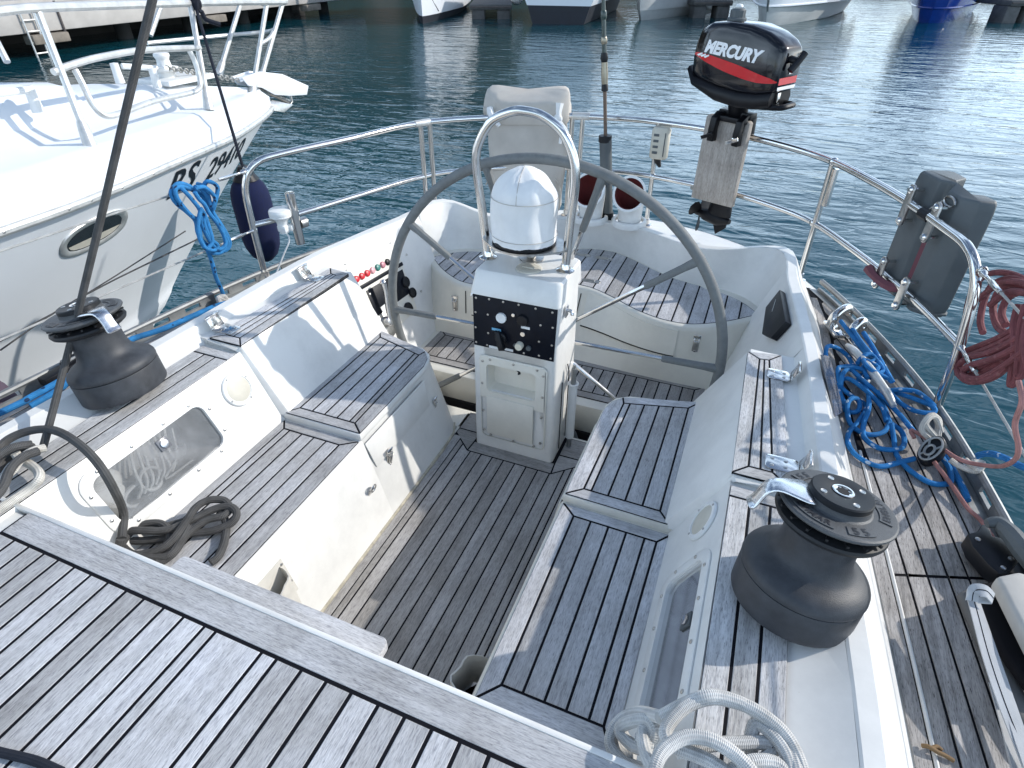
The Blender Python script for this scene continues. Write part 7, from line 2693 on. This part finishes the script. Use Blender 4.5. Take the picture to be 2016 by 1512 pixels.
# bow rail
rail = [(-2.45, 0.6142, 1.6479), (-2.52, 0.908, 1.6641), (-2.56, 1.1097, 1.6657), (-2.66, 1.5161, 1.6505), (-2.8, 2.2403, 1.6235), (-2.92, 2.8313, 1.5982), (-3.02, 3.2908, 1.5742), (-3.07, 3.451, 1.5689), (-3.16, 3.5071, 1.5958), (-3.3, 3.3634, 1.6063), (-3.55, 3.091, 1.6266), (-3.85, 2.6766, 1.6693)]
mb = MB()
mb.tube(rail, 0.0205, 10, smooth=4)
mb.build('bow_rail', 'aluminium_pale', my)
inner = [(-2.5, 1.0208, 1.408), (-2.52, 1.1346, 1.4237), (-2.56, 1.34, 1.4346), (-2.64, 1.6921, 1.4277), (-2.74, 2.1619, 1.3866)]
loop = [(-2.5, 1.1316, 1.4026), (-2.47, 1.1233, 1.3324), (-2.45, 1.1192, 1.2523), (-2.44, 1.1516, 1.1943), (-2.46, 1.2525, 1.1815), (-2.56, 1.553, 1.1838), (-2.66, 1.9008, 1.1653), (-2.68, 2.0049, 1.1713), (-2.7, 2.0544, 1.2042), (-2.72, 2.0775, 1.3079), (-2.73, 2.0649, 1.3855)]
mb = MB()
mb.tube(inner, 0.017, 10, smooth=4)
mb.tube(loop, 0.0155, 10, smooth=4)
mb.build('gate_rail', 'aluminium_pale', my)
mb = MB()
mb.tube([(-3.45, 2.3745, 1.3643), (-3.42, 2.9579, 1.355), (-3.25, 3.337, 1.3605), (-3.08, 3.2689, 1.3893)], 0.014, 8, smooth=4)
mb.tube([(-3, 2.9772, 1.3144), (-3.03, 3.1355, 1.3431), (-3.06, 3.2462, 1.3918)], 0.014, 8, smooth=3)
mb.build('middle_rail', 'aluminium_pale', my)
for a, b, foot_ in (((-2.56, 1.1012, 1.6478), (-2.4, 0.9926, 1.0711), 1), ((-2.8, 2.236, 1.6129), (-2.66, 2.0282, 1.0422), 1), ((-3, 3.1505, 1.5682), (-2.96, 2.747, 1.0129), 1), ((-3.06, 3.3975, 1.5546), (-3.02, 2.9034, 1.0425), 1), ((-3.38, 3.2973, 1.5736), (-3.34, 2.8301, 1.099), 1), ((-3.7, 2.8093, 1.571), (-3.66, 2.5941, 1.3847), 0), ((-3.3, 1.2963, 1.5332), (-3.2, 1.2492, 1.3908), 0)):
    a, b = Vector(a), Vector(b)
    mb = MB()
    mb.tube([a, b], 0.0175, 10)
    if foot_:
        mb.tube([b + (a - b).normalized() * 0.13, b + (a - b).normalized() * 0.11, b], [0.019, 0.024, 0.034], 12)
    mb.build('stanchion', 'aluminium_pale', my)

# porthole in the near side of the hull
def on_hull(y, z):
    best, bd_ = None, 1e9
    i0 = 8.0
    for k in range(0, 4 * (len(rub) - 1)):
        i = k / 4
        lo_, hi_ = 0.0, 1.0
        for _ in range(18):
            m_ = (lo_ + hi_) / 2
            if hull_pt(i, m_).z > z:
                lo_ = m_
            else:
                hi_ = m_
        p = hull_pt(i, lo_)
        e = abs(p.y - y)
        if e < bd_:
            best, bd_, bi, bt = p, e, i, lo_
    # refine between stations
    for _ in range(2):
        for di in (-0.12, -0.06, 0.06, 0.12):
            i = min(len(rub) - 1.01, max(0, bi + di))
            lo_, hi_ = 0.0, 1.0
            for _k in range(18):
                m_ = (lo_ + hi_) / 2
                if hull_pt(i, m_).z > z:
                    lo_ = m_
                else:
                    hi_ = m_
            p = hull_pt(i, lo_)
            if abs(p.y - y) < bd_:
                best, bd_, bi = p, abs(p.y - y), i
    return best


py0, pz0 = 0.80, 0.705
HN_ = Vector((1, 0.16, -0.14)).normalized()


def oval(w, h, out, n=40):
    g = []
    for k in range(n):
        t_ = 2 * pi * k / n
        e = 0.75
        yy = w * (abs(cos(t_)) ** e) * (1 if cos(t_) >= 0 else -1)
        zz_ = h * (abs(sin(t_)) ** 0.9) * (1 if sin(t_) >= 0 else -1)
        g.append(on_hull(py0 + yy, pz0 + 0.02 * yy + zz_) + HN_ * out)
    return g


ph = []
mb = MB()
mb.loft([oval(.225, .095, 0.001), oval(.217, .089, 0.010), oval(.192, .072, 0.010), oval(.178, .062, 0.003)])
port_ = mb.build('porthole', 'aluminium_pale', my, sharp=50)
mb = MB()
mb.add(oval(.179, .063, 0.004), [tuple(range(40))])
mb.build('pane', 'window_dark', port_)
mb = MB()
lowhalf = [p for p in oval(.172, .057, 0.0055) if p.z < pz0 - 0.012]
mb.add(lowhalf, [tuple(range(len(lowhalf)))])
mb.build('inner_lining', 'plastic_cream', port_)
# registration letters
for body, y0, y1, z0, hgt in (('RS', 1.34, 1.66, 0.690, 0.160), ('29410', 1.77, 2.36, 0.665, 0.140)):
    v, f = text_mesh(body, 1.0, 0.02, 0.25)
    wd = max(p[0] for p in v)
    mb = MB()
    pts = []
    for p in v:
        yy = y0 + (y1 - y0) * p[0] / wd
        pts.append(on_hull(yy, z0 + hgt * p[1] / 0.70) + HN_ * 0.004)
    mb.add(pts, f)
    mb.build('registration', 'lettering_black', my, sharp=60)
# thin stay wires seen against the neighbour's hull
rope('guy_line', 'thin line running from the port lifeline towards the winch', 'rope_grey', [[(-1.6, 0.807, 0.787), (-1.66, 0.202, 0.7422), (-1.7, -0.1048, 0.6717)]], 0.0035, 6, 3, group='thin lines outside the port rail', cat='line')
rope('guy_line', 'second thin line just above the lower port lifeline', 'rope_grey', [[(-1.66, 0.7863, 0.8179), (-1.7, 0.2464, 0.7244), (-1.72, -0.091, 0.6924)]], 0.003, 6, 3, group='thin lines outside the port rail', cat='line')

# navy fender on its line
t = thing('boat_fender', 'long navy blue fender hanging from the motor yacht rail on a dark line', 'fender')
FC = Vector((-2.19, 1.735, 0))
mb = MB()
mb.lathe([(0.01, 0.185), (0.042, 0.20), (0.084, 0.24), (0.109, 0.30), (0.118, 0.36), (0.120, 0.60), (0.113, 0.66), (0.094, 0.705), (0.070, 0.732)], 28, Matrix.Translation(FC))
mb.build('cover', 'fender_navy', t, sharp=60)
mb = MB()
mb.lathe([(0.078, 0.732), (0.066, 0.75), (0.042, 0.79), (0.030, 0.815), (0.0001, 0.82)], 20, Matrix.Translation(FC))
mb.build('end_cap', 'plastic_black', t)
mb = MB()
mb.tube([FC + Vector((0.012 * cos(a), 0, 0.795 + .012 * sin(a))) + Vector((0.03, -.02, 0)) for a in [2 * pi * k / 12 for k in range(12)]], 0.004, 6, closed=True)
mb.build('eyelet', 'steel', t)
mb = MB()
top_ = Vector((-2.79, 2.263, 1.6226))
mb.tube([FC + Vector((0, 0, .80)), FC.lerp(Vector((top_.x, top_.y, FC.z)), 0.4) + Vector((0, 0, 1.13)), top_], 0.0095, 8, smooth=3)
mb.tube([top_ + Vector((.03, 0, .02)), top_ + Vector((.03, -.02, -.03)), top_ + Vector((0.01, 0.03, -.05)), top_ + Vector((.04, .02, -.09)), top_ + Vector((.09, .08, -.12))], 0.014, 8, smooth=3)
mb.ball(top_ + Vector((.01, 0, 0)), 0.035, 10, 8, (1, 1, 1.3))
mb.build('lanyard', 'rope_navy', t)
# purple cloth edge at the far left
t = MB()
pf = Vector((-1.8, -0.1944, 0.4437))
t.lathe([(0.004, 0.16), (0.03, 0.15), (0.062, 0.115), (0.088, 0.05), (0.098, -0.03), (0.10, -0.20), (0.088, -0.42), (0.05, -0.50), (0.004, -0.52)], 24, Matrix.Translation(pf) @ Matrix.Rotation(-0.35, 4, 'Y'))
tag(t.build('covered_fender', 'purple_cloth'), 'dark purple cloth covered fender at the left edge', 'fender')

# ================================================================ the harbour
W = MB()
W.add([(-400, -300, WL), (400, -300, WL), (400, 500, WL), (-400, 500, WL)], [(0, 1, 2, 3)])
struct(W.build('water', 'harbour_water'))

# concrete quay on the left, standing over dark water on piles
q = thing('concrete_quay', 'pale concrete quay slab raised over dark water at the upper left', 'quay')
QA, QB = Vector((-19.75, 2.0, 0)), Vector((-22.4, 33.0, 0))
qd = (QB - QA).normalized()
qn = Vector((-qd.y, qd.x, 0))
zq0, zq1 = (-20.1, 11.3756, -0.0269)[2], (-20.1, 11.7374, 0.7119)[2]
for k in range(4):
    a, b = QA.lerp(QB, k / 4 + 0.0006), QA.lerp(QB, (k + 1) / 4 - 0.0006)
    mb = MB()
    mb.prism([a + Vector((0, 0, zq0)), b + Vector((0, 0, zq0)), b + qn * 14 + Vector((0, 0, zq0)), a + qn * 14 + Vector((0, 0, zq0))], (0, 0, zq1 - zq0))
    mb.build('slab', 'concrete', q, bevel=0.04)
mb = MB()
for k in range(9):
    p = QA.lerp(QB, (k + .5) / 9) + qn * 1.6
    mb.tube([p + Vector((0, 0, WL - 1)), p + Vector((0, 0, zq0 + .02))], 0.28, 12)
mb.prism([QA + qn * 4 + Vector((0, 0, WL - 1)), QB + qn * 4 + Vector((0, 0, WL - 1)), QB + qn * 4.3 + Vector((0, 0, WL - 1)), QA + qn * 4.3 + Vector((0, 0, WL - 1))], (0, 0, zq0 - WL + 1))
mb.build('pile', 'concrete_shaded', q, kind='stuff')  # piles and back wall coloured near black for the shadow under the slab
mb = MB()
mb.prism([QA + qn * 0.15 + Vector((0, 0, zq1)), QB + qn * .15 + Vector((0, 0, zq1)), QB + qn * .45 + Vector((0, 0, zq1)), QA + qn * .45 + Vector((0, 0, zq1))], (0, 0, 0.10))
mb.build('kerb', 'concrete', q, bevel=0.02)


def on_quay(px_t):
    return QA.lerp(QB, px_t)


for t_, nm in ((0.36, 'left'), (0.60, 'mid'), (0.83, 'right')):
    p = on_quay(t_)
    mb = MB()
    mb.box(p + qn * 0.05 + Vector((0, 0, zq0 - 0.17)), (0.42, 1.25, 0.26), Matrix.Rotation(atan2(qd.y, qd.x) - pi / 2, 3, 'Z'))
    mb.build('fender_beam', 'old_timber', q, bevel=0.03)
# ladder
ld = thing('quay_ladder', 'pale metal ladder fixed to the quay face beside the motor yacht rail', 'ladder')
p = on_quay(0.345) - qn * 0.08
for s_ in (-0.20, 0.20):
    mb = MB()
    mb.tube([p + qd * s_ + Vector((0, 0, zq1 + .02)), p + qd * s_ + Vector((0, 0, WL - .2))], 0.03, 8)
    mb.build('rail', 'aluminium_pale', ld)
for k in range(9):
    z = WL + 0.1 + k * 0.29
    if z < zq1:
        mb = MB()
        mb.tube([p - qd * 0.2 + Vector((0, 0, z)), p + qd * 0.2 + Vector((0, 0, z))], 0.024, 8)
        mb.build('rung', 'aluminium_pale', ld)
mb = MB()
p = on_quay(0.38) - qn * 0.03
mb.tube([p + Vector((0, 0, zq1 + .05)), p + Vector((0, 0, zq0 - .1))], 0.035, 6)
tag(mb.build('hanging_hose', 'dock_metal'), 'dark hose hanging down the quay face next to the ladder', 'hose')
mb = MB()
p = on_quay(0.70) - qn * 0.05
mb.tube([p + Vector((0, 0, zq1)), p + qd * .1 + Vector((0, 0, zq0 + .3)), p + qd * .3 + Vector((0, 0, zq0 + .15)), p + qd * .45 + Vector((0, 0, zq0 + .5)), p + qd * .3 + Vector((0, 0, zq1))], 0.03, 6, smooth=4)
tag(mb.build('mooring_bight', 'rope_navy'), 'dark loop of rope hanging over the quay face behind the bow rail', 'rope')


# far boats moored along the other side
def far_boat(name, lab, bow, away, L, beam, free, m_top, m_low, low_h, rake=0.8, full=0.55, chine=0.0, transom=False, keel_v=0.45, rub_mat=None, cabin=True):
    t = thing(name, lab, 'boat')
    bow = Vector((bow[0], bow[1], 0))
    d = Vector((away[0], away[1], 0)).normalized()
    s = Vector((d.y, -d.x, 0))
    us = [0, .03, .07, .13, .22, .35, .55, .8, 1.0]

    def half(u, f):
        if transom:
            return beam / 2
        return beam / 2 * (1 - (1 - min(1, u / 0.62)) ** (1 / f if f else 1)) if u < 0.62 else beam / 2

    def pt(u, side, frac, z, fwd=0.0):
        w = beam / 2 * (1.0 if transom else min(1, (u / 0.6)) ** full) * frac
        return bow + d * (u * L - fwd * (1 - min(1, u * 3))) + s * (side * w) + Vector((0, 0, z))
    zs_ = [(WL - 0.4, 0.35, -rake * 0.6), (WL + 0.02, 0.62, 0.0), (WL + low_h, 0.74, rake * .35), (WL + low_h + 0.001, 0.755 + chine, rake * .35), (WL + free * .6, 0.93, rake * .7), (WL + free, 1.0, rake)]
    for nm, idx, mt in (('bottom', (0, 1, 2), m_low), ('topside', (3, 4, 5), m_top)):
        mb = MB()
        for side in (1, -1):
            mb.loft([[pt(u, side, zs_[i][1], zs_[i][0], zs_[i][2]) for u in us] for i in idx], closed=False)
        if transom:
            for a_, b_ in zip(idx, idx[1:]):
                mb.add([pt(0, -1, zs_[a_][1], zs_[a_][0]), pt(0, 1, zs_[a_][1], zs_[a_][0]), pt(0, 1, zs_[b_][1], zs_[b_][0]), pt(0, -1, zs_[b_][1], zs_[b_][0])], [(0, 1, 2, 3)])
        mb.build(nm, mt, t, sharp=30)
    mb = MB()
    mb.loft([[pt(u, 1, 1.0, WL + free, rake) for u in us], [pt(u, 0, 1.0, WL + free + .12, rake) for u in us], [pt(u, -1, 1.0, WL + free, rake) for u in us]], closed=False)
    mb.build('deck', 'gel_boat', t)
    if rub_mat:
        mb = MB()
        for side in (1, -1):
            mb.tube([pt(u, side, 0.765 + chine, WL + low_h + .05, rake * .4) for u in us], 0.05, 8)
        mb.build('strake', rub_mat, t)
    if cabin:
        mb = MB()
        zz0 = WL + free
        rings = []
        for u0, u1, wf, z in ((.22, .85, .72, 0.05), (.30, .83, .66, 0.95), (.36, .80, .60, 1.5)):
            rings.append([pt(0.6, 0, 0, 0) * 0 + bow + d * (u * L) + s * (sd * beam / 2 * wf) + Vector((0, 0, zz0 + z)) for u, sd in ((u0, -1), (u0, 1), (u1, 1), (u1, -1))])
        mb.loft(rings, caps=(False, True))
        mb.build('cabin', 'gel_boat', t, bevel=0.05)
        mb = MB()
        rings = []
        for u0, u1, wf, z in ((.243, .845, .71, 0.35), (.292, .835, .675, 0.85)):
            rings.append([bow + d * (u * L - 0.03) + s * (sd * beam / 2 * wf) + Vector((0, 0, zz0 + z)) for u, sd in ((u0, -1), (u0, 1), (u1, 1), (u1, -1))])
        mb.loft(rings)
        mb.build('window', 'window_dark', t)
    return t, pt


b1, pt1 = far_boat('moored_sailboat', 'white plumb-bowed hull with a dark waterline stripe, beside the end of the quay', (-15.1718, 26.9393, -0.65)[:2], (-0.36, 0.93), 11, 3.6, 2.3, 'gel_boat', 'hull_antifoul', 0.30, rake=0.08, full=0.75)
mb = MB()
mb.tube([pt1(0.10, 1, 1.0, WL + 2.3), pt1(0.06, 1, .95, WL + 1.2), pt1(0.16, 1, .8, WL + .4)], 0.02, 6, smooth=4)
tag(mb.build('hanging_line', 'rope_navy'), 'dark line hanging down the white plumb-bowed hull', 'rope')
mb = MB()
mb.tube([(pt1(.3, 0, 0, 0).x, pt1(.3, 0, 0, 0).y, 1.6), (pt1(.3, 0, 0, 0).x, pt1(.3, 0, 0, 0).y, 17)], 0.11, 8)
mb.build('mast', 'aluminium_pale', b1)
b2, pt2 = far_boat('moored_motorboat', 'square white stern over a dark underside in the middle of the far row', (-9.3372, 29.057, -0.65)[:2], (-0.10, 1.0), 10, 3.9, 2.4, 'gel_boat', 'hull_antifoul', 0.72, transom=True, rake=0.0)
b3, pt3 = far_boat('moored_cruiser', 'pale grey bow with a low chine left of the rod, far row', (-6.2694, 32.641, -0.65)[:2], (0.12, 1.0), 10, 3.9, 2.3, 'gel_grey', 'gel_grey', 0.42, rake=0.9, full=0.62, chine=0.05)
b4, pt4 = far_boat('moored_speedboat', 'broad white bow with a knuckled V bottom behind the outboard motor', (-0.4674, 31.6339, -0.65)[:2], (0.16, 1.0), 12, 5.6, 2.6, 'gel_boat', 'gel_grey', 0.75, rake=1.1, full=0.66, chine=0.10)
mb = MB()
for side in (1, -1):
    for f0, f1, z0, z1 in ((0.10, 0.60, 0.62, 0.22), (0.06, 0.42, 0.52, 0.10)):
        mb.tube([pt4(u, side, f0 + (f1 - f0) * k / 5 + .02, WL + z0 + (z1 - z0) * k / 5, 0.45 - 0.08 * k) for k, u in enumerate((.02, .06, .12, .2, .3, .42))], 0.035, 6)
    mb.tube([pt4(u, side, 0.86, WL + .78, 0.40) for u in (0, .03, .07, .13, .22, .35)], 0.05, 6)
mb.build('spray_rail', 'gel_boat', b4, kind='stuff')
mb = MB()
mb.tube([pt4(0, 1, 0, WL - .1, -0.5), pt4(0, 1, 0, WL + .75, .40), pt4(0, 1, 0, WL + 1.6, .8), pt4(0, 1, 0, WL + 2.6, 1.1)], 0.05, 8)
mb.build('stem_strip', 'aluminium', b4)
b5, pt5 = far_boat('moored_launch', 'deep blue rounded hull with a bright strake, far row', (6.466, 36.0931, -0.65)[:2], (0.22, 1.0), 10, 4.2, 2.2, 'gel_blue', 'gel_blue', 0.55, rake=0.5, full=0.42, chine=0.02, rub_mat='gel_blue')
# floating pontoons between them
for (a, b), lab, hh in ((((-14.2474, 29.9977, -0.65), (-12.3135, 30.7909, -0.65)), 'dark floating finger pontoon left of the square white stern', .62), (((-4.1566, 34.7859, -0.65), (-2.3565, 35.5242, -0.65)), 'dark floating finger pontoon left of the broad white bow', .75), (((9.6816, 37.4119, -0.65), (11.1034, 37.9951, -0.65)), 'grey floating pontoon end at the upper right corner', .9)):
    t = thing('finger_pontoon', lab, 'pontoon')
    a, b = Vector(a), Vector(b)
    d = (b - a).normalized()
    n_ = Vector((-d.y, d.x, 0))
    mb = MB()
    mb.prism([a + Vector((0, 0, hh - .22)), b + Vector((0, 0, hh - .22)), b + n_ * 9 + Vector((0, 0, hh - .22)), a + n_ * 9 + Vector((0, 0, hh - .22))], (0, 0, 0.22))
    mb.build('deck', 'float_grey', t, bevel=0.03)
    for f in (0.2, 0.8):
        mb = MB()
        p = a.lerp(b, f) + n_ * 0.35
        mb.prism([p - d * .32 + Vector((0, 0, -.2)) - n_ * .25, p + d * .32 + Vector((0, 0, -.2)) - n_ * .25, p + d * .32 + Vector((0, 0, -.2)) + n_ * .8, p - d * .32 + Vector((0, 0, -.2)) + n_ * .8], (0, 0, hh - .02))
        mb.build('float', 'float_grey', t, bevel=0.06)
    mb = MB()
    mb.box(a.lerp(b, .5) - n_ * 0.03 + Vector((0, 0, hh - .10)), ((b - a).length * .96, 0.05, 0.07), Matrix.Rotation(atan2(d.y, d.x), 3, 'Z'))
    mb.build('edge_rail', 'dock_metal', t, bevel=0.01)
t = MB()
p = Vector((-13.3982, 33.0806, -0.65))
t.ball(p + Vector((0.25, 0.4, 0.85)), 0.36, 14, 10, (1, 1, 1.15))
tag(t.build('round_fender', 'plastic_white'), 'white ball fender beside the square white stern, far row', 'fender')

# wooded shore and houses beyond the quay; the water mirrors them
hb = MB()
rows = []
NX = 60
for j in range(12):
    row = []
    for i in range(NX):
        az = radians(-88 + 118 * i / (NX - 1))
        r = 52 + j * 7
        # high on the left, dying away to the right
        env = 1 / (1 + math.exp((math.degrees(az) + 17) / 4.5))
        hgt = (env * 21 + 1.6) * (1 - math.exp(-j / 1.7)) * (1 + 0.35 * mnoise.noise(Vector((az * 4.5, j * .3, 2)))) + 1.6 * mnoise.noise(Vector((az * 25, j * .8, 5))) * min(1, j / 2)
        row.append((r * sin(az), r * cos(az), WL - 0.5 + (0 if j == 0 else max(0.2, hgt))))
    rows.append(row)
hb.loft(rows, closed=False)
struct(hb.build('hills', 'wooded_hill', sharp=180))
